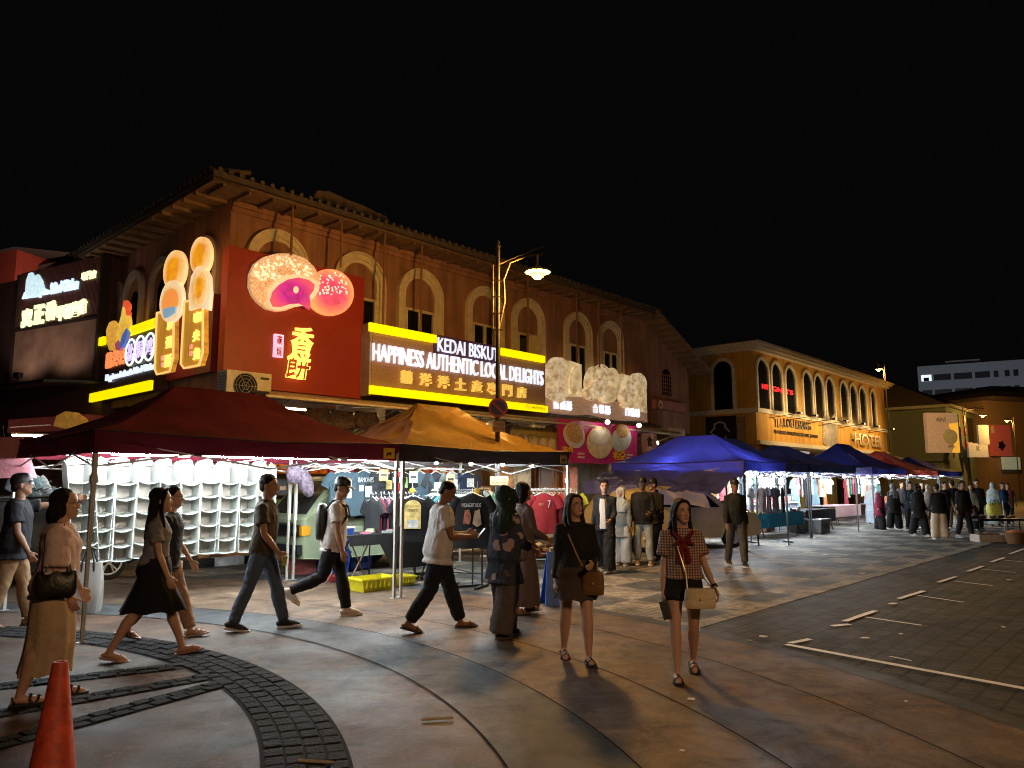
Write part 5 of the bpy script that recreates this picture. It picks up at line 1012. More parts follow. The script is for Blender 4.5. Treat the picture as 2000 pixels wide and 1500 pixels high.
def shelf_unit(x, y, w, h, nx, nz, label, seed, fr=FM, base=.14, packs=True):
    rg = random.Random(seed); p = fr.w(x, y, 0); t = thing('display_shelf', label, 'shelf', (p.x, p.y, base), fr.rot, 'display shelves inside the shop'); mb = MB(); mb.box(0, .03, 0, .4, 0, h); mb.box(w - .03, w, 0, .4, 0, h); mb.box(.03, w - .03, .37, .4, 0, h); mb.build('frame', M['wood'], t)
    for j in range(nz):
        mb = MB(); mb.box(.031, w - .031, .0, .369, h * j / nz + .05, h * j / nz + .075); mb.build('shelf_board', M['wood'], t)
        for i in range(nx):
            c = rg.randrange(7); xx = .06 + (w - .12) * i / nx; hh = h / nz * rg.uniform(.5, .8); q = fr.w(x + xx, y + .04, 0)
            b = thing('packet', f'{names[c]} goods packet standing on a display shelf in the warm lit shop', 'packet', (q.x, q.y, base + h * j / nz + .076), fr.rot, 'packets on the shop shelves'); mb = MB(); ww = (w - .12) / nx * .85; mb.loft([[(0, .02, 0), (ww, .02, 0), (ww, .14, 0), (0, .14, 0)], [(0, .0, hh * .5), (ww, .0, hh * .5), (ww, .16, hh * .5), (0, .16, hh * .5)], [(0, .07, hh), (ww, .07, hh), (ww, .09, hh), (0, .09, hh)]]); mb.build('bag', pkm[c], b); mb = MB(); mb.box(ww * .2, ww * .8, -.004, .004, hh * .3, hh * .55); mb.build('printed_label', whi, b)
for k, (x, w, l) in enumerate(((1.2, 1.7, 'timber display shelf of bright packets behind the green van'), (3.05, 1.6, 'timber display shelf of bright packets seen past the white canopy leg'), (6.6, 1.8, 'timber display shelf of packets at the middle of the shop'), (9.9, 1.5, 'timber display shelf of packets under the cream curtain'), (12.3, 1.9, 'timber display shelf of packets under the food banner'))): shelf_unit(x, 1.2, w, 2.2, 5, 4, l, k)
for k, (px_, y_, l, cc) in enumerate(((1113, 938, 'orange red poster beside the brown shop door', (.75, .16, .04)), (985, 940, 'orange printed poster left of the warm shop shelves', (.8, .33, .1)), (1020, 930, 'cream price poster above the shop counter', (.75, .6, .35)))):
    x, z = FM.px(px_, y_, -.3); p = FM.w(x, -.3, 0); t = thing('poster', l, 'poster', (p.x, p.y, z), ROT, 'posters at the shop front'); mb = MB(); mb.box(-.4, .4, -.02, .02, -.55, .45); mb.build('sheet', mat('printed ' + l[:8], cc, .5, var=.5, scale=6), t); mb = MB(); mb.prism([(.24 * math.cos(k_ * .5), -.1 + .26 * math.sin(k_ * .5)) for k_ in range(13)], -.03, -.02); mb.build('printed_shape', mat('printed orange ' + l[:6], [min(1, c * 1.2 + .05) for c in cc], .5), t)
for px0, px1, l, c in ((1052, 1078, 'brown timber shop door panel near the white clothes rail', (.20, .09, .03)), (1079, 1098, 'orange brown timber shop column near the white clothes rail', (.36, .18, .06))):
    xa = FM.px(px0, 930, -.1)[0]; xb = FM.px(px1, 930, -.1)[0]; p = FM.w(xa, -.1, 0); t = thing('door_panel', l, 'door', (p.x, p.y, .14), ROT); mb = MB(); mb.box(0, xb - xa, 0, .12, 0, 2.9); mb.build('leaf', mat('timber ' + l[:6], c, .5, scale=3, var=.3), t); mb = MB(); mb.box(.1, xb - xa - .1, -.02, 0, .3, 1.2); mb.box(.1, xb - xa - .1, -.02, 0, 1.4, 2.6); mb.build('raised_panel', mat('timber panel ' + l[:6], [k * .8 for k in c], .5), t)
# ================================================================== TABLE, BASKETS, BOXES
pa, pb = G(690, 1150), G(838, 1135); tz = .80
d = (pb - pa); d.z = 0; FT = Fr((pa.x, pa.y, 0), math.atan2(d.y, d.x) + R(4)); Lt = d.length + .35
t = thing('folding_table', 'folding table covered with black cloth under the dark canopy', 'table', FT.o, FT.rot); mb = MB(); mb.box(-.1, Lt, 0, .75, tz - .04, tz); mb.build('tabletop', M['black_metal'], t)
for x in (.12, Lt - .25):
    for s in (0, 1): mb = MB(); mb.tube([(x - .2 + .4 * s, .06, .012), (x + .25 - .4 * s, .10, tz - .05)], .014, 6); mb.build('leg', mat('bronze table leg', (.12, .07, .05), .4, .6), t); mb = MB(); mb.tube([(x - .2 + .4 * s, .68, .012), (x + .25 - .4 * s, .66, tz - .05)], .014, 6); mb.build('leg', mat('bronze table leg', (.12, .07, .05), .4, .6), t)
mb = MB(); n = 30; rings = []
for j in range(5):
    rg = []
    for i in range(n + 1):
        q = i / n; zb = tz - (.16 + .40 * min(1, max(0, (q - .30) / .12)) ) * j / 4; rg.append((-.11 + (Lt + .12) * q, -.02 - .02 * j / 4 - .012 * math.sin(i * 1.3) * j / 4, zb + .006))
    rings.append(rg)
mb.loft(rings, cap=False, closed=False); mb.box(-.11, Lt + .01, -.02, .77, tz + .001, tz + .007); mb.build('table_drape', cloth('black table cloth', (.013, .013, .015)), None, loc=FT.o, rot=FT.rot)
tag(bpy.data.objects['table_drape'], 'black cloth draped over the front of the folding table', 'tablecloth')
def tl(x, y, z=0): p = FT.w(x, y, 0); return (p.x, p.y, z)
def bin_(loc, rot, w, d, h, m, label, group=None, name='basket', lid=None, cat='basket'):
    t = thing(name, label, cat, loc, rot, group); mb = MB(); th = .012; rings = []
    for q, z in ((.86, .012), (.87, .02), (1, h), (1.04, h), (1.04, h - .025)): rings.append([(w * .5 * q * sx, d * .5 * q * sy, z) for sx, sy in ((-1, -1), (1, -1), (1, 1), (-1, 1))])
    mb.loft(rings[:3], cap=False); mb.f.append((3, 2, 1, 0)); mb.m.append(0)
    inn = [[(w * .5 * q * sx, d * .5 * q * sy, z) for sx, sy in ((-1, -1), (1, -1), (1, 1), (-1, 1))] for q, z in ((1.05, h - .03), (1.05, h), (.96, h), (.83, .03))]
    mb.loft(inn, cap=False); b_ = len(mb.v); mb.f.append((b_ - 4, b_ - 3, b_ - 2, b_ - 1)); mb.m.append(0); mb.build('tub', m, t)
    if lid: mb = MB(); mb.box(-w * .54, w * .54, -d * .54, d * .54, h + .002, h + .03); mb.build('lid', lid, t)
    mb = MB()
    for k in range(7): x = -w * .38 + k * w * .125; mb.box(x, x + .015, -d * .5 - .006, -d * .46, h * .35, h * .85)
    mb.build('ribs', m, t); return t
yb_ = mat('yellow plastic', (.70, .60, .02), .4); bl_ = mat('blue plastic crate', (.02, .07, .34), .4); gy_ = mat('grey plastic bin', (.24, .27, .28), .5); gy2 = mat('dark grey plastic bin', (.15, .15, .15), .5)
p = G(722, 1158); bin_((p.x, p.y + .2, .003), FT.rot, .62, .42, .21, yb_, 'large yellow plastic basket under left end of the black table', 'yellow baskets under the table')
p = G(775, 1148); bin_((p.x, p.y + .22, .003), FT.rot, .42, .36, .16, yb_, 'smaller yellow plastic basket under the middle of black table', 'yellow baskets under the table')
p = G(640, 1140); bin_((p.x, p.y + .2, .003), FT.rot, .26, .3, .10, mat('red plastic basket', (.5, .06, .06), .4), 'small red basket on the ground behind the white tee man')
for k, (a, b, z, l) in enumerate(((642, 1125, 0.0, 'blue crate standing on the ground left of the black table'), (690, 1115, 0.0, 'blue crate behind the folding legs of black table'), (640, 1125, .40, 'blue crate on top of the left blue crate'))): p = G(a, b); bin_((p.x, p.y + .25, z + .003), FT.rot, .5, .4, .40, bl_, l, 'blue crates beside the black table', 'crate', cat='crate')
p = tl(.05, .3, tz + .008); t = thing('blue_tub', 'small blue tub on the left end of black table', 'tub', p, FT.rot); mb = MB(); mb.lathe([(.10, 0), (.12, .1), (.125, .1), (.11, .1), (.095, .01)]); mb.build('tub', bl_, t, smooth=True); mb = MB(); mb.box(-.09, .09, -.09, .09, .08, .12); mb.build('contents', whi, t)
for k in range(7):
    c = (('pink', (.7, .25, .35)), ('white', (.7, .7, .68)), ('cream', (.7, .6, .45)), ('pale blue', (.4, .55, .6)), ('white', (.7, .7, .68)), ('tan', (.6, .42, .28)), ('pale blue', (.4, .55, .6)))[k]; p = tl(.32 + k * .14, .2 + .12 * (k % 3), tz + .008 + (.0 if k else 0)); t = thing('goods_packet', f'small {c[0]} packet lying on the black table', 'packet', p, FT.rot + k, 'packets on the black table'); mb = MB(); mb.box(-.07, .07, -.05, .05, 0, .03 + .015 * (k % 3)); mb.build('wrapper', mat(c[0] + ' wrapper', c[1], .4), t); mb = MB(); mb.box(-.04, .04, -.03, .03, .031 + .015 * (k % 3), .034 + .015 * (k % 3)); mb.build('printed_label', pkm[k], t)
# red white printed cloth bag below the van, floral bag at left
flo = mat('red and white floral vinyl', (.62, .5, .48), .4, var=.5, scale=24, c2=(.6, .05, .06))
def bag(loc, rot, w, d, h, m, label, name='shopping_bag'):
    t = thing(name, label, 'shopping bag', loc, rot); mb = MB(); rings = []
    for q, z in ((.86, .006), (1.0, h * .25), (1.02, h * .6), (.9, h * .9), (.8, h)): rings.append([(w * .5 * q * math.copysign(abs(math.cos(a)) ** .5, math.cos(a)) + .012 * math.sin(a * 5 + z * 9), d * .5 * (q if z < h * .8 else q * .55) * math.copysign(abs(math.sin(a)) ** .5, math.sin(a)), z) for a in [2 * math.pi * k / 20 for k in range(20)]])
    mb.loft(rings); mb.build('bag_body', m, t, smooth=True); mb = MB()
    for s in (-1, 1): mb.tube([(-w * .22, s * d * .27, h * .55), (-w * .2, s * d * .27, h), (-w * .1, s * d * .2, h * 1.22), (w * .1, s * d * .2, h * 1.22), (w * .2, s * d * .27, h), (w * .22, s * d * .27, h * .55)], .012, 5)
    mb.build('handles', M['black_metal'], t, smooth=True); return t
p = G(592, 1122); bag((p.x, p.y + .1, .003), R(20), .62, .4, .50, flo, 'red and white printed bag on the ground before the green van')
p = G(168, 1198); bag((p.x, p.y, .003), R(15), .34, .24, .62, mat('clear white floral vinyl', (.62, .62, .58), .35, var=.6, scale=20, c2=(.25, .22, .2)), 'tall white bag with sketchy print on the ground at left')
# blue floor sign
p = G(1082, 1182); t = thing('floor_sign', 'blue plastic A shaped floor sign behind the woman in black', 'floor sign', (p.x, p.y, 0), R(12)); bs_ = mat('bright blue plastic', (.03, .15, .60), .4)
for s in (-1, 1): mb = MB(); mb.add([(-.16, s * .16, .012), (.16, s * .16, .012), (.09, s * .015, .70), (-.09, s * .015, .70), (-.16, s * .16 - s * .02, .012), (.16, s * .16 - s * .02, .012), (.09, s * .015 - s * .01, .70), (-.09, s * .015 - s * .01, .70)], [(0, 1, 2, 3), (7, 6, 5, 4), (0, 4, 5, 1), (1, 5, 6, 2), (2, 6, 7, 3), (3, 7, 4, 0)]); mb.build('panel', bs_, t)
mb = MB(); mb.tube([(-.05, 0, .69), (-.05, 0, .75), (.05, 0, .75), (.05, 0, .69)], .012, 6); mb.build('handle', M['white_metal'], t, smooth=True)
mb = MB(); mb.add([(-.07, -.128, .16), (.07, -.128, .16), (.06, -.098, .30), (-.06, -.098, .30), (-.06, -.075, .42), (.06, -.075, .42), (.05, -.062, .48), (-.05, -.062, .48)], [(0, 1, 2, 3), (4, 5, 6, 7)]); mb.build('pale_panel', whi, t)
# fruit-like pile under the white rail
rg = random.Random(9); p0 = G(1055, 1090)
for k in range(16): q = (p0.x + rg.uniform(-.35, .3), p0.y + rg.uniform(-.05, .35)); t = thing('folded_cloth', 'rolled brown and white cloth in the pile under the white clothes rail', 'cloth', (q[0], q[1], .06 + .11 * (k // 6)), rg.uniform(0, 3), 'cloth pile under the white rail'); mb = MB(); mb.ell((0, 0, 0), (.16, .08, .06), 10, 7); mb.build('roll', cloth(*((('brown cloth', (.2, .08, .05)), ('white cloth', (.6, .58, .52)), ('tan cloth', (.4, .26, .16)))[k % 3])), t, smooth=True)
# kerb with black and white blocks
k0 = FM.px(340, 1100, -1.9); 
mb = MB()
t = thing('painted_kerb', 'black and white painted kerb behind the organisers', 'kerb', C0, ROT)
for k in range(22): mb = MB(); x = -2.0 + k * .62; mb.box(x, x + .612, -1.65, -1.45, 0, .16); mb.build('kerb_block', (M['paint'], M['black_metal'])[k % 2], t)
# ================================================================== VEHICLES
def wheel(par, x, y, r=.29, w=.19, m=None, alloy=False, flip=1):
    mb = MB(); mb.loft([[(x + rr * math.cos(a), y + dy, r + rr * math.sin(a)) for a in [2 * math.pi * k / 28 for k in range(28)]] for rr, dy in ((r * .68, -w / 2), (r * .93, -w / 2), (r, -w * .35), (r, w * .35), (r * .93, w / 2), (r * .68, w / 2))]); wh = mb.build('wheel', M['rubber'], par, smooth=True)
    mb = MB(); yf = y - flip * w * .5
    if alloy:
        mb.tube([(x + r * .66 * math.cos(k * .2618), yf - .005 * flip, r + r * .66 * math.sin(k * .2618)) for k in range(25)], .016, 6)
        for k in range(5):
            for s in (-.16, .16): a = k * 1.2566 + .3; mb.tube([(x + .04 * math.cos(a), yf - .012 * flip, r + .04 * math.sin(a)), (x + r * .64 * math.cos(a + s), yf - .006 * flip, r + r * .64 * math.sin(a + s))], .013, 6)
        mb.ell((x, yf - .01 * flip, r), (.05, .02, .05), 12, 8)
    else:
        mb.loft([[(x + rr * math.cos(a), yf - dy * flip, r + rr * math.sin(a)) for a in [2 * math.pi * k / 20 for k in range(20)]] for rr, dy in ((r * .66, .0), (r * .6, .012), (r * .2, .0), (r * .12, .03))])
    mb.build('rim', m or M['white_metal'], wh, smooth=True); return wh
def car(label, name, loc, rot, prof, glassp, W_, m, wheels, gl_side, lights=None, alloy=False, cat='car', wr_=.29):
    """body outline in x,z; x forward = -x; near side at y=0"""
    t = thing(name, label, cat, loc, rot); mb = MB(); n = len(prof); rings = []
    for q, y in ((.0, .0), (.0, .05), (1, W_ - .05), (1, W_)):
        pass
    def inset(pts, k): cx = sum(p[0] for p in pts) / n; cz = sum(p[1] for p in pts) / n; return [(cx + (p[0] - cx) * k, cz + (p[1] - cz) * k) for p in pts]
    tum = lambda z, y: (y - W_ / 2) * (1 - .16 * max(0, z - .95)) + W_ / 2
    for y, k in ((.02, .955), (0.0, .985), (.05, 1.0), (W_ - .05, 1.0), (W_, .985), (W_ - .02, .955)): rings.append([(x, tum(z, y), z) for x, z in inset(prof, k)])
    mb.loft(rings); mb.build('body', m, t, smooth=True, angle=30)
    for k, g in enumerate(gl_side):
        for y, s in ((0, -1), (W_, 1)): mb = MB(); mb.add([(x, tum(z, y) + s * .006, z) for x, z in g] + [(x, tum(z, y) - s * .004, z) for x, z in g], [tuple(range(len(g))), tuple(range(2 * len(g) - 1, len(g) - 1, -1))] + [(i, i + len(g), (i + 1) % len(g) + len(g), (i + 1) % len(g)) for i in range(len(g))]); mb.build('side_window', M['glass'], t)
    for (a, b) in glassp:                                # windscreen quads across the car
        mb = MB(); y0, y1 = .12, W_ - .12; dx, dz = b[0] - a[0], b[1] - a[1]; l = math.hypot(dx, dz); nx, nz = -dz / l, dx / l
        if nz < 0: nx, nz = -nx, -nz
        vs = []
        for o_ in (.008, -.01): vs += [(a[0] + nx * o_, tum(a[1], y0), a[1] + nz * o_), (a[0] + nx * o_, tum(a[1], y1), a[1] + nz * o_), (b[0] + nx * o_, tum(b[1], y1), b[1] + nz * o_), (b[0] + nx * o_, tum(b[1], y0), b[1] + nz * o_)]
        mb.add(vs, [(0, 1, 2, 3), (7, 6, 5, 4), (0, 4, 5, 1), (1, 5, 6, 2), (2, 6, 7, 3), (3, 7, 4, 0)]); mb.build('windscreen', mat('reflecting windscreen', (.05, .045, .04), .06), t)
    for x in wheels: wheel(t, x, .09, wr_, alloy=alloy); wheel(t, x, W_ - .09, wr_, flip=-1, alloy=alloy)
    return t
green = mat('pale green van paint', (.30, .36, .235), .35, var=.08, coat=.3)
vp = D(592, 1100, 13.0); VR = ROT
van = car('old pale green van nose out behind the white tent leg', 'van', (vp.x, vp.y, 0), VR, [(-.02, .32), (-.03, .62), (.0, .98), (.10, 1.06), (.62, 1.66), (.80, 1.74), (3.0, 1.76), (3.08, 1.6), (3.1, .4), (2.9, .28), (2.75, .28), (2.6, .55), (2.3, .55), (2.15, .28), (1.0, .28), (.86, .56), (.56, .56), (.42, .28)], [((.11, 1.075), (.61, 1.65))], 1.42, green, (.71, 2.45), [[(.36, 1.12), (.74, 1.58), (1.18, 1.58), (1.18, 1.12)]], cat='van', wr_=.27)
mb = MB(); mb.box(-.06, -.025, .30, 1.12, .70, .92); mb.build('grille', M['black_metal'], van)
for y in (.10, 1.15): mb = MB(); mb.box(-.065, -.028, y, y + .19, .70, .90); hl = mb.build('headlight', M['black_metal'], van); mb = MB(); mb.loft([[(-.066 - dx, y + .095 + rr * math.cos(a), .80 + rr * math.sin(a)) for a in [k * .35 for k in range(18)]] for rr, dx in ((.075, 0), (.06, .02), (.01, .028))]); mb.build('lens', mat('headlight lens', (.3, .3, .3), .1, .4), hl, smooth=True)
for y in (.0, 1.335): mb = MB(); mb.box(-.05, .12, y - .004 if y < 1 else y, y + .085 if y < 1 else y + .09, .72, .88); mb.build('indicator', mat('amber lens', (.65, .30, .02), .25), van)
mb = MB(); mb.box(-.13, -.035, -.01, 1.43, .40, .56); mb.build('bumper', M['black_metal'], van)
mb = MB(); mb.tube([(-.14, .25, .38), (-.14, .25, .95)], .03, 8); mb.tube([(-.14, 1.15, .38), (-.14, 1.15, .95)], .03, 8); mb.tube([(-.14, .25, .9), (-.14, 1.15, .9)], .025, 8); mb.build('bull_bar', M['rubber'], van, smooth=True)
mb = MB(); mb.box(1.24, 1.255, -.012, .0, .45, 1.6); mb.box(.80, .815, -.012, 0, .58, 1.1); mb.build('door_gap', M['rubber'], van); mb = MB(); mb.box(1.02, 1.17, -.03, -.004, .98, 1.03); mb.build('door_handle', M['rubber'], van)
mb = MB(); mb.box(.30, .36, -.16, -.02, 1.05, 1.12); mb.box(.26, .40, -.22, -.14, 1.0, 1.2); mb.build('door_mirror', M['rubber'], van)
mb = MB(); mb.tube([(.16, .3, 1.10), (.3, .75, 1.27)], .008, 5); mb.tube([(.16, .75, 1.10), (.3, 1.2, 1.27)], .008, 5); mb.build('wiper', M['rubber'], van)
mb = MB(); mb.box(.95, 1.12, -.008, -.002, .62, .635)
for k in range(3): mb.box(.92 + .07 * k, .93 + .07 * k, -.009, -.001, .52, .66); 
mb.box(.9, 1.1, -.0085, -.0015, .55, .56); mb.box(.9, 1.1, -.0085, -.0015, .60, .61); mb.build('chequer_decal', M['rubber'], van)
car('dark car parked behind the organisers with a spoked silver wheel', 'parked_car', D(165, 1100, 12.35).xy.to_3d() - U * 2.3, ROT + R(2), [(-.5, .3), (-.52, .7), (.1, .92), (.75, 1.40), (2.0, 1.42), (2.9, 1.0), (3.25, .9), (3.3, .35), (3.05, .25), (2.9, .5), (2.5, .5), (2.35, .25), (.75, .25), (.6, .52), (.2, .52), (.05, .25)], [((.12, .94), (.74, 1.395))], 1.65, mat('black car paint', (.012, .013, .015), .25, coat=.5), (.4, 2.7), [[(.35, .95), (.85, 1.32), (1.4, 1.34), (1.4, .95)]], alloy=True, wr_=.31)
gold = mat('pale gold car paint', (.66, .52, .24), .38, .0, var=.06, coat=.4)
gp = D(1455, 1060, 19.2); GR = ROT + R(180 - 22)
gc = car('pale gold car parked under the blue tarpaulin', 'parked_car', (gp.x - .75, gp.y + 1.5, 0), GR, [(-.55, .3), (-.6, .62), (-.45, .86), (.45, 1.0), (1.15, 1.50), (2.6, 1.55), (3.3, 1.42), (3.7, .95), (3.75, .4), (3.5, .26), (3.3, .55), (2.85, .55), (2.65, .26), (.7, .26), (.55, .55), (.1, .55), (-.1, .26)], [((.47, 1.01), (1.13, 1.485))], 1.7, gold, (.32, 3.05), [[(.75, 1.02), (1.25, 1.42), (1.9, 1.46), (1.9, 1.02)], [(1.98, 1.02), (1.98, 1.46), (2.7, 1.46), (3.1, 1.1)]], wr_=.3)
# blue tarpaulin: rises from the car to the canopy edge
tq = F3.w
a0, a1 = tq(0, 3.9, 1.95), tq(.1, -.05, 1.92)
mb = MB(); nu, nv = 64, 32; vs = []
foot_l, foot_r = D(1138, 955, 19.0), D(1380, 984, 17.6)
rg = random.Random(2)
for j in range(nv + 1):
    s = j / nv
    for i in range(nu + 1):
        q = i / nu; tp = a0.lerp(a1, q); ft = foot_l.lerp(foot_r, q)
        if s < .72: p = tp.lerp(ft + Vector((0, 0, .26)), s / .72)
        else: p = (ft + Vector((0, 0, .26))).lerp(ft + Vector((.06, -.10, -.12 + .05 * math.sin(q * 9))), (s - .72) / .28)
        ws = math.sin(math.pi * s) ; p = p + Vector((0, 0, -.10 * ws + .13 * mnoise.noise(Vector((q * 8, s * 5, 0))) * (ws + .25) + .09 * abs(mnoise.noise(Vector((q * 17, s * 8, 3)))) * (ws + .2)))
        vs.append(p)
n1 = nu + 1; vs2 = [v + Vector((0, .01, -.012)) for v in vs]; nn = len(vs)
fs = [(j * n1 + i, j * n1 + i + 1, (j + 1) * n1 + i + 1, (j + 1) * n1 + i) for j in range(nv) for i in range(nu)]
mb.add(vs + vs2, fs + [tuple(k + nn for k in f[::-1]) for f in fs])
tag(mb.build('tarpaulin', canopy_mat('crumpled blue tarpaulin', (.075, .085, .34), .4, .05), smooth=True, angle=50), 'crumpled dark blue tarpaulin spread from the blue canopy down over the gold car', 'tarpaulin')
# ================================================================== STALLS ON THE RIGHT
def stall_table(fr, x, y, w, d, h, m, label):
    p = fr.w(x, y, 0); t = thing('stall_table', label, 'table', (p.x, p.y, 0), fr.rot, 'stall tables on the right'); mb = MB(); mb.box(0, w, 0, d, h - .03, h); mb.build('tabletop', M['grey_metal'], t); mb = MB(); n = 24; rings = []
    for j in range(4): rings.append([(-.01 + (w + .02) * i / n, -.012 - .012 * math.sin(i * 1.4) * j / 3, h + .004 - .42 * j / 3) for i in range(n + 1)])
    mb.loft(rings, cap=False, closed=False); mb.box(-.01, w + .01, -.012, d, h + .001, h + .006); mb.build('cloth', m, t, smooth=True)
    for xx in (.15, w - .45):
        for s in (0, 1): mb = MB(); mb.tube([(xx + .35 * s, .06, .012), (xx + .35 - .35 * s, .08, h - .04)], .013, 6); mb.build('leg', M['black_metal'], t)
    return t
cy = cloth('cyan table cloth', (.03, .24, .36)); pinkc = cloth('peach sheet', (.62, .32, .26))
stall_table(F4, -.6, .9, 3.3, .9, .72, cy, 'stall table with cyan cloth and flat goods under the navy canopy'); stall_table(F4, 3.2, 1.0, 2.6, .9, .72, cloth('black stall cloth', (.015, .015, .018)), 'stall table with black hanging clothes right of the cyan one'); stall_table(F4, 7.6, 1.6, 2.8, .9, .75, cloth('peach stall cloth', (.5, .3, .3)), 'stall table with pale cloth behind the crowd'); stall_table(F4, 11.9, 1.2, 3.5, .9, .75, cloth('navy stall cloth', (.03, .04, .10)), 'dark blue stall table beyond the crowd')
rg = random.Random(21)
for k in range(22):
    c = rg.choice(['crimson', 'white', 'lime', 'pale blue', 'teal', 'orange', 'cream', 'pink']); p = F4.w(-.45 + (k % 11) * .28, 1.05 + .4 * (k // 11), 0)
    t = thing('folded_garment', f'{c} folded garment lying on the cyan stall table', 'garment', (p.x, p.y, .728), F4.rot, 'folded garments on the cyan table'); mb = MB(); h = rg.uniform(.04, .12); mb.loft([[(sx * .12 * q, sy * .15 * q, z) for sx, sy in ((-1, -1), (1, -1), (1, 1), (-1, 1))] for q, z in ((.95, 0), (1, h * .3), (1, h * .7), (.9, h))]); mb.build('folds', CL[c], t)
for k, (a, b, w, l, m_) in enumerate(((1567, 1042, .62, 'pale grey plastic bin with lid under the cyan table', gy_), (1608, 1042, .85, 'wide dark grey plastic bin with lid under the cyan table', gy2), (1500, 1040, .75, 'brown carton under the peach sheet stand', mat('brown carton', (.16, .07, .05), .8)))): p = G(a, b); bin_((p.x, p.y + .3, .003), ROT, w, .45, .42, m_, l, 'bins below the stall tables', 'storage_bin', lid=m_, cat='bin')
p = G(1503, 1040); t = thing('sheet_stand', 'stand draped with a plain peach sheet at the end of cyan table', 'stand', (p.x, p.y + .1, 0), R(5)); mb = MB(); mb.box(-.46, .46, -.03, .0, .45, 1.05); mb.build('sheet', pinkc, t); mb = MB(); mb.tube([(-.4, .02, 0), (-.4, .02, 1.05)], .014, 6); mb.tube([(.4, .02, 0), (.4, .02, 1.05)], .014, 6); mb.build('legs', M['black_metal'], t)
# hanging clothes at the right stalls
R_cols = ['slate blue', 'green', 'crimson', 'white', 'orange', 'charcoal', 'cream', 'grey', 'pink', 'navy', 'teal', 'tan', 'pale blue', 'black']
def hang_row(fr, x0, x1, y, z, n, group, where, seed, h=.72, dress=0, cols=R_cols):
    rg = random.Random(seed)
    mbx = MB(); mbx.tube([fr.w(x0 - .1, y + .02, z + .09), fr.w(x1 + .1, y + .02, z + .09)], .014, 6); tag(mbx.build('hanging_bar', M['white_metal'], smooth=True), f'bar holding the clothes {where}', 'bar')
    for k in range(n):
        c = rg.choice(cols); p = fr.w(x0 + (x1 - x0) * k / max(1, n - 1), y, 0); dr = dress and k % dress == 0
        garment(CL[c], 'hanging_dress' if dr else 'hanging_shirt', f'{c} {"long dress" if dr else "garment"} hanging {where}', group, loc=(p.x, p.y, z), rot=fr.rot + R(rg.uniform(-25, 25)), seed=k, h=h * (1.5 if dr else rg.uniform(.85, 1.1)), w=.44, dress=bool(dr))
hang_row(F3, .1, 2.4, 3.6, 1.78, 8, 'clothes at the back of the blue canopy', 'at the back of the blue canopy stall', 3)
hang_row(F4, -2.4, 1.2, 2.9, 1.78, 12, 'clothes at the back of the first navy canopy', 'at the back of first navy canopy stall', 5, cols=['orange', 'charcoal', 'cream', 'pink', 'grey', 'navy', 'white', 'tan'])
hang_row(F4, 1.6, 5.6, 2.8, 1.80, 14, 'clothes at the back of the second navy canopy', 'at the back of second navy canopy stall', 8, cols=['green', 'white', 'teal', 'charcoal', 'pale blue', 'grey', 'slate blue', 'white'])
hang_row(F4, 7.1, 10.9, 2.9, 1.78, 12, 'clothes at the back of the deep blue canopy', 'behind the crowd under the deep blue canopy', 12, dress=3, cols=['white', 'cream', 'orange', 'pale blue', 'pink', 'charcoal'])
hang_row(F4, 11.8, 16.0, 2.6, 1.78, 14, 'clothes at the back of the red canopy', 'behind the crowd under the red canopy', 14, dress=4, cols=['crimson', 'white', 'teal', 'pale blue', 'navy', 'pink', 'cream'])
pt_dark = mat('dark red patterned shirt cloth', (.18, .07, .07), .8, var=.9, scale=26, c2=(.5, .4, .36)); pt_blue = mat('pale blue patterned shirt cloth', (.10, .2, .34), .8, var=.9, scale=26, c2=(.6, .66, .7))
for k, (px_, m_, l) in enumerate(((1487, pt_dark, 'dark red patterned shirt on the front rail of the blue stall'), (1514, pt_blue, 'pale blue patterned shirt on the front rail of the blue stall'), (1466, mat('grey patterned cloth', (.2, .2, .2), .8, var=.9, scale=26), 'grey patterned shirt on the front rail of the blue stall'), (1528, CL['black'], 'plain black shirt on the front rail of the blue stall'), (1501, CL['charcoal'], 'plain charcoal shirt on the front rail of the blue stall'))):
    p = D(px_, 960, 20.4 + .1 * (k % 2)); garment(m_, label=l, group='shirts on the front rail of the blue stall', loc=(p.x, p.y, 1.50), rot=R(40 + 10 * k), h=.66, w=.42, seed=k)
p = D(1462, 960, 20.55); rail(Fr((p.x, p.y, 0), R(8)), 0, 1.1, 0, 1.56, 'black clothes rail at the front of the blue stall')
mb = MB(); stripes = mat('brown and cream striped curtain', (.35, .2, .12), .8, var=.6, scale=4, stretch=(22, 22, .2), c2=(.6, .5, .4))
p = F4.w(.4, 2.3, 0); t = thing('striped_curtain', 'brown and cream striped cloth hung in the first navy stall', 'curtain', (p.x, p.y, 0), ROT); n = 24; rings = [[(.7 * i / n, .05 * math.sin(i * 1.05), z) for i in range(n + 1)] for z in (.75, 1.3, 1.85)]; mb.loft(rings, cap=False, closed=False); mb.build('cloth', stripes, t, smooth=True); mb = MB(); mb.tube([(-.1, 0, 1.87), (.8, 0, 1.87)], .012, 6); mb.build('rod', M['white_metal'], t)
rg = random.Random(31)
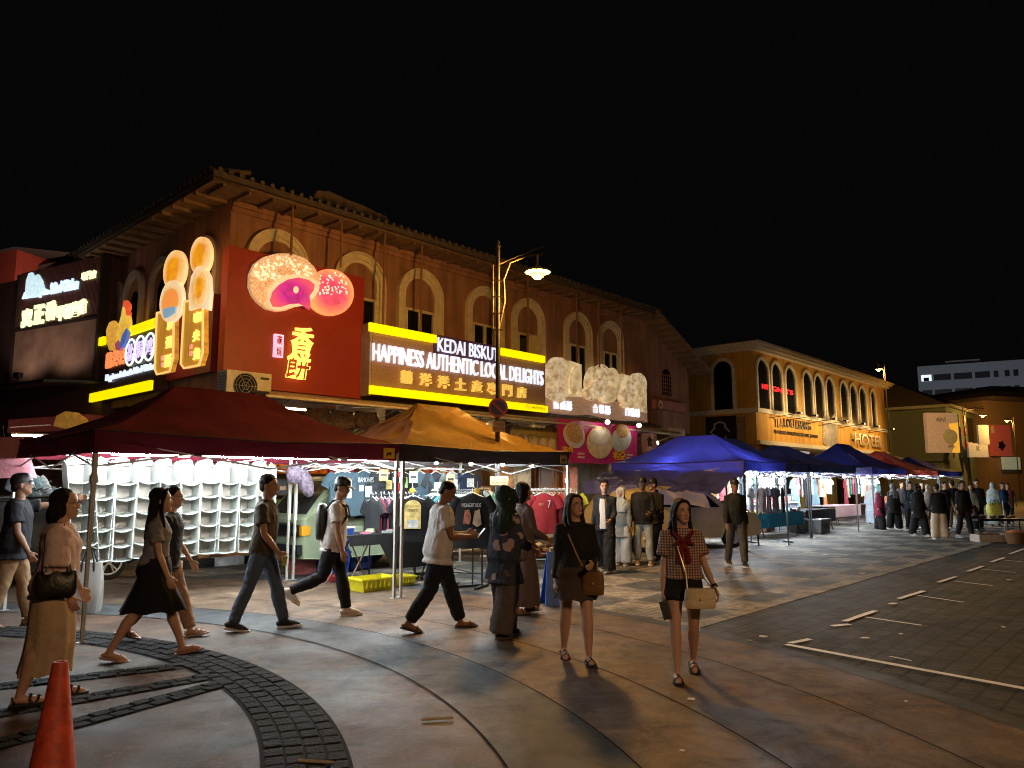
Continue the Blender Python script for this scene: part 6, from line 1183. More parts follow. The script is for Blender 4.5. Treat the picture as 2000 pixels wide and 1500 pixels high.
for k in range(26):
    c = rg.choice(['white', 'pale blue', 'crimson', 'cream', 'navy', 'grey', 'pink', 'orange']); x = (2.0 + (k % 13) * .28) if k < 13 else (12.1 + (k % 13) * .25); y = 2.3 if k < 13 else 1.5; z = .95 if k < 13 else .755
    p = F4.w(x, y, 0); t = thing('goods_box', f'{c} goods box in the {"second navy" if k < 13 else "red canopy"} stall', 'box', (p.x, p.y, z), ROT, 'goods boxes in the right stalls'); mb = MB(); h = rg.uniform(.12, .34); mb.box(-.11, .11, 0, .2, 0, h); mb.build('carton', mat(c + ' carton', palette[c], .5), t); mb = MB(); mb.box(-.07, .07, -.006, -.001, h * .3, h * .7); mb.build('printed_label', whi, t)
p = F4.w(1.9, 2.2, 0); t = thing('stall_counter', 'pale counter at the back of second navy stall', 'counter', (p.x, p.y, 0), ROT); mb = MB(); mb.box(0, 3.8, 0, .6, .9, .945); mb.build('top', whi, t); mb = MB(); mb.box(.03, 3.77, .05, .58, .0, .9); mb.build('front', cloth('pale lilac cloth', (.4, .42, .5)), t)
# black table, boxes and stool at the right edge
p = G(1945, 1050); t = thing('low_table', 'low black table of small dark goods at right edge beside the crowd', 'table', (p.x, p.y, 0), R(5)); mb = MB(); mb.box(-.75, .7, -.3, .3, .5, .56); mb.build('tabletop', M['black_metal'], t)
for x in (-.65, .6):
    for y in (-.24, .24): mb = MB(); mb.tube([(x, y, .008), (x, y, .5)], .018, 6); mb.build('leg', M['black_metal'], t)
for k in range(5): q = p + Vector((-.6 + .28 * k, .05 * (k % 2), 0)); b = thing('dark_packet', 'dark goods packet on the low black table', 'packet', (q.x, q.y, .563), .3 * k, 'packets on the low black table'); mb = MB(); mb.ell((0, 0, .05), (.13, .1, .05), 10, 7); mb.build('packet_body', (M['black_metal'], M['wood'], gy2)[k % 3], b, smooth=True); mb = MB(); mb.box(-.05, .05, -.05, .05, .095, .104); mb.build('printed_label', whi, b)
p = G(1930, 1058); t = thing('open_box', 'open white box of dark items on the ground before the low black table', 'box', (p.x, p.y, .003), R(3)); mb = MB(); mb.box(-.38, .38, -.2, -.185, 0, .2); mb.box(-.38, .38, .185, .2, 0, .2); mb.box(-.38, -.365, -.185, .185, 0, .2); mb.box(.365, .38, -.185, .185, 0, .2); mb.box(-.365, .365, -.185, .185, .0, .02); mb.build('carton', mat('pale carton', (.5, .46, .42), .8), t); mb = MB()
mb.ell((-.2, 0, .15), (.13, .12, .09)); mb.ell((.02, .02, .15), (.13, .12, .1)); mb.ell((.22, -.02, .15), (.12, .12, .09)); mb.build('contents', M['wood'], t, smooth=True)
p = G(1985, 1062); t = thing('wicker_basket', 'round brown basket at the right edge by the low table', 'basket', (p.x, p.y, .003), 0); mb = MB(); mb.lathe([(.2, 0), (.28, .3), (.3, .3), (.27, .29), (.19, .03)]); mb.build('basket_body', M['wood'], t, smooth=True); mb = MB(); mb.ell((0, 0, .28), (.22, .22, .08)); mb.build('contents', mat('orange goods', (.5, .16, .06), .6, var=.5, scale=10), t, smooth=True)
p = G(1963, 1046); rail(Fr((p.x, p.y, 0), R(10)), 0, .9, 0, 1.05, 'pale steel trolley frame at the right edge', m=M['grey_metal'], name='trolley_frame')
p = G(1958, 1040); bag((p.x, p.y + .3, .5), 0, .5, .3, .45, mat('yellow plastic bag', (.6, .58, .1), .5, var=.3), 'yellow plastic bag of goods near the right edge')
# goods hung at far left
rg = random.Random(17)
for k in range(9):
    p = D(38 + k * 11, 960, 12.2 + .25 * k); m_ = (mat('floral print cloth a', (.4, .12, .2), .8, var=.9, scale=20, c2=(.5, .55, .6)), mat('floral print cloth b', (.55, .4, .08), .8, var=.9, scale=20, c2=(.15, .3, .35)), mat('floral print cloth c', (.08, .1, .16), .8, var=.9, scale=20, c2=(.6, .6, .58)))[k % 3]
    garment(m_, label=('pink floral blouse', 'yellow floral blouse', 'dark floral blouse')[k % 3] + ' hanging in the shopfront at far left', group='floral clothes at far left', loc=(p.x, p.y, (1.75, 1.55, 1.2)[k // 3 % 3]), rot=R(-20 + 8 * k), seed=k, h=.66, w=.4)
p = D(16, 900, 9.6); t = thing('hanging_cloth', 'pink and red cloth hanging at the left edge near the canopy corner', 'cloth', (p.x, p.y, 1.85), R(10)); mb = MB(); n = 14; rings = [[((.16 + .05 * j) * math.cos(2 * math.pi * i / n), (.06 + .012 * math.sin(i * 2.1)) * math.sin(2 * math.pi * i / n), .35 - .13 * j) for i in range(n)] for j in range(5)]; mb.loft(rings); mb.build('cloth', cloth('pink cloth', (.5, .2, .24)), t, smooth=True); mb = MB(); mb.tube([(-.06, 0, .3), (-.1, 0, .5)], .008, 5); mb.build('cord', M['black_metal'], t)
mb = MB(); a, b = D(-40, 905, 10.2), D(140, 905, 13.8); a.z = b.z = 1.86; mb.tube([a, b], .014, 6); tag(mb.build('hanging_bar', M['white_metal'], smooth=True), 'bar holding the floral clothes at far left', 'bar')
tube_light(Fr((D(20, 900, 11.5).x, 11.5, 0), R(40)), 0, 0, 2.35, 1.1, 'tube light above the floral clothes at far left', 'tube lights at far left')
for k, (a, b, w, h, c, l) in enumerate(((395, 1096, .55, .16, (.30, .2, .12), 'flat brown carton on the ground under the organisers'), (432, 1102, .5, .10, (.36, .33, .30), 'pale flat sack lying under the right end of the organisers'), (398, 1088, .5, .32, (.24, .16, .10), 'tall brown carton behind the flat carton under the organisers'))):
    p = G(a, b); t = thing('carton', l, 'carton', (p.x, p.y + .25, .003), ROT); mb = MB(); mb.loft([[(sx * w * .5 * q, sy * .18 * q, z) for sx, sy in ((-1, -1), (1, -1), (1, 1), (-1, 1))] for q, z in ((.98, 0), (1, h * .3), (1.01, h * .8), (.97, h))]); mb.build('box', mat('carton ' + l[:6], c, .8), t); mb = MB(); mb.box(-.03, .03, -.18, .18, h + .001, h + .004); mb.build('tape', M['cream'], t)
# cone and litter
p = G(112, 1545); cb = D(118, 1292, 3.9); t = thing('traffic_cone', 'worn orange red traffic cone in the left foreground', 'traffic cone', (cb.x, 3.9, 0), 0); co = mat('faded orange cone plastic', (.46, .055, .024), .6, var=.45, scale=14, detail=9, bump=.15)
mb = MB(); mb.lathe([(.135, .03), (.125, .05), (.036, cb.z - .012), (.030, cb.z), (.02, cb.z), (.024, cb.z - .05)], n=32); mb.build('cone_body', co, t, smooth=True); mb = MB(); mb.slab([(-.18, -.15), (-.15, -.18), (.15, -.18), (.18, -.15), (.18, .15), (.15, .18), (-.15, .18), (-.18, .15)], .013, .032); mb.build('base', co, t)
def litter(px_, py_, w, d, r, label, m=None):
    w *= .62; d *= .62
    p = G(px_, py_); rg = random.Random(int(px_)); mb = MB(); n = 9; pts = [(w * (.8 + .4 * rg.random()) * math.cos(2 * math.pi * k / n), d * (.8 + .4 * rg.random()) * math.sin(2 * math.pi * k / n)) for k in range(n)]
    mb.loft([[(x, y, .020) for x, y in pts], [(x * .9, y * .9, .022 + .006 * rg.random()) for x, y in pts], [(x * .3, y * .3, .025) for x, y in pts]]); o = mb.build('paper_scrap', m or whi, loc=(p.x, p.y, 0), rot=r); tag(o, label, 'litter')
for a in ((1350, 1371, .05, .045, 0, 'round pale scrap on plaza below the woman in shorts'), (1491, 1247, .08, .06, .3, 'crumpled white scrap just left of first parking line'), (1464, 1255, .04, .03, 0, 'small white scrap beside the crumpled one'), (1333, 1473, .03, .025, 0, 'tiny pale scrap near the bottom of the view'), (1610, 1085, .10, .07, 0, 'white scrap on the pavers before the stalls'), (1745, 1182, .12, .08, .4, 'white scrap between the far parking lines'), (1960, 1228, .06, .04, 1, 'white scrap among parking lines at right edge'), (1760, 1242, .05, .03, .5, 'thin white scrap in the nearest parking bay'), (1684, 1122, .08, .05, 0, 'small white scrap by the kerb strip'), (1690, 1250, .09, .05, 0, 'grey scrap in the nearest parking bay'), (1770, 1376, .025, .02, 0, 'tiny white scrap below the long parking line'), (1972, 1135, .10, .06, .2, 'white scrap by the far parking lines')): litter(*a)
for a, b, l in (((823, 1414), (885, 1410), 'pale thin stick lying across the dark paving band'), ((583, 1496), (650, 1500), 'pale thin stick at the bottom edge on the cobble band')):
    pa, pb = G(*a), G(*b); mb = MB(); mb.tube([(pa.x, pa.y, .03), (pb.x, pb.y, .03)], .009, 6); tag(mb.build('litter_stick', mat('pale stick', (.5, .4, .3), .6)), l, 'litter')
# ================================================================== PEOPLE
def skin_mat(name, c):
    m = mat(name, c, .5, var=.10, scale=9, bump=.06, bscale=120, spec=.4); N, L, b = nodes_of(m)
    b.inputs['Subsurface Weight'].default_value = .08; b.inputs['Subsurface Radius'].default_value = (.02, .008, .004); return m
SK = {'tan': skin_mat('tan skin', (.36, .19, .115)), 'fair': skin_mat('fair skin', (.50, .30, .21)), 'brown': skin_mat('brown skin', (.24, .12, .07))}
M['hair'] = mat('black hair', (.008, .006, .006), .62, spec=.22, var=.5, scale=8, bump=.9, bscale=9, stretch=(14, 14, 1.2)); M['hair2'] = mat('dark brown hair', (.02, .011, .008), .62, spec=.22, var=.5, scale=8, bump=.9, bscale=9, stretch=(14, 14, 1.2))
M['eye_white'] = mat('eye white', (.62, .58, .54), .3); M['iris'] = mat('dark iris', (.012, .008, .006), .2); M['lip'] = mat('lip skin', (.34, .10, .085), .45); M['lens'] = mat('spectacle frame', (.08, .05, .03), .3, .4)
def remeshed(mb, name, m, par, vox, smooth=2, wr=0.0, wf=9.0, seed=0, zl=None):
    me = bpy.data.meshes.new('tmp'); me.from_pydata(mb.v, [], mb.f); me.update(); o = bpy.data.objects.new('tmp', me); COL.objects.link(o)
    bm = bmesh.new(); bm.from_mesh(me); bmesh.ops.recalc_face_normals(bm, faces=bm.faces); bm.to_mesh(me); bm.free()
    r = o.modifiers.new('r', 'REMESH'); r.mode = 'VOXEL'; r.voxel_size = vox; r.adaptivity = 0
    if smooth: s = o.modifiers.new('s', 'SMOOTH'); s.factor = .5; s.iterations = smooth
    dg = bpy.context.evaluated_depsgraph_get(); nm = bpy.data.meshes.new_from_object(o.evaluated_get(dg)); bpy.data.objects.remove(o); bpy.data.meshes.remove(me)
    if wr:
        n = len(nm.vertices); co = np.empty(n * 3, 'f'); nm.vertices.foreach_get('co', co); no = np.empty(n * 3, 'f'); nm.vertices.foreach_get('normal', no); co = co.reshape(-1, 3); no = no.reshape(-1, 3)
        off = Vector((seed * 7.3, seed * 3.1, seed))
        d = np.array([mnoise.noise(Vector((c[0] * wf, c[1] * wf, c[2] * wf * .62 + c[0] * wf * .5)) + off) * .65 + abs(mnoise.noise(Vector((c[0] * wf * 2.3, c[1] * wf * 2.3, c[2] * wf * 1.5 - c[0] * 9)) - off)) * .55 for c in co], 'f')
        d = d if zl is None else d * np.clip((zl - co[:, 2]) / .12, 0, 1); co += no * (d * wr)[:, None]; nm.vertices.foreach_set('co', co.ravel())
    nm.materials.clear(); nm.materials.append(m); nm.polygons.foreach_set('use_smooth', [True] * len(nm.polygons)); nm.name = name; nm.update()
    ob = bpy.data.objects.new(name, nm); COL.objects.link(ob)
    if par is not None: ob.parent = par
    return ob
def rx(v, a): c, s = math.cos(a), math.sin(a); return Vector((v[0], v[1] * c - v[2] * s, v[1] * s + v[2] * c))
HEADS = [(-.012, .012, .060, .030), (0.0, .030, .076, .018), (.014, .042, .084, .0), (.03, .050, .088, -.02), (.05, .057, .089, -.045), (.075, .064, .087, -.070), (.10, .069, .084, -.086), (.116, .070, .080, -.093), (.135, .072, .087, -.098), (.155, .072, .087, -.099), (.18, .067, .076, -.092), (.20, .056, .057, -.078), (.215, .040, .036, -.056), (.225, .018, .010, -.030)]
def person(label, at, head, H=1.66, build=1.0, fem=False, legs=((18, 5, 0), (-14, 22, 0)), arms=((8, 8, 12, 0), (-8, 8, 12, 0)), lean=2, hd=(0, 0, 0), top=None, bottom=None, shoes='sneaker', shoe_c=(.02, .02, .02), sole_c=(.6, .58, .54), hair='short', hair_c=None, hat=None, skin='tan', glasses=False, det=1, jacket=None, group=None, yaw_b=0, inner=None, face=True, gape=0):
    s = H / 1.70; bw = build; vox = (.014, .0085)[det]; cv = (.020, .0125)[det]; skm = SK[skin]
    thigh, shin = .425 * s, .405 * s; hw = (.092 if fem else .088) * s; sw = (.150 if fem else .170) * s * (0.5 + bw / 2)
    J = {}
    # legs
    hipz = .0; feet = []
    for i, sd in enumerate((-1, 1)):                     # -1 = own left (local -x), +1 = own right
        a, k, fp = legs[i][:3]; ab = legs[i][3] if len(legs[i]) > 3 else 1.5
        a, k, fp, ab = R(a), R(k), R(fp), R(ab)
        hp = Vector((sd * hw, 0, 0)); kn = hp + Vector((sd * math.sin(ab) * .6, math.sin(a), -math.cos(a) * math.cos(ab))).normalized() * thigh; an = kn + Vector((sd * math.sin(ab) * .5, math.sin(a - k), -math.cos(a - k))).normalized() * shin
        f = lambda y, z, an=an, fp=fp: an + rx((0, y * s, z * s), fp)
        feet.append((hp, kn, an, f, fp))
    low = min(min(f(-.055, -.085).z, f(.17, -.085).z) for hp, kn, an, f, fp in feet); up = -low + .014
    for i, (hp, kn, an, f, fp) in enumerate(feet): feet[i] = (hp + Vector((0, 0, up)), kn + Vector((0, 0, up)), an + Vector((0, 0, up)), (lambda y, z, an=an + Vector((0, 0, up)), fp=fp, x=0: an + rx((0, y * s, z * s), fp)), fp)
    la = R(lean); base = Vector((0, 0, up))
    def T(x, y, z): return base + rx((x * s, y * s, z * s), -la)       # torso frame
    TP = [(-.07, .115, .085, -.01), (-.01, .165, .115, -.012), (.06, .160, .112, -.008), (.16, .128 if fem else .142, .092, .005), (.26, .140 if fem else .155, .100, .008), (.36, .152 if fem else .172, .112 if fem else .108, .006), (.44, .138 if fem else .155, .094, -.006), (.495, .092, .072, -.012), (.53, .062, .060, -.012)]
    def ring(z, a, b, cy, e=0.0, n=20, ba=1.0): return [T((a * bw * ba + e) * math.cos(q) , cy + (b * (0.35 + .65 * bw) * ba + e) * math.sin(q), z) for q in [2 * math.pi * k / n for k in range(n)]]
    mb = MB(); mb.loft([ring(*t) for t in TP])
    nb = T(0, -.012, .51); hdp = R(hd[1]); hy = R(hd[0])
    hs = s * (1.03 if fem else 1.0) * (.98 + .02 * bw)
    hb = T(0, .012 + .02 * math.sin(hdp), .575)
    RM = Matrix.Rotation(hy, 3, 'Z') @ Matrix.Rotation(hdp, 3, 'X') @ Matrix.Rotation(R(hd[2] if len(hd) > 2 else 0), 3, 'Y')
    def HP(x, y, z): return hb + RM @ Vector((x * hs, y * hs, z * hs))
    mb.tube([nb, T(0, .0, .55), HP(0, -.015, .06)], [.058 * s, .053 * s, .055 * s], 14)
    rings = []
    for z, a, yf, yb in HEADS:
        c, d = (yf + yb) / 2, (yf - yb) / 2
        rings.append([HP(a * math.copysign(abs(math.cos(q)) ** .88, math.cos(q)), c + d * math.sin(q), z) for q in [2 * math.pi * k / 24 for k in range(24)]])
    mb.loft(rings)
    if det:
        mb.tube([HP(0, .080, .128), HP(0, .092, .10), HP(0, .104, .078), HP(0, .098, .070)], [.007 * s, .009 * s, .0135 * s, .009 * s], 8); mb.ell(HP(.011, .09, .073), (.010 * s, .010 * s, .008 * s), 8, 6); mb.ell(HP(-.011, .09, .073), (.010 * s, .010 * s, .008 * s), 8, 6)
        mb.ell(HP(0, .083, .018), (.022 * s, .014 * s, .014 * s), 10, 7); mb.ell(HP(.034, .068, .082), (.02 * s, .016 * s, .018 * s), 8, 6); mb.ell(HP(-.034, .068, .082), (.02 * s, .016 * s, .018 * s), 8, 6)
        mb.ell(HP(0, .086, .043), (.024 * s, .008 * s, .010 * s), 10, 6)
    for sd in (-1, 1): mb.ell(HP(sd * .073, -.008, .098), (.011 * s, .018 * s, .030 * s), 8, 7)
    # arms
    A = []
    for i, sd in enumerate((-1, 1)):
        p, ab, fl, inn = [R(v) for v in arms[i][:4]]
        sh = T(sd * sw / s * .95, -.008, .437); ud = Vector((sd * math.sin(ab), math.sin(p) * math.cos(ab), -math.cos(p) * math.cos(ab))).normalized(); el = sh + ud * .285 * s
        fd = Vector((sd * (math.sin(ab) * .7 - math.sin(inn)), math.sin(p + fl) * math.cos(inn), -math.cos(p + fl) * math.cos(inn))).normalized(); wr = el + fd * .245 * s
        A.append((sh, el, wr, ud, fd))
        k = .88 if fem else 1.0
        mb.tube([T(sd * .075, -.01, .455), sh, sh.lerp(el, .45), el, el.lerp(wr, .3), el.lerp(wr, .8), wr], [.052 * s * k, .052 * s * bw * k, .046 * s * bw * k, .037 * s * k, .040 * s * bw * k, .029 * s * k, .025 * s * k], 12)
        n = Vector((-sd, 0, 0)); n = (n - fd * n.dot(fd)).normalized() if abs(n.dot(fd)) < .9 else Vector((0, 0, -1)); sv = fd.cross(n).normalized()
        if sv.dot(Vector((0, 1, 0))) < 0 and abs(fd.y) < .8: sv = -sv
        if abs(fd.y) >= .8 and sv.z < 0: sv = -sv
        hk = .92 if fem else 1.0
        mb.tube([wr, wr + fd * .035 * s, wr + fd * .085 * s * hk], [.026 * s, .038 * s * hk, .040 * s * hk], 10, flat=.42, up=sv, round_=False)
        mb.ell(wr + fd * .05 * s, (.022 * s, .022 * s, .022 * s), 8, 6)
        curl = R(arms[i][4]) if len(arms[i]) > 4 else R(28)
        for q, (o, L_) in enumerate(((.030, .072), (.010, .082), (-.011, .076), (-.031, .060))):
            b0 = wr + fd * .075 * s * hk + sv * o * s * hk; d1 = (fd * math.cos(curl * .7) + n * math.sin(curl * .7) + sv * o * 1.2).normalized(); d2 = (fd * math.cos(curl * 1.5) + n * math.sin(curl * 1.5)).normalized(); d3 = (fd * math.cos(curl * 2.2) + n * math.sin(curl * 2.2)).normalized()
            p1 = b0 + d1 * L_ * .48 * s; p2 = p1 + d2 * L_ * .32 * s; p3 = p2 + d3 * L_ * .24 * s
            mb.tube([b0, p1, p2, p3], [.0098 * s, .0092 * s, .0086 * s, .0075 * s], 8, round_=True)
        t0 = wr + fd * .025 * s + sv * .022 * s; t1 = t0 + (fd * .6 + sv * .62 + n * .25).normalized() * .042 * s; t2 = t1 + (fd * .85 + sv * .25 + n * .35).normalized() * .034 * s
        mb.tube([t0, t1, t2], [.013 * s, .0105 * s, .0085 * s], 8, round_=True)
    for i, sd in enumerate((-1, 1)):
        hp, kn, an, f, fp = feet[i]; kk = bw * (1.04 if fem else 1.0)
        mb.tube([hp + Vector((-sd * .01 * s, 0, .02 * s)), hp.lerp(kn, .25), hp.lerp(kn, .6), kn.lerp(hp, .08), kn.lerp(an, .08), kn.lerp(an, .32) + Vector((0, -.012 * s, 0)), kn.lerp(an, .7), an, f(.0, -.03)], [.088 * s * kk, .086 * s * kk, .068 * s * kk, .054 * s * kk, .050 * s * kk, .056 * s * kk, .040 * s * kk, .033 * s, .034 * s], 14)
        mb.tube([f(-.045, -.055), f(.0, -.045), f(.06, -.055), f(.12, -.068), f(.165, -.074)], [.024 * s, .034 * s, .035 * s, .040 * s, .022 * s], 12, flat=1.0, up=(0, 0, 1), round_=True) if shoes != 'x' else None
    loc = Vector((at[0], at[1], 0)); rot = -R(head)
    body = remeshed(mb, 'person', skm, None, vox, 2); body.location = loc; body.rotation_euler = (0, 0, rot); tag(body, label, 'person', group)
    # ---- head details
    if det and face:
        for sd in (-1, 1):
            m = MB(); m.ell(HP(sd * .031, .0775, .113), (.0135 * hs, .007 * hs, .0062 * hs), 10, 7, RM); m.mi = 1; m.ell(HP(sd * .031, .0815, .113), (.0058 * hs, .0042 * hs, .0058 * hs), 8, 6, RM); m.tube([HP(sd * .017, .083, .116), HP(sd * .030, .0862, .1205), HP(sd * .045, .079, .116)], .0017 * hs, 5); m.build('eye', [M['eye_white'], M['iris']], body, smooth=True)
            m = MB(); m.tube([HP(sd * .016, .0885, .133), HP(sd * .032, .0885, .1385), HP(sd * .049, .076, .133)], [.0026 * hs, .0032 * hs, .0016 * hs], 6); m.build('eyebrow', M['hair'], body, smooth=True)
        m = MB(); m.ell(HP(0, .0895, .0475), (.022 * hs, .0062 * hs, .0042 * hs), 12, 6, RM); m.ell(HP(0, .0895, .040), (.019 * hs, .0062 * hs, .0050 * hs), 12, 6, RM); m.build('lips', M['lip'], body, smooth=True)
    if glasses:
        m = MB()
        for sd in (-1, 1): m.tube([HP(sd * .033 + .024 * math.cos(q), .100 - .006 * abs(math.cos(q)), .111 + .018 * math.sin(q)) for q in [k * .4488 for k in range(15)]], .0016 * hs, 5); m.tube([HP(sd * .057, .095, .116), HP(sd * .075, .0, .112)], .0016 * hs, 5)
        m.tube([HP(-.010, .102, .115), HP(.010, .102, .115)], .0016 * hs, 5); m.build('glasses', M['lens'], body, smooth=True)
    hm = hair_c or M['hair']
    m = MB(); cap_e = lambda: (m.ell(HP(0, -.019, .158), (.0795 * hs, .097 * hs, .084 * hs), 16, 12, RM), m.ell(HP(0, -.055, .105), (.067 * hs, .052 * hs, .072 * hs), 14, 10, RM))
    hv = (.012, .0075)[det]
    if hair == 'short':
        cap_e(); rg = random.Random(len(label))
        if det:
            for k in range(26): q = rg.uniform(0, 6.28); e = rg.uniform(.2, 1.2); m.ell(HP(.07 * math.cos(q) * math.sin(e), -.02 + .086 * math.sin(q) * math.sin(e), .158 + .078 * math.cos(e)), (.016 * hs, .016 * hs, .012 * hs), 6, 5)
        remeshed(m, 'hair', hm, body, hv, 1, .006, 45, 1)
    elif hair == 'buzz':
        m.ell(HP(0, -.013, .152), (.0755 * hs, .094 * hs, .079 * hs), 16, 12, RM); m.ell(HP(0, -.055, .105), (.064 * hs, .048 * hs, .066 * hs), 14, 10, RM); remeshed(m, 'hair', hm, body, hv, 1, .002, 60)
    elif hair == 'bob':
        m.ell(HP(0, -.026, .152), (.088 * hs, .098 * hs, .090 * hs), 16, 12, RM); m.ell(HP(0, -.050, .075), (.092 * hs, .070 * hs, .105 * hs), 14, 10, RM); m.ell(HP(.062, -.02, .07), (.030 * hs, .05 * hs, .075 * hs), 10, 8, RM); m.ell(HP(-.062, -.02, .07), (.030 * hs, .05 * hs, .075 * hs), 10, 8, RM)
        rg = random.Random(4)
        for k in range(24): q = rg.uniform(2.6, 6.8); m.tube([HP(.075 * math.cos(q), -.03 + .07 * math.sin(q), .12), HP(.092 * math.cos(q), -.04 + .085 * math.sin(q), .03), HP(.085 * math.cos(q), -.04 + .09 * math.sin(q), -.03 + rg.uniform(-.02, .03))], [.016 * hs, .018 * hs, .008 * hs], 6)
        remeshed(m, 'hair', hm, body, hv, 1, .008, 30, 2)
    elif hair in ('long', 'mid'):
        m.ell(HP(0, -.022, .158), (.080 * hs, .094 * hs, .086 * hs), 16, 12, RM); dl = -.30 if hair == 'long' else -.12
        def hr(z, cy, a, b): return [HP(a * math.cos(q), cy + b * math.sin(q), z) for q in [2 * math.pi * k / 16 for k in range(16)]]
        m.loft([hr(.19, -.02, .060, .070), hr(.13, -.035, .084, .072), hr(.05, -.055, .090, .058), hr(-.03, -.075, .100, .050), hr(dl * .55, -.100, .112, .045), hr(dl * .85, -.110, .100, .040), hr(dl, -.112, .075, .028)])
        for sd in (-1, 1): m.tube([HP(sd * .022, .050, .222), HP(sd * .064, .044, .178), HP(sd * .082, .018, .11), HP(sd * .087, .006, .03), HP(sd * .090, .018, -.06), HP(sd * .085, .040, max(dl, -.20))], [.014 * hs, .020 * hs, .020 * hs, .022 * hs, .026 * hs, .012 * hs], 9, flat=.8)
        rg = random.Random(6)
        for k in range(16): q = rg.uniform(3.3, 6.1); m.tube([HP(.08 * math.cos(q), -.05 + .05 * math.sin(q), .08), HP(.105 * math.cos(q), -.075 + .05 * math.sin(q), dl * .5), HP(.10 * math.cos(q), -.095 + .04 * math.sin(q), dl - rg.uniform(.0, .05))], [.012 * hs, .015 * hs, .006 * hs], 6)
        remeshed(m, 'hair', hm, body, hv, 1, .007, 26, 3)
    elif hair == 'hijab':
        m.ell(HP(0, -.030, .128), (.090 * hs, .108 * hs, .116 * hs), 18, 14, RM)
        for sd in (-1, 1): m.tube([HP(sd * .05, .060, .205), HP(sd * .078, .055, .13), HP(sd * .076, .056, .06), HP(sd * .045, .072, -.005)], [.016 * hs, .022 * hs, .024 * hs, .022 * hs], 8)
        m.ell(HP(0, .03, -.025), (.075 * hs, .062 * hs, .045 * hs), 14, 9, RM)
        rr = lambda z, a, b, cy: [T(a * math.cos(q), cy + b * math.sin(q), z) for q in [2 * math.pi * k / 20 for k in range(20)]]
        m.loft([rr(.62, .075, .09, -.01), rr(.56, .095, .10, .0), rr(.50, .16, .12, .0), rr(.44, .205, .14, .0), rr(.36, .215, .155, .0), rr(.26, .19, .155, .01)])
        remeshed(m, 'headscarf', hm, body, cv * .8, 3, .022, 13, 5)
    if hat:
        m = MB(); m.loft([[HP(.0855 * q_ * math.cos(a), -.008 + .107 * q_ * math.sin(a), z) for a in [2 * math.pi * k / 22 for k in range(22)]] for q_, z in ((.98, .140), (1.0, .150), (1.0, .175), (.93, .208), (.74, .235), (.42, .250), (.08, .254))])
        ht = m.build('cap', hat, body, smooth=True); m = MB(); vs = []
        for o in (0, -.006):
            for k in range(11): a = math.pi * k / 10; vs.append(HP(.074 * math.cos(a), .075 + .012 * math.sin(a), .152 + .010 * math.sin(a) + o))
            for k in range(11): a = math.pi * k / 10; vs.append(HP(.074 * math.cos(a), .085 + .082 * math.sin(a), .150 - .016 * math.sin(a) + o))
        m.add(vs, [(k, k + 1, k + 12, k + 11) for k in range(10)] + [(22 + k, 33 + k, 34 + k, 23 + k) for k in range(10)] + [(11 + k, 12 + k, 34 + k, 33 + k) for k in range(10)]); m.build('visor', hat, ht, smooth=True)
    # ---- top
    def sleeve(m, i, frac, r0, r1, ease):
        sh, el, wr, ud, fd = A[i]; sd = (-1, 1)[i]; st = T(sd * .068, -.01, .455)
        if frac <= 1: e = sh.lerp(el, frac); m.tube([st, sh + Vector((sd * .004, 0, .004)), sh.lerp(e, .5), e], [(.054 + ease * .6) * s, (.054 + ease * .8) * s * bw, r0 * s * bw, r1 * s * bw], 14)
        else: m.tube([st, sh + Vector((sd * .004, 0, .004)), sh.lerp(el, .5), el, el.lerp(wr, .5), el.lerp(wr, frac - 1)], [(.054 + ease * .6) * s, (.052 + ease * .8) * s * bw, r0 * s * bw, (r0 - .006) * s, (r1 + .006) * s, r1 * s], 14)
    def upper(spec, name):
        col, sl, hem, ease = spec[:4]; m = MB(); mt = col if not isinstance(col, tuple) else cloth('garment cloth %02x%02x%02x' % tuple(int(255 * c) for c in col), col)
        rs = []
        zs = [(-.42, .185, .135, 0), (-.25, .180, .128, 0)] + TP
        zz_ = [t for t in zs if t[0] > hem + .01]
        def itp(z):
            for a_, b_ in zip(zs, zs[1:]):
                if a_[0] <= z <= b_[0]: q = (z - a_[0]) / (b_[0] - a_[0]); return tuple(a_[k] + (b_[k] - a_[k]) * q for k in range(4))
            return zs[0]
        h0 = itp(hem); h0 = (h0[0], h0[1] + .018, h0[2] + .03, h0[3]); box_ = .55 if len(spec) < 5 else spec[4]
        for t in [h0] + [t for t in zz_ if t[0] < .5]:
            a_ = t[1] + (max(0, .166 - t[1]) * box_ if t[0] < .42 else 0); rs.append(ring(t[0], a_, t[2] + (max(0, .108 - t[2]) * box_ if t[0] < .42 else 0), t[3], ease * s * (1.25 if t[0] < .2 else .8)))
        rs.append(ring(.505, .084, .072, -.012, ease * .3)); rs.append(ring(.525, .078, .068, -.012, .006))
        m.loft(rs)
        fr_, r0, r1 = {'short': (.62, .066, .078), 'sleeveless': (.15, .05, .05), 'long': (1.93, .056, .036), 'half': (.92, .068, .074), 'three': (1.55, .058, .05), 'wide': (1.9, .072, .075)}[sl]
        for i in (0, 1): sleeve(m, i, fr_, r0, r1, ease * .6)
        return remeshed(m, name, mt, body, cv, 2, .024 if det else .014, 7.5, len(label) % 7)
    tp = upper(top, 'shirt') if top else None
    if jacket: upper(jacket, 'jacket')
    if inner:                                            # visible shirt front inside an open jacket
        m = MB(); m.loft([[T(x * w, y, z) for x, y in ((-1, -.01), (-.6, .035), (0, .045), (.6, .035), (1, -.01))] for z, w in ((-.1, .085), (.15, .08), (.35, .085), (.46, .06))], cap=False, closed=False); off_ = .0
        m.v = [tuple(Vector(v) + rx((0, .118 * s, 0), -la)) for v in m.v]; m.build('shirt_front', inner, body, smooth=True)
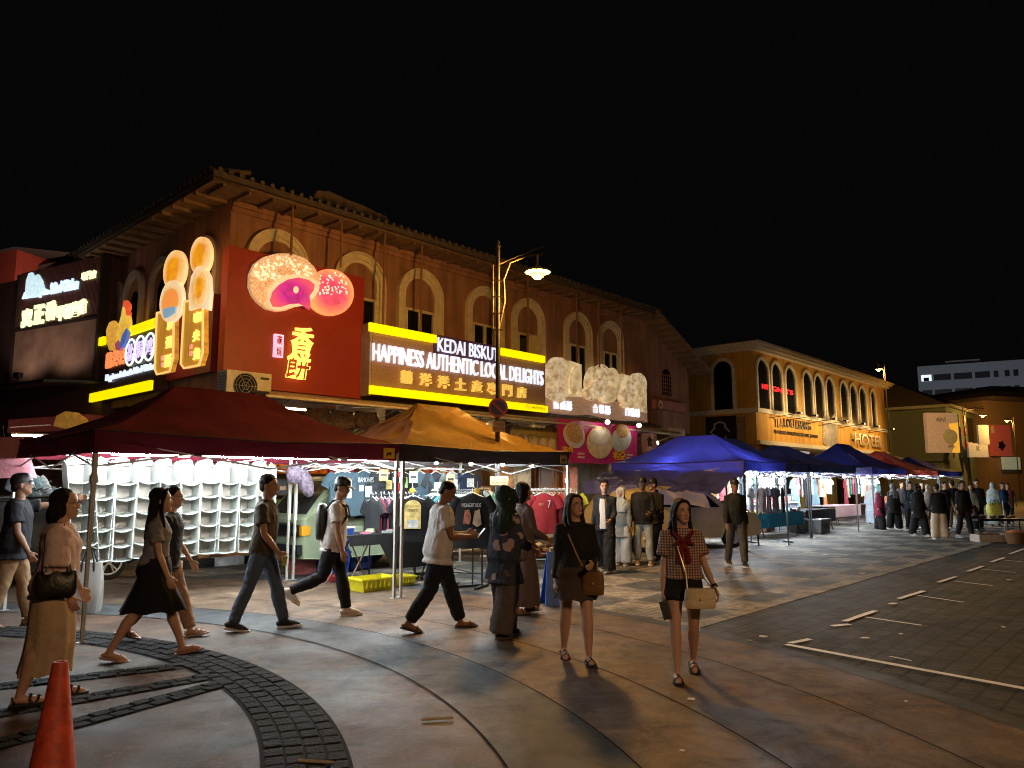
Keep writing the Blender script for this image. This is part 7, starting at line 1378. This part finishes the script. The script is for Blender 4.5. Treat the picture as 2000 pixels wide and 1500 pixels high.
    # ---- bottom
    if bottom:
        kind, col = bottom[:2]; mt = col if not isinstance(col, tuple) else cloth('garment cloth %02x%02x%02x' % tuple(int(255 * c) for c in col), col); m = MB()
        if kind in ('trousers', 'wide', 'shorts', 'jeans'):
            e = {'trousers': .014, 'jeans': .010, 'wide': .030, 'shorts': .014}[kind]
            m.loft([ring(-.09, .135, .10, -.01, e), ring(-.01, .168, .118, -.012, e), ring(.06, .160, .112, -.008, e), ring(.12, .140, .100, .0, e)])
            for i, sd in enumerate((-1, 1)):
                hp, kn, an, f, fp = feet[i]; kk = bw * (1.04 if fem else 1)
                if kind == 'shorts': m.tube([hp + Vector((-sd * .01 * s, 0, .03 * s)), hp.lerp(kn, .2), hp.lerp(kn, .42)], [.096 * s * kk, .102 * s * kk, .104 * s * kk], 16); continue
                w_ = 1.0 if kind != 'wide' else 1.28
                an2 = an.lerp(kn, .02) if kind != 'wide' else an + (an - kn).normalized() * .03 * s
                m.tube([hp + Vector((-sd * .01 * s, 0, .03 * s)), hp.lerp(kn, .25), hp.lerp(kn, .65), kn, kn.lerp(an, .4), kn.lerp(an, .8), an2], [(.090 + e * .4) * s * kk, (.088 + e * .6) * s * kk, (.073 + e) * s * kk * (w_ * .5 + .5), (.060 + e) * s * kk * w_, (.060 + e) * s * kk * w_, (.052 + e) * s * kk * (w_ * 1.12 if kind == 'wide' else 1), (.050 + e) * s * (w_ * 1.2 if kind == 'wide' else 1)], 16)
            remeshed(m, 'shorts' if kind == 'shorts' else 'trousers', mt, body, cv, 2, .022 if det else .014, 8, 3, up - .02)
        else:                                            # skirt or long dress: (kind, colour, hem height, hem half width, pleats)
            hem, fw, pl = bottom[2:5]; n = 48; rs = []; kz = [(.13, .135, .098), (.06, .165, .118), (-.02, .180, .132)]
            fy = (feet[0][1].y + feet[1][1].y) / 2; spread = abs(feet[0][2].y - feet[1][2].y) / 2 if hem * s < .45 else abs(feet[0][1].y - feet[1][1].y) / 2
            ek = .042 if top[2] > 0 else .010
            for z, a_, b_ in kz: rs.append([T((a_ * bw + ek) * math.cos(q), b_ * (.4 + .6 * bw) * math.sin(q) + ek * math.sin(q), z) for q in [2 * math.pi * k / n for k in range(n)]])
            z0 = up - .02 * s
            for j in range(1, 8):
                q_ = j / 7; z = z0 + (hem * s - z0) * q_; a_ = (.18 * bw * (1 - q_) + fw * q_) * s + .012 + .022 * math.sin(math.pi * min(1, q_ * 1.3)); b_ = (.135 * bw * (1 - q_) + (fw * .72) * q_) * s + spread * q_ * .6; ys = []
                for hp, kn, an, f, fp in feet:
                    for u0, u1 in ((hp, kn), (kn, an)):
                        if u1.z <= z <= u0.z: ys.append(u0.lerp(u1, (u0.z - z) / max(1e-4, u0.z - u1.z)).y)
                ys = ys or [0]; rr_ = (.115 - .045 * q_) * bw * s; b_ = max(b_, (max(ys) - min(ys)) / 2 + rr_); fyz = (max(ys) + min(ys)) / 2
                rs.append([Vector((a_ * (1 + pl * q_ * (math.sin(k * 2 * math.pi / n * 11) + .6 * math.sin(k * 2 * math.pi / n * 5 + 1))) * math.cos(k * 2 * math.pi / n), fyz + b_ * (1 + pl * q_ * (math.sin(k * 2 * math.pi / n * 11 + .5) + .6 * math.sin(k * 2 * math.pi / n * 5 + 1))) * math.sin(k * 2 * math.pi / n), z + .01 * math.sin(k * .9) * q_)) for k in range(n)])
            inr = [[Vector((v.x * .97, v.y * .97, v.z + .004)) for v in r_] for r_ in rs[::-1][:6]]
            m.loft(rs + inr, cap=False); m.build('skirt' if kind == 'skirt' else 'long_skirt', mt, body, smooth=True, angle=70)
    # ---- shoes
    scm = mat('shoe upper %02x%02x%02x' % tuple(int(255 * c) for c in shoe_c), shoe_c, .6, bump=.2); slm = mat('shoe sole %02x%02x%02x' % tuple(int(255 * c) for c in sole_c), sole_c, .6)
    for i, sd in enumerate((-1, 1)):
        hp, kn, an, f, fp = feet[i]
        def outl(z, g=0.0): return [f(y, z) + Vector((x * s, 0, 0)) for x, y in ((-.028 - g, -.062 - g), (.028 + g, -.062 - g), (.036 + g, -.02), (.040 + g, .06), (.047 + g, .115), (.040 + g, .165), (.018, .195 + g), (-.018, .195 + g), (-.040 - g, .165), (-.047 - g, .115), (-.040 - g, .06), (-.036 - g, -.02))]
        if shoes == 'sneaker':
            m = MB(); m.loft([outl(-.090, .004), outl(-.066, .004)]); so = m.build('shoe_sole', slm, body)
            m = MB(); m.tube([f(-.050, -.035), f(-.02, -.025), f(.04, -.035), f(.10, -.055), f(.165, -.066)], [.036 * s, .044 * s, .043 * s, .044 * s, .024 * s], 14, up=(0, 0, 1), round_=True); m.tube([an + Vector((0, -.005, .015)), f(-.01, -.03)], [.042 * s, .046 * s], 14)
            remeshed(m, 'shoe', scm, body, .011, 1, 0)
        else:
            m = MB(); m.loft([outl(-.092, .008), outl(-.074, .010)]); m.build('sandal_sole', slm, body)
            st = ((.02, .13), (-.02, .07)) if shoes == 'sandal' else ((.0, .11),)
            for o, y in st: m = MB(); m.tube([f(y + o, -.082) + Vector((-.046 * s, 0, 0)), f(y, -.045) + Vector((-.034 * s, 0, 0)), f(y - o * .3, -.026 if y > .1 else -.012), f(y, -.045) + Vector((.034 * s, 0, 0)), f(y - o, -.082) + Vector((.046 * s, 0, 0))], .0125 * s, 8, flat=.4, up=(0, 1, 0)); m.build('sandal_strap', scm, body, smooth=True)
            if shoes == 'sandal': m = MB(); m.tube([f(-.03, -.07) + Vector((-.036 * s, 0, 0)), f(-.052, -.03), f(-.03, -.07) + Vector((.036 * s, 0, 0))], .010 * s, 6); m.build('sandal_strap', scm, body, smooth=True)
    Wm = Matrix.Translation(loc) @ Matrix.Rotation(rot, 4, 'Z')
    return dict(body=body, A=[[Wm @ v for v in a[:3]] + [Wm.to_3x3() @ a[4]] for a in A], T=lambda x, y, z: Wm @ T(x, y, z), H=lambda x, y, z: Wm @ HP(x, y, z), s=s, rot=rot)
def strap(pts, r, m, label, name='bag_strap'): mb = MB(); mb.tube(pts, r, 6); return mb.build(name, m, smooth=True)
def handbag(label, c, rot, w, d, h, m, straps, sm, flap=None, slouch=.0, cat='handbag'):
    t = thing('handbag', label, cat, c, rot); mb = MB(); rings = []
    for z, q in ((-.5, .86), (-.46, .97), (-.2, 1.03), (.2, 1.0), (.45, .94), (.5, .84)):
        rings.append([(w * .5 * q * math.copysign(abs(math.cos(a)) ** .55, math.cos(a)), d * .5 * q * (1 if z < .3 else .75) * math.copysign(abs(math.sin(a)) ** .6, math.sin(a)), h * z - slouch * (1 - (2 * abs(math.cos(a)) - 1) ** 2 if slouch else 0) * (.5 if z < 0 else 1)) for a in [2 * math.pi * k / 24 for k in range(24)]])
    mb.loft(rings); mb.build('bag_body', m, t, smooth=True)
    if flap: mb = MB(); mb.loft([[(w * .5 * q * math.copysign(abs(math.cos(a)) ** .55, math.cos(a)), d * .56 * math.copysign(abs(math.sin(a)) ** .6, math.sin(a)), h * z) for a in [2 * math.pi * k / 24 for k in range(24)]] for z, q in ((-.02, .97), (.0, 1.01), (.42, .97), (.53, .85))]); mb.build('flap', flap, t, smooth=True); mb = MB(); mb.ell((0, -d * .6, 0), (.012, .008, .012), 8, 6); mb.build('clasp', mat('brass', (.7, .5, .2), .3, 1), t, smooth=True)
    iv = (Matrix.Translation(Vector(c)) @ Matrix.Rotation(rot, 4, 'Z')).inverted()
    for k, (pts, r) in enumerate(straps): mb = MB(); mb.tube([iv @ Vector(p) for p in pts], r, 6, flat=.5); mb.build('strap', sm, t, smooth=True)
    return t
# ------------------------------------------------------------------ people near the viewer
def gp_(px_, py_): p = G(px_, py_); return (p.x, p.y)
leather = mat('black leather', (.012, .011, .011), .4, bump=.2); cream_l = mat('cream quilted leather', (.62, .50, .34), .45, bump=.3, bscale=40); brown_l = mat('brown leather', (.17, .085, .03), .45, bump=.2)
jeans = cloth('mid blue denim', (.075, .105, .155)); ljeans = cloth('pale blue denim', (.34, .40, .46)); blk = cloth('black trouser cloth', (.012, .012, .014)); wht = cloth('white cotton tee', (.66, .62, .60))
# man cut by the left edge, arm raised
P1 = person('man in black cap and dark shirt reaching up beside the canopy at left edge', gp_(14, 1228), 68, 1.70, 1.05, legs=((14, 4, 0), (-8, 12, 0)), arms=((92, 12, 12, 0), (10, 6, 20, 0)), hd=(10, 6), top=((.018, .020, .026), 'short', -.14, .036), bottom=('trousers', (.26, .16, .085)), shoes='sandal', shoe_c=(.08, .05, .03), sole_c=(.05, .04, .03), hat=leather, skin='brown')
# woman in pink tee with black shoulder bag
P2 = person('woman with short black hair in pale pink tee and long beige skirt beside the cone', gp_(88, 1372), 62, 1.54, 1.22, True, legs=((9, 4, 2), (-7, 10, 0)), arms=((10, 10, 20, 0), (0, 12, 26, 8)), lean=3, hd=(-16, 4), top=(cloth('pale pink cotton', (.62, .48, .47)), 'half', -.10, .040), bottom=('long_skirt', cloth('beige linen', (.50, .37, .25)), .24, .15, .05), shoes='sandal', shoe_c=(.02, .02, .02), sole_c=(.03, .03, .03), hair='bob', skin='fair', glasses=True)
c = P2['T'](.23, .02, .06); s0, s1 = P2['T'](.13, .10, .30), P2['T'](.12, -.10, .32)
handbag('slouchy black leather shoulder bag under the arm of the woman in pink tee', c, P2['rot'] + R(90), .27, .11, .18, leather, [([c + Vector((0, 0, .08)) + P2['T'](0, .09, 0) - P2['T'](0, 0, 0), P2['T'](.20, .06, .28), P2['T'](.155, .02, .515), P2['T'](.20, -.07, .28), c + Vector((0, 0, .08)) + P2['T'](0, -.09, 0) - P2['T'](0, 0, 0)], .016)], leather, slouch=.04)
# two girls
P5 = person('person with short dark hair and black top walking beyond the long haired girl', (gp_(278, 1268)[0], gp_(278, 1268)[1] + .42), 82, 1.58, .95, True, legs=((20, 4, 8), (-16, 24, -14)), arms=((14, 6, 18, 0), (-10, 6, 10, 0)), top=((.02, .022, .024), 'short', -.1, .034), bottom=('trousers', (.34, .22, .15)), shoes='sandal', shoe_c=(.45, .32, .26), sole_c=(.5, .4, .33), hair='short', skin='fair', glasses=True)
P4 = person('girl with very long black hair in grey tee and black knee length skirt', gp_(290, 1288), 74, 1.57, .96, True, legs=((22, 4, 10), (-17, 14, -12)), arms=((6, 8, 8, 0), (12, 8, 12, 0)), hd=(8, 2), top=(cloth('heather grey cotton', (.17, .18, .205)), 'short', .05, .018), bottom=('skirt', cloth('black skirt cloth', (.010, .010, .012)), .47, .175, .05), shoes='slide', shoe_c=(.42, .24, .19), sole_c=(.45, .28, .22), hair='long', skin='fair')
# olive man
P6 = person('man in olive tee and blue jeans carrying a small yellow cup', gp_(508, 1233), 88, 1.70, .98, legs=((17, 3, 6), (-15, 8, -8)), arms=((0, 6, 8, 0), (10, 8, 30, 4, 45)), hd=(-4, 0), top=(cloth('dark olive cotton', (.060, .050, .034)), 'short', -.08, .020), bottom=('jeans', jeans), shoe_c=(.015, .015, .017), skin='tan', glasses=True)
w = P6['A'][1]; p = w[2] + w[3] * .10; t = thing('drink_cup', 'small yellow cup held in the hand of the man in olive tee', 'cup', p + Vector((.02, -.03, -.07)), 0); mb = MB(); mb.lathe([(.022, 0), (.032, .09), (.034, .095), (.030, .095), (.02, .01)]); mb.build('cup_body', mat('yellow cup', (.45, .40, .08), .4), t, smooth=True); mb = MB(); mb.lathe([(.034, .096), (.034, .102), (.004, .104)]); mb.build('lid', mat('clear yellow lid', (.5, .45, .2), .3), t, smooth=True)
# white tee man with cap and backpack
P7 = person('man in white tee and black cap wearing a black backpack', gp_(648, 1208), 84, 1.66, 1.0, legs=((12, 2, 4), (-16, 52, -34)), arms=((-4, 6, 8, 0), (6, 8, 10, 0)), lean=5, hd=(-18, -14), top=(wht, 'short', -.10, .028), bottom=('trousers', blk), shoe_c=(.56, .48, .40), sole_c=(.58, .5, .43), hat=leather, skin='tan', glasses=True)
c = P7['T'](0, -.18, .25); t = thing('backpack', 'slim black backpack on the back of the man in white tee and cap', 'backpack', c, P7['rot']); mb = MB(); mb.loft([[(.14 * q * math.copysign(abs(math.cos(a)) ** .6, math.cos(a)), -.06 * q * math.sin(a) if False else .065 * q * math.sin(a), z) for a in [2 * math.pi * k / 20 for k in range(20)]] for z, q in ((-.22, .7), (-.20, .95), (-.05, 1.05), (.12, .95), (.2, .7), (.22, .4))]); mb.build('pack_body', leather, t, smooth=True)
iv = (Matrix.Translation(c) @ Matrix.Rotation(P7['rot'], 4, 'Z')).inverted()
for sd in (-1, 1): mb = MB(); mb.tube([iv @ P7['T'](sd * .10, -.13, .42), iv @ P7['T'](sd * .115, -.06, .52), iv @ P7['T'](sd * .12, .10, .46), iv @ P7['T'](sd * .13, .135, .34), iv @ P7['T'](sd * .165, .03, .16), iv @ P7['T'](sd * .12, -.13, .1)], .017, 6, flat=.4); mb.build('strap', leather, t, smooth=True)
# white tee man with phone
P8 = person('man with cropped hair in white tee looking down at a phone', gp_(855, 1234), 76, 1.66, 1.12, legs=((20, 2, 4), (-14, 22, -16)), arms=((16, 8, 78, 14, 40), (18, 8, 72, 22, 40)), lean=4, hd=(-6, -26), top=(wht, 'short', -.13, .034), bottom=('trousers', (.016, .018, .022)), shoes='slide', shoe_c=(.08, .05, .03), sole_c=(.03, .025, .02), hair='buzz', skin='brown')
w = P8['A'][1]; p = w[2] + w[3] * .13; t = thing('mobile_phone', 'dark phone held in both hands by the man with cropped hair', 'phone', p + Vector((0, 0, .03)), P8['rot']); t.rotation_euler = (R(-40), 0, P8['rot']); mb = MB(); mb.box(-.036, .036, -.005, .004, -.07, .07); mb.build('case', leather, t); mb = MB(); mb.box(-.032, .032, -.0065, -.0051, -.064, .064); mb.build('screen', glow('phone screen', (.5, .6, .7), .5), t)
# two women in hijab and dress
hij = cloth('dark green scarf cloth', (.018, .032, .030)); flower = mat('navy blouse with pale pink flowers', (.026, .034, .06), .8, var=.1, scale=9, bump=.3, bscale=20)
N, L, b = nodes_of(flower); vo = N.new('ShaderNodeTexVoronoi'); vo.inputs['Scale'].default_value = 6.5; tc = N.new('ShaderNodeTexCoord'); n9 = N.new('ShaderNodeTexNoise'); n9.inputs['Scale'].default_value = 9; mxv = N.new('ShaderNodeMix'); mxv.data_type = 'VECTOR'; mxv.inputs[0].default_value = .12; L.new(tc.outputs['Object'], n9.inputs[0]); L.new(tc.outputs['Object'], mxv.inputs[4]); L.new(n9.outputs['Color'], mxv.inputs[5]); L.new(mxv.outputs[1], vo.inputs['Vector'])
r = N.new('ShaderNodeMapRange'); r.inputs[1].default_value = .34; r.inputs[2].default_value = .28; L.new(vo.outputs['Distance'], r.inputs[0]); mx = N.new('ShaderNodeMix'); mx.data_type = 'RGBA'; L.new(r.outputs[0], mx.inputs[0]); L.new(b.inputs['Base Color'].links[0].from_socket, mx.inputs[6]); mx.inputs[7].default_value = (.42, .29, .27, 1); L.new(mx.outputs[2], b.inputs['Base Color'])
P10 = person('woman with tied black hair in long taupe dress beyond the woman in green headscarf', gp_(1020, 1200), 60, 1.60, 1.0, True, legs=((12, 2, 0), (-6, 8, 0)), arms=((10, 8, 40, 0), (14, 10, 50, 10)), hd=(-10, 0), top=((.13, .095, .088), 'long', -.2, .03), bottom=('long_skirt', (.13, .095, .088), .12, .21, .03), shoes='sandal', shoe_c=(.05, .03, .02), sole_c=(.03, .02, .02), hair='bob', skin='tan')
P9 = person('woman in dark green headscarf, navy floral blouse and wide grey trousers', gp_(985, 1246), 48, 1.55, 1.12, True, legs=((10, 4, 4), (-6, 8, 0)), arms=((8, 8, 20, 0), (16, 12, 46, 8)), hd=(-14, -4), top=(flower, 'three', -.30, .045), bottom=('wide', cloth('warm grey trouser cloth', (.105, .085, .085))), shoe_c=(.018, .018, .02), sole_c=(.06, .055, .05), hair='hijab', hair_c=hij, skin='tan')
# woman in black top, brown skirt
P11 = person('woman with glasses in black long sleeved top and brown pleated skirt', gp_(1126, 1294), 176, 1.485, 1.10, True, legs=((15, 8, 5), (-8, 12, -8)), arms=((10, 12, 66, 26), (2, 9, 6, 0)), lean=0, hd=(30, 8), top=(cloth('black knit', (.014, .013, .014)), 'long', .05, .022, .2), bottom=('skirt', cloth('dark brown skirt cloth', (.062, .043, .036)), .66, .215, .045), shoes='sandal', shoe_c=(.012, .012, .013), sole_c=(.015, .015, .015), hair='mid', hair_c=M['hair2'], skin='fair', glasses=True)
c = P11['T'](-.15, .19, -.10)
handbag('small brown leather crossbody bag at the hip of the woman in black top', c, P11['rot'] + R(165), .20, .08, .20, brown_l, [([c + Vector((-.06, 0, .08)), P11['T'](-.02, .16, .12), P11['T'](.08, .135, .36), P11['T'](.125, .02, .515), P11['T'](.10, -.11, .42)], .008), ([c + Vector((.07, .0, .08)), P11['T'](-.20, .10, .10), P11['T'](-.16, -.10, .2)], .008)], mat('tan strap leather', (.3, .18, .09), .5), flap=brown_l)
# woman in checked blouse
plaid = mat('pink brown checked cotton', (.40, .25, .20), .85, var=.15, scale=14, bump=.25, bscale=22)
N, L, b = nodes_of(plaid); tc = N.new('ShaderNodeTexCoord'); wv = []
for ax in 'XZ':
    q = N.new('ShaderNodeTexWave'); q.wave_type = 'BANDS'; q.bands_direction = ax; q.inputs['Scale'].default_value = 14; L.new(tc.outputs['Object'], q.inputs[0]); r = N.new('ShaderNodeMapRange'); r.inputs[1].default_value = .35; r.inputs[2].default_value = .65; r.inputs[3].default_value = .45; r.inputs[4].default_value = 1.15; L.new(q.outputs['Fac'], r.inputs[0]); wv.append(r.outputs[0])
src = b.inputs['Base Color'].links[0].from_socket
for q in wv: mx = N.new('ShaderNodeMix'); mx.data_type = 'RGBA'; mx.blend_type = 'MULTIPLY'; mx.inputs[0].default_value = 1; L.new(src, mx.inputs[6]); L.new(q, mx.inputs[7]); src = mx.outputs[2]
L.new(src, b.inputs['Base Color'])
P12 = person('woman in checked blouse with red bow and black shorts carrying a cream bag', gp_(1340, 1326), 186, 1.455, 1.0, True, legs=((-10, 18, -12), (13, 4, 5)), arms=((6, 14, 26, -8), (2, 9, 8, 2, 50)), lean=0, hd=(26, 2), top=(plaid, 'short', .04, .022, .3), bottom=('shorts', blk), shoes='sandal', shoe_c=(.014, .013, .013), sole_c=(.02, .02, .02), hair='mid', skin='fair')
T12 = P12['T']; iv = P12['body'].matrix_basis.inverted(); redc = cloth('dark red ribbon', (.14, .012, .016)); mb = MB()
q = lambda *a: iv @ T12(*a)
mb.tube([q(-.10, .085, .50), q(-.05, .128, .445), q(0, .140, .40), q(.05, .128, .445), q(.10, .085, .50)], [.018, .024, .022, .024, .018], 8, flat=.5)
for sd in (-1, 1): mb.tube([q(0, .146, .40), q(sd * .05, .152, .43), q(sd * .085, .148, .385), q(sd * .03, .15, .385)], [.012, .026, .028, .010], 8, flat=.5); mb.tube([q(0, .146, .40), q(sd * .03, .150, .31), q(sd * .045, .146, .20)], [.012, .020, .024], 8, flat=.35)
mb.build('bow', redc, P12['body'], smooth=True)
for i in (0, 1): a = P12['A'][i]; sh, el = iv @ a[0], iv @ a[1]; mb = MB(); e = sh.lerp(el, .62); mb.tube([sh.lerp(el, .56), e.lerp(el, .02)], .076 * P12['s'], 14); mb.build('cuff', redc, P12['body'], smooth=True)
a = P12['A'][0]; wv_ = iv @ a[2]; mb = MB(); d_ = ((iv @ a[2]) - (iv @ a[1])).normalized(); mb.tube([wv_ - d_ * .03, wv_ - d_ * .012], .031, 12); mb.build('wristwatch', leather, P12['body'], smooth=True)
c = T12(-.13, .20, -.13); handbag('cream quilted shoulder bag with thin chain on the woman in checked blouse', c, P12['rot'] + R(180), .25, .07, .155, cream_l, [([c + Vector((-.10, 0, .07)), T12(-.01, .17, .10), T12(.06, .15, .34), T12(.12, .02, .515), T12(.10, -.12, .40)], .006), ([c + Vector((.11, 0, .07)), T12(-.19, .10, .05), T12(-.16, -.08, .2)], .006)], mat('gold chain', (.6, .48, .3), .35, .6), flap=cream_l)
w = P12['A'][1]; p = w[2] + w[3] * .12; t = thing('mobile_phone', 'black phone held low in the hand of the woman in checked blouse', 'phone', p + Vector((.02, -.035, -.03)), 0); t.rotation_euler = (R(10), R(14), P12['rot']); mb = MB(); mb.box(-.036, .036, -.005, .005, -.075, .075); mb.build('case', leather, t); mb = MB(); mb.box(-.03, -.006, -.007, -.0051, .04, .066); mb.build('camera_bump', M['glass'], t)
# ------------------------------------------------------------------ middle distance
def flat_on(px_, py_): return gp_(px_, py_)
person('young man in black jacket over white tee and baggy black trousers', flat_on(1184, 1118), 205, 1.64, 1.0, legs=((10, 4, 4), (-10, 8, 0)), arms=((10, 8, 55, 10), (4, 8, 8, 0)), hd=(20, 0), top=((.016, .018, .024), 'long', -.14, .03), inner=wht, bottom=('wide', blk), shoe_c=(.02, .02, .02), hair='short', skin='fair')
person('woman in pale blue headscarf and denim outfit behind the young man in jacket', flat_on(1216, 1104), 200, 1.50, 1.0, True, legs=((6, 2, 0), (-4, 4, 0)), top=(cloth('grey blue denim', (.16, .20, .24)), 'long', -.3, .035), bottom=('wide', ljeans), shoe_c=(.1, .08, .07), hair='hijab', hair_c=cloth('pale blue scarf', (.34, .40, .44)), skin='tan')
person('man in black jacket, cap and pale jeans standing before the tarpaulin', flat_on(1258, 1104), 190, 1.69, 1.0, legs=((4, 2, 0, 5), (-3, 2, 0, 5)), arms=((16, 8, 60, 20), (6, 8, 12, 0)), hd=(-20, 0), top=((.014, .014, .016), 'long', -.1, .03), bottom=('trousers', ljeans), shoe_c=(.3, .2, .14), hat=leather, skin='tan')
person('man all in black with cap turned toward the man in pale jeans', (flat_on(1284, 1100)[0], flat_on(1284, 1100)[1] + .25), 215, 1.67, 1.05, legs=((5, 2, 0), (-4, 4, 0)), arms=((12, 8, 50, 20), (4, 8, 10, 0)), hd=(-30, 0), top=((.014, .014, .016), 'long', -.14, .03), bottom=('trousers', blk), shoe_c=(.02, .02, .02), hat=leather, skin='tan')
person('man in dark sweater, dark cap and grey trousers walking past the gold car', flat_on(1440, 1108), 178, 1.67, 1.0, legs=((14, 6, 4), (-12, 10, 0)), arms=((-6, 8, 10, 0), (8, 8, 12, 0)), top=((.022, .025, .024), 'long', -.06, .022), bottom=('trousers', (.085, .085, .085)), shoe_c=(.02, .02, .02), hat=leather, skin='brown')
p = FT.w(.45, 1.35, 0); so = person('seller in grey blue cap sitting low behind the black table', (p.x, p.y), 170, 1.62, 1.0, legs=((82, 86, 0), (80, 84, 0)), arms=((20, 10, 40, 10), (20, 10, 40, 10)), lean=16, hd=(10, -20), top=((.05, .07, .09), 'short', -.1, .02), bottom=('trousers', blk), hat=cloth('grey blue cap cloth', (.10, .17, .20)), skin='tan', det=0)
t = thing('stool', 'low plastic stool under the seller behind the black table', 'stool', (p.x, p.y, 0), 0); sh_ = 0.40; mb = MB(); mb.box(-.16, .16, -.30 + .14, .16, sh_ - .03, sh_ - .0); mb.build('seat', bl_, t)
for x in (-.13, .13):
    for y in (-.13, .13): mb = MB(); mb.tube([(x * 1.1, y * 1.1, .008), (x, y, sh_ - .03)], .018, 6); mb.build('leg', bl_, t)
# ------------------------------------------------------------------ the crowd down the street
tl_ = cloth('teal grey scarf', (.20, .33, .34)); cr = cloth('cream trouser cloth', (.52, .44, .32))
crowd = [
 ('woman in teal headscarf and maroon tunic with black trousers in the crowd', 1721, 1037, 150, 1.60, dict(fem=True, top=((.20, .025, .05), 'long', -.36, .05), bottom=('wide', blk), hair='hijab', hair_c=tl_, build=1.1)),
 ('woman in silver grey headscarf and black clothes beside the maroon tunic', 1749, 1035, 160, 1.62, dict(fem=True, top=((.016, .016, .018), 'long', -.3, .05), bottom=('wide', blk), hair='hijab', hair_c=cloth('silver grey scarf', (.18, .20, .22)), build=1.1)),
 ('woman in pale blue robe behind the maroon tunic', 1704, 1025, 190, 1.58, dict(fem=True, top=(cloth('pale blue robe', (.42, .48, .55)), 'wide', -.35, .05), bottom=('long_skirt', cloth('pale blue robe', (.42, .48, .55)), .1, .24, .03), hair='hijab', hair_c=cloth('white scarf', (.5, .5, .48)))),
 ('man in dark hoodie with hands together, left of the black robed group', 1783, 1037, 175, 1.68, dict(top=((.018, .03, .04), 'long', -.12, .04), bottom=('trousers', blk), hair='short', arms=((12, 8, 60, 20), (12, 8, 60, 20)))),
 ('woman in black headscarf and long black clothes striding with white shoes', 1797, 1048, 170, 1.62, dict(fem=True, top=((.014, .014, .016), 'long', -.3, .05), bottom=('wide', blk), hair='hijab', hair_c=cloth('black scarf', (.014, .014, .016)), shoe_c=(.4, .4, .4), legs=((16, 6, 4), (-12, 10, 0)))),
 ('man in dark shirt half hidden behind the striding black robed woman', 1806, 1032, 180, 1.70, dict(top=((.03, .032, .035), 'long', -.12, .03), bottom=('trousers', (.03, .05, .05)), hair='short')),
 ('woman in white headscarf and dark skirt in the middle of the crowd', 1818, 1036, 185, 1.58, dict(fem=True, top=((.30, .28, .25), 'long', -.25, .04), bottom=('skirt', (.04, .035, .03), .4, .2, .02), hair='hijab', hair_c=cloth('ivory scarf', (.42, .38, .33)))),
 ('person in black jacket and loose cream trousers standing at the front of the crowd', 1837, 1054, 8, 1.62, dict(top=((.012, .012, .013), 'long', -.12, .045), bottom=('wide', cr), hair='short', shoe_c=(.5, .42, .36), build=1.08, legs=((5, 3, 0, 4), (-4, 4, 0, 4)))),
 ('man in black tee behind the loose cream trousers', 1850, 1038, 180, 1.68, dict(top=((.02, .02, .022), 'short', -.1, .03), bottom=('trousers', (.02, .035, .04)), hair='short')),
 ('man in black shirt and khaki trousers facing away in the crowd', 1866, 1032, 10, 1.74, dict(top=((.016, .016, .016), 'short', -.1, .03), bottom=('trousers', (.20, .16, .10)), hair='short', build=1.1)),
 ('man in black sweater with pale stripe lettering and torn black jeans', 1886, 1052, 182, 1.72, dict(top=((.012, .012, .013), 'long', -.08, .04), bottom=('trousers', (.02, .021, .023)), hair='short', shoe_c=(.35, .33, .3), build=1.08, skin='brown', legs=((12, 5, 4), (-8, 8, 0)))),
 ('woman in white sleeved dark top between the black sweater and dark jacket men', 1902, 1036, 190, 1.60, dict(fem=True, top=((.25, .26, .27), 'long', -.15, .03), bottom=('wide', blk), hair='mid')),
 ('tall man in dark blue jacket laughing at the right of the crowd', 1914, 1036, 178, 1.76, dict(top=((.016, .020, .026), 'long', -.12, .045), bottom=('trousers', blk), hair='short', skin='fair')),
 ('small child in white dress standing in front of the dark blue jacket', 1921, 1027, 170, .98, dict(fem=True, top=((.62, .58, .56), 'short', .0, .03), bottom=('skirt', cloth('white dress cloth', (.62, .58, .56)), .22, .33, .04), hair='short', build=1.15)),
 ('person in long pale blue robe and headscarf facing away near the right edge', 1945, 1028, 40, 1.66, dict(fem=True, top=(cloth('pale aqua robe', (.34, .42, .44)), 'wide', -.35, .06), bottom=('long_skirt', cloth('pale aqua robe', (.34, .42, .44)), .1, .26, .03), hair='hijab', hair_c=cloth('pale aqua scarf', (.36, .43, .44)))),
 ('man in blue tee behind the pale blue robe', 1963, 1026, 170, 1.66, dict(top=((.03, .08, .20), 'short', -.1, .03), bottom=('trousers', blk), hair='short')),
 ('man in red brown shirt at the stalls near the right edge', 1974, 1024, 200, 1.64, dict(top=((.22, .07, .05), 'short', -.1, .03), bottom=('trousers', (.05, .05, .06)), hair='short')),
 ('man in dark shirt far back between the two headscarves', 1765, 1022, 175, 1.70, dict(top=((.05, .04, .04), 'short', -.1, .03), bottom=('trousers', blk), hair='short')),
 ('woman in black jacket far back behind the torn black jeans', 1877, 1024, 185, 1.60, dict(fem=True, top=((.02, .02, .02), 'long', -.1, .03), bottom=('trousers', jeans), hair='mid')),
]
for k, (l, a, b, h, H_, kw) in enumerate(crowd):
    kw.setdefault('legs', ((9, 4, 2), (-8, 8, 0)) if k % 2 else ((-6, 6, 0), (8, 3, 2))); kw.setdefault('skin', ('tan', 'brown', 'fair')[k % 3])
    person(l, gp_(a, b), h + ((k * 37) % 41 - 20), H_ * .965, det=0, group='people in the crowd down the street', shoes='sneaker', **kw)
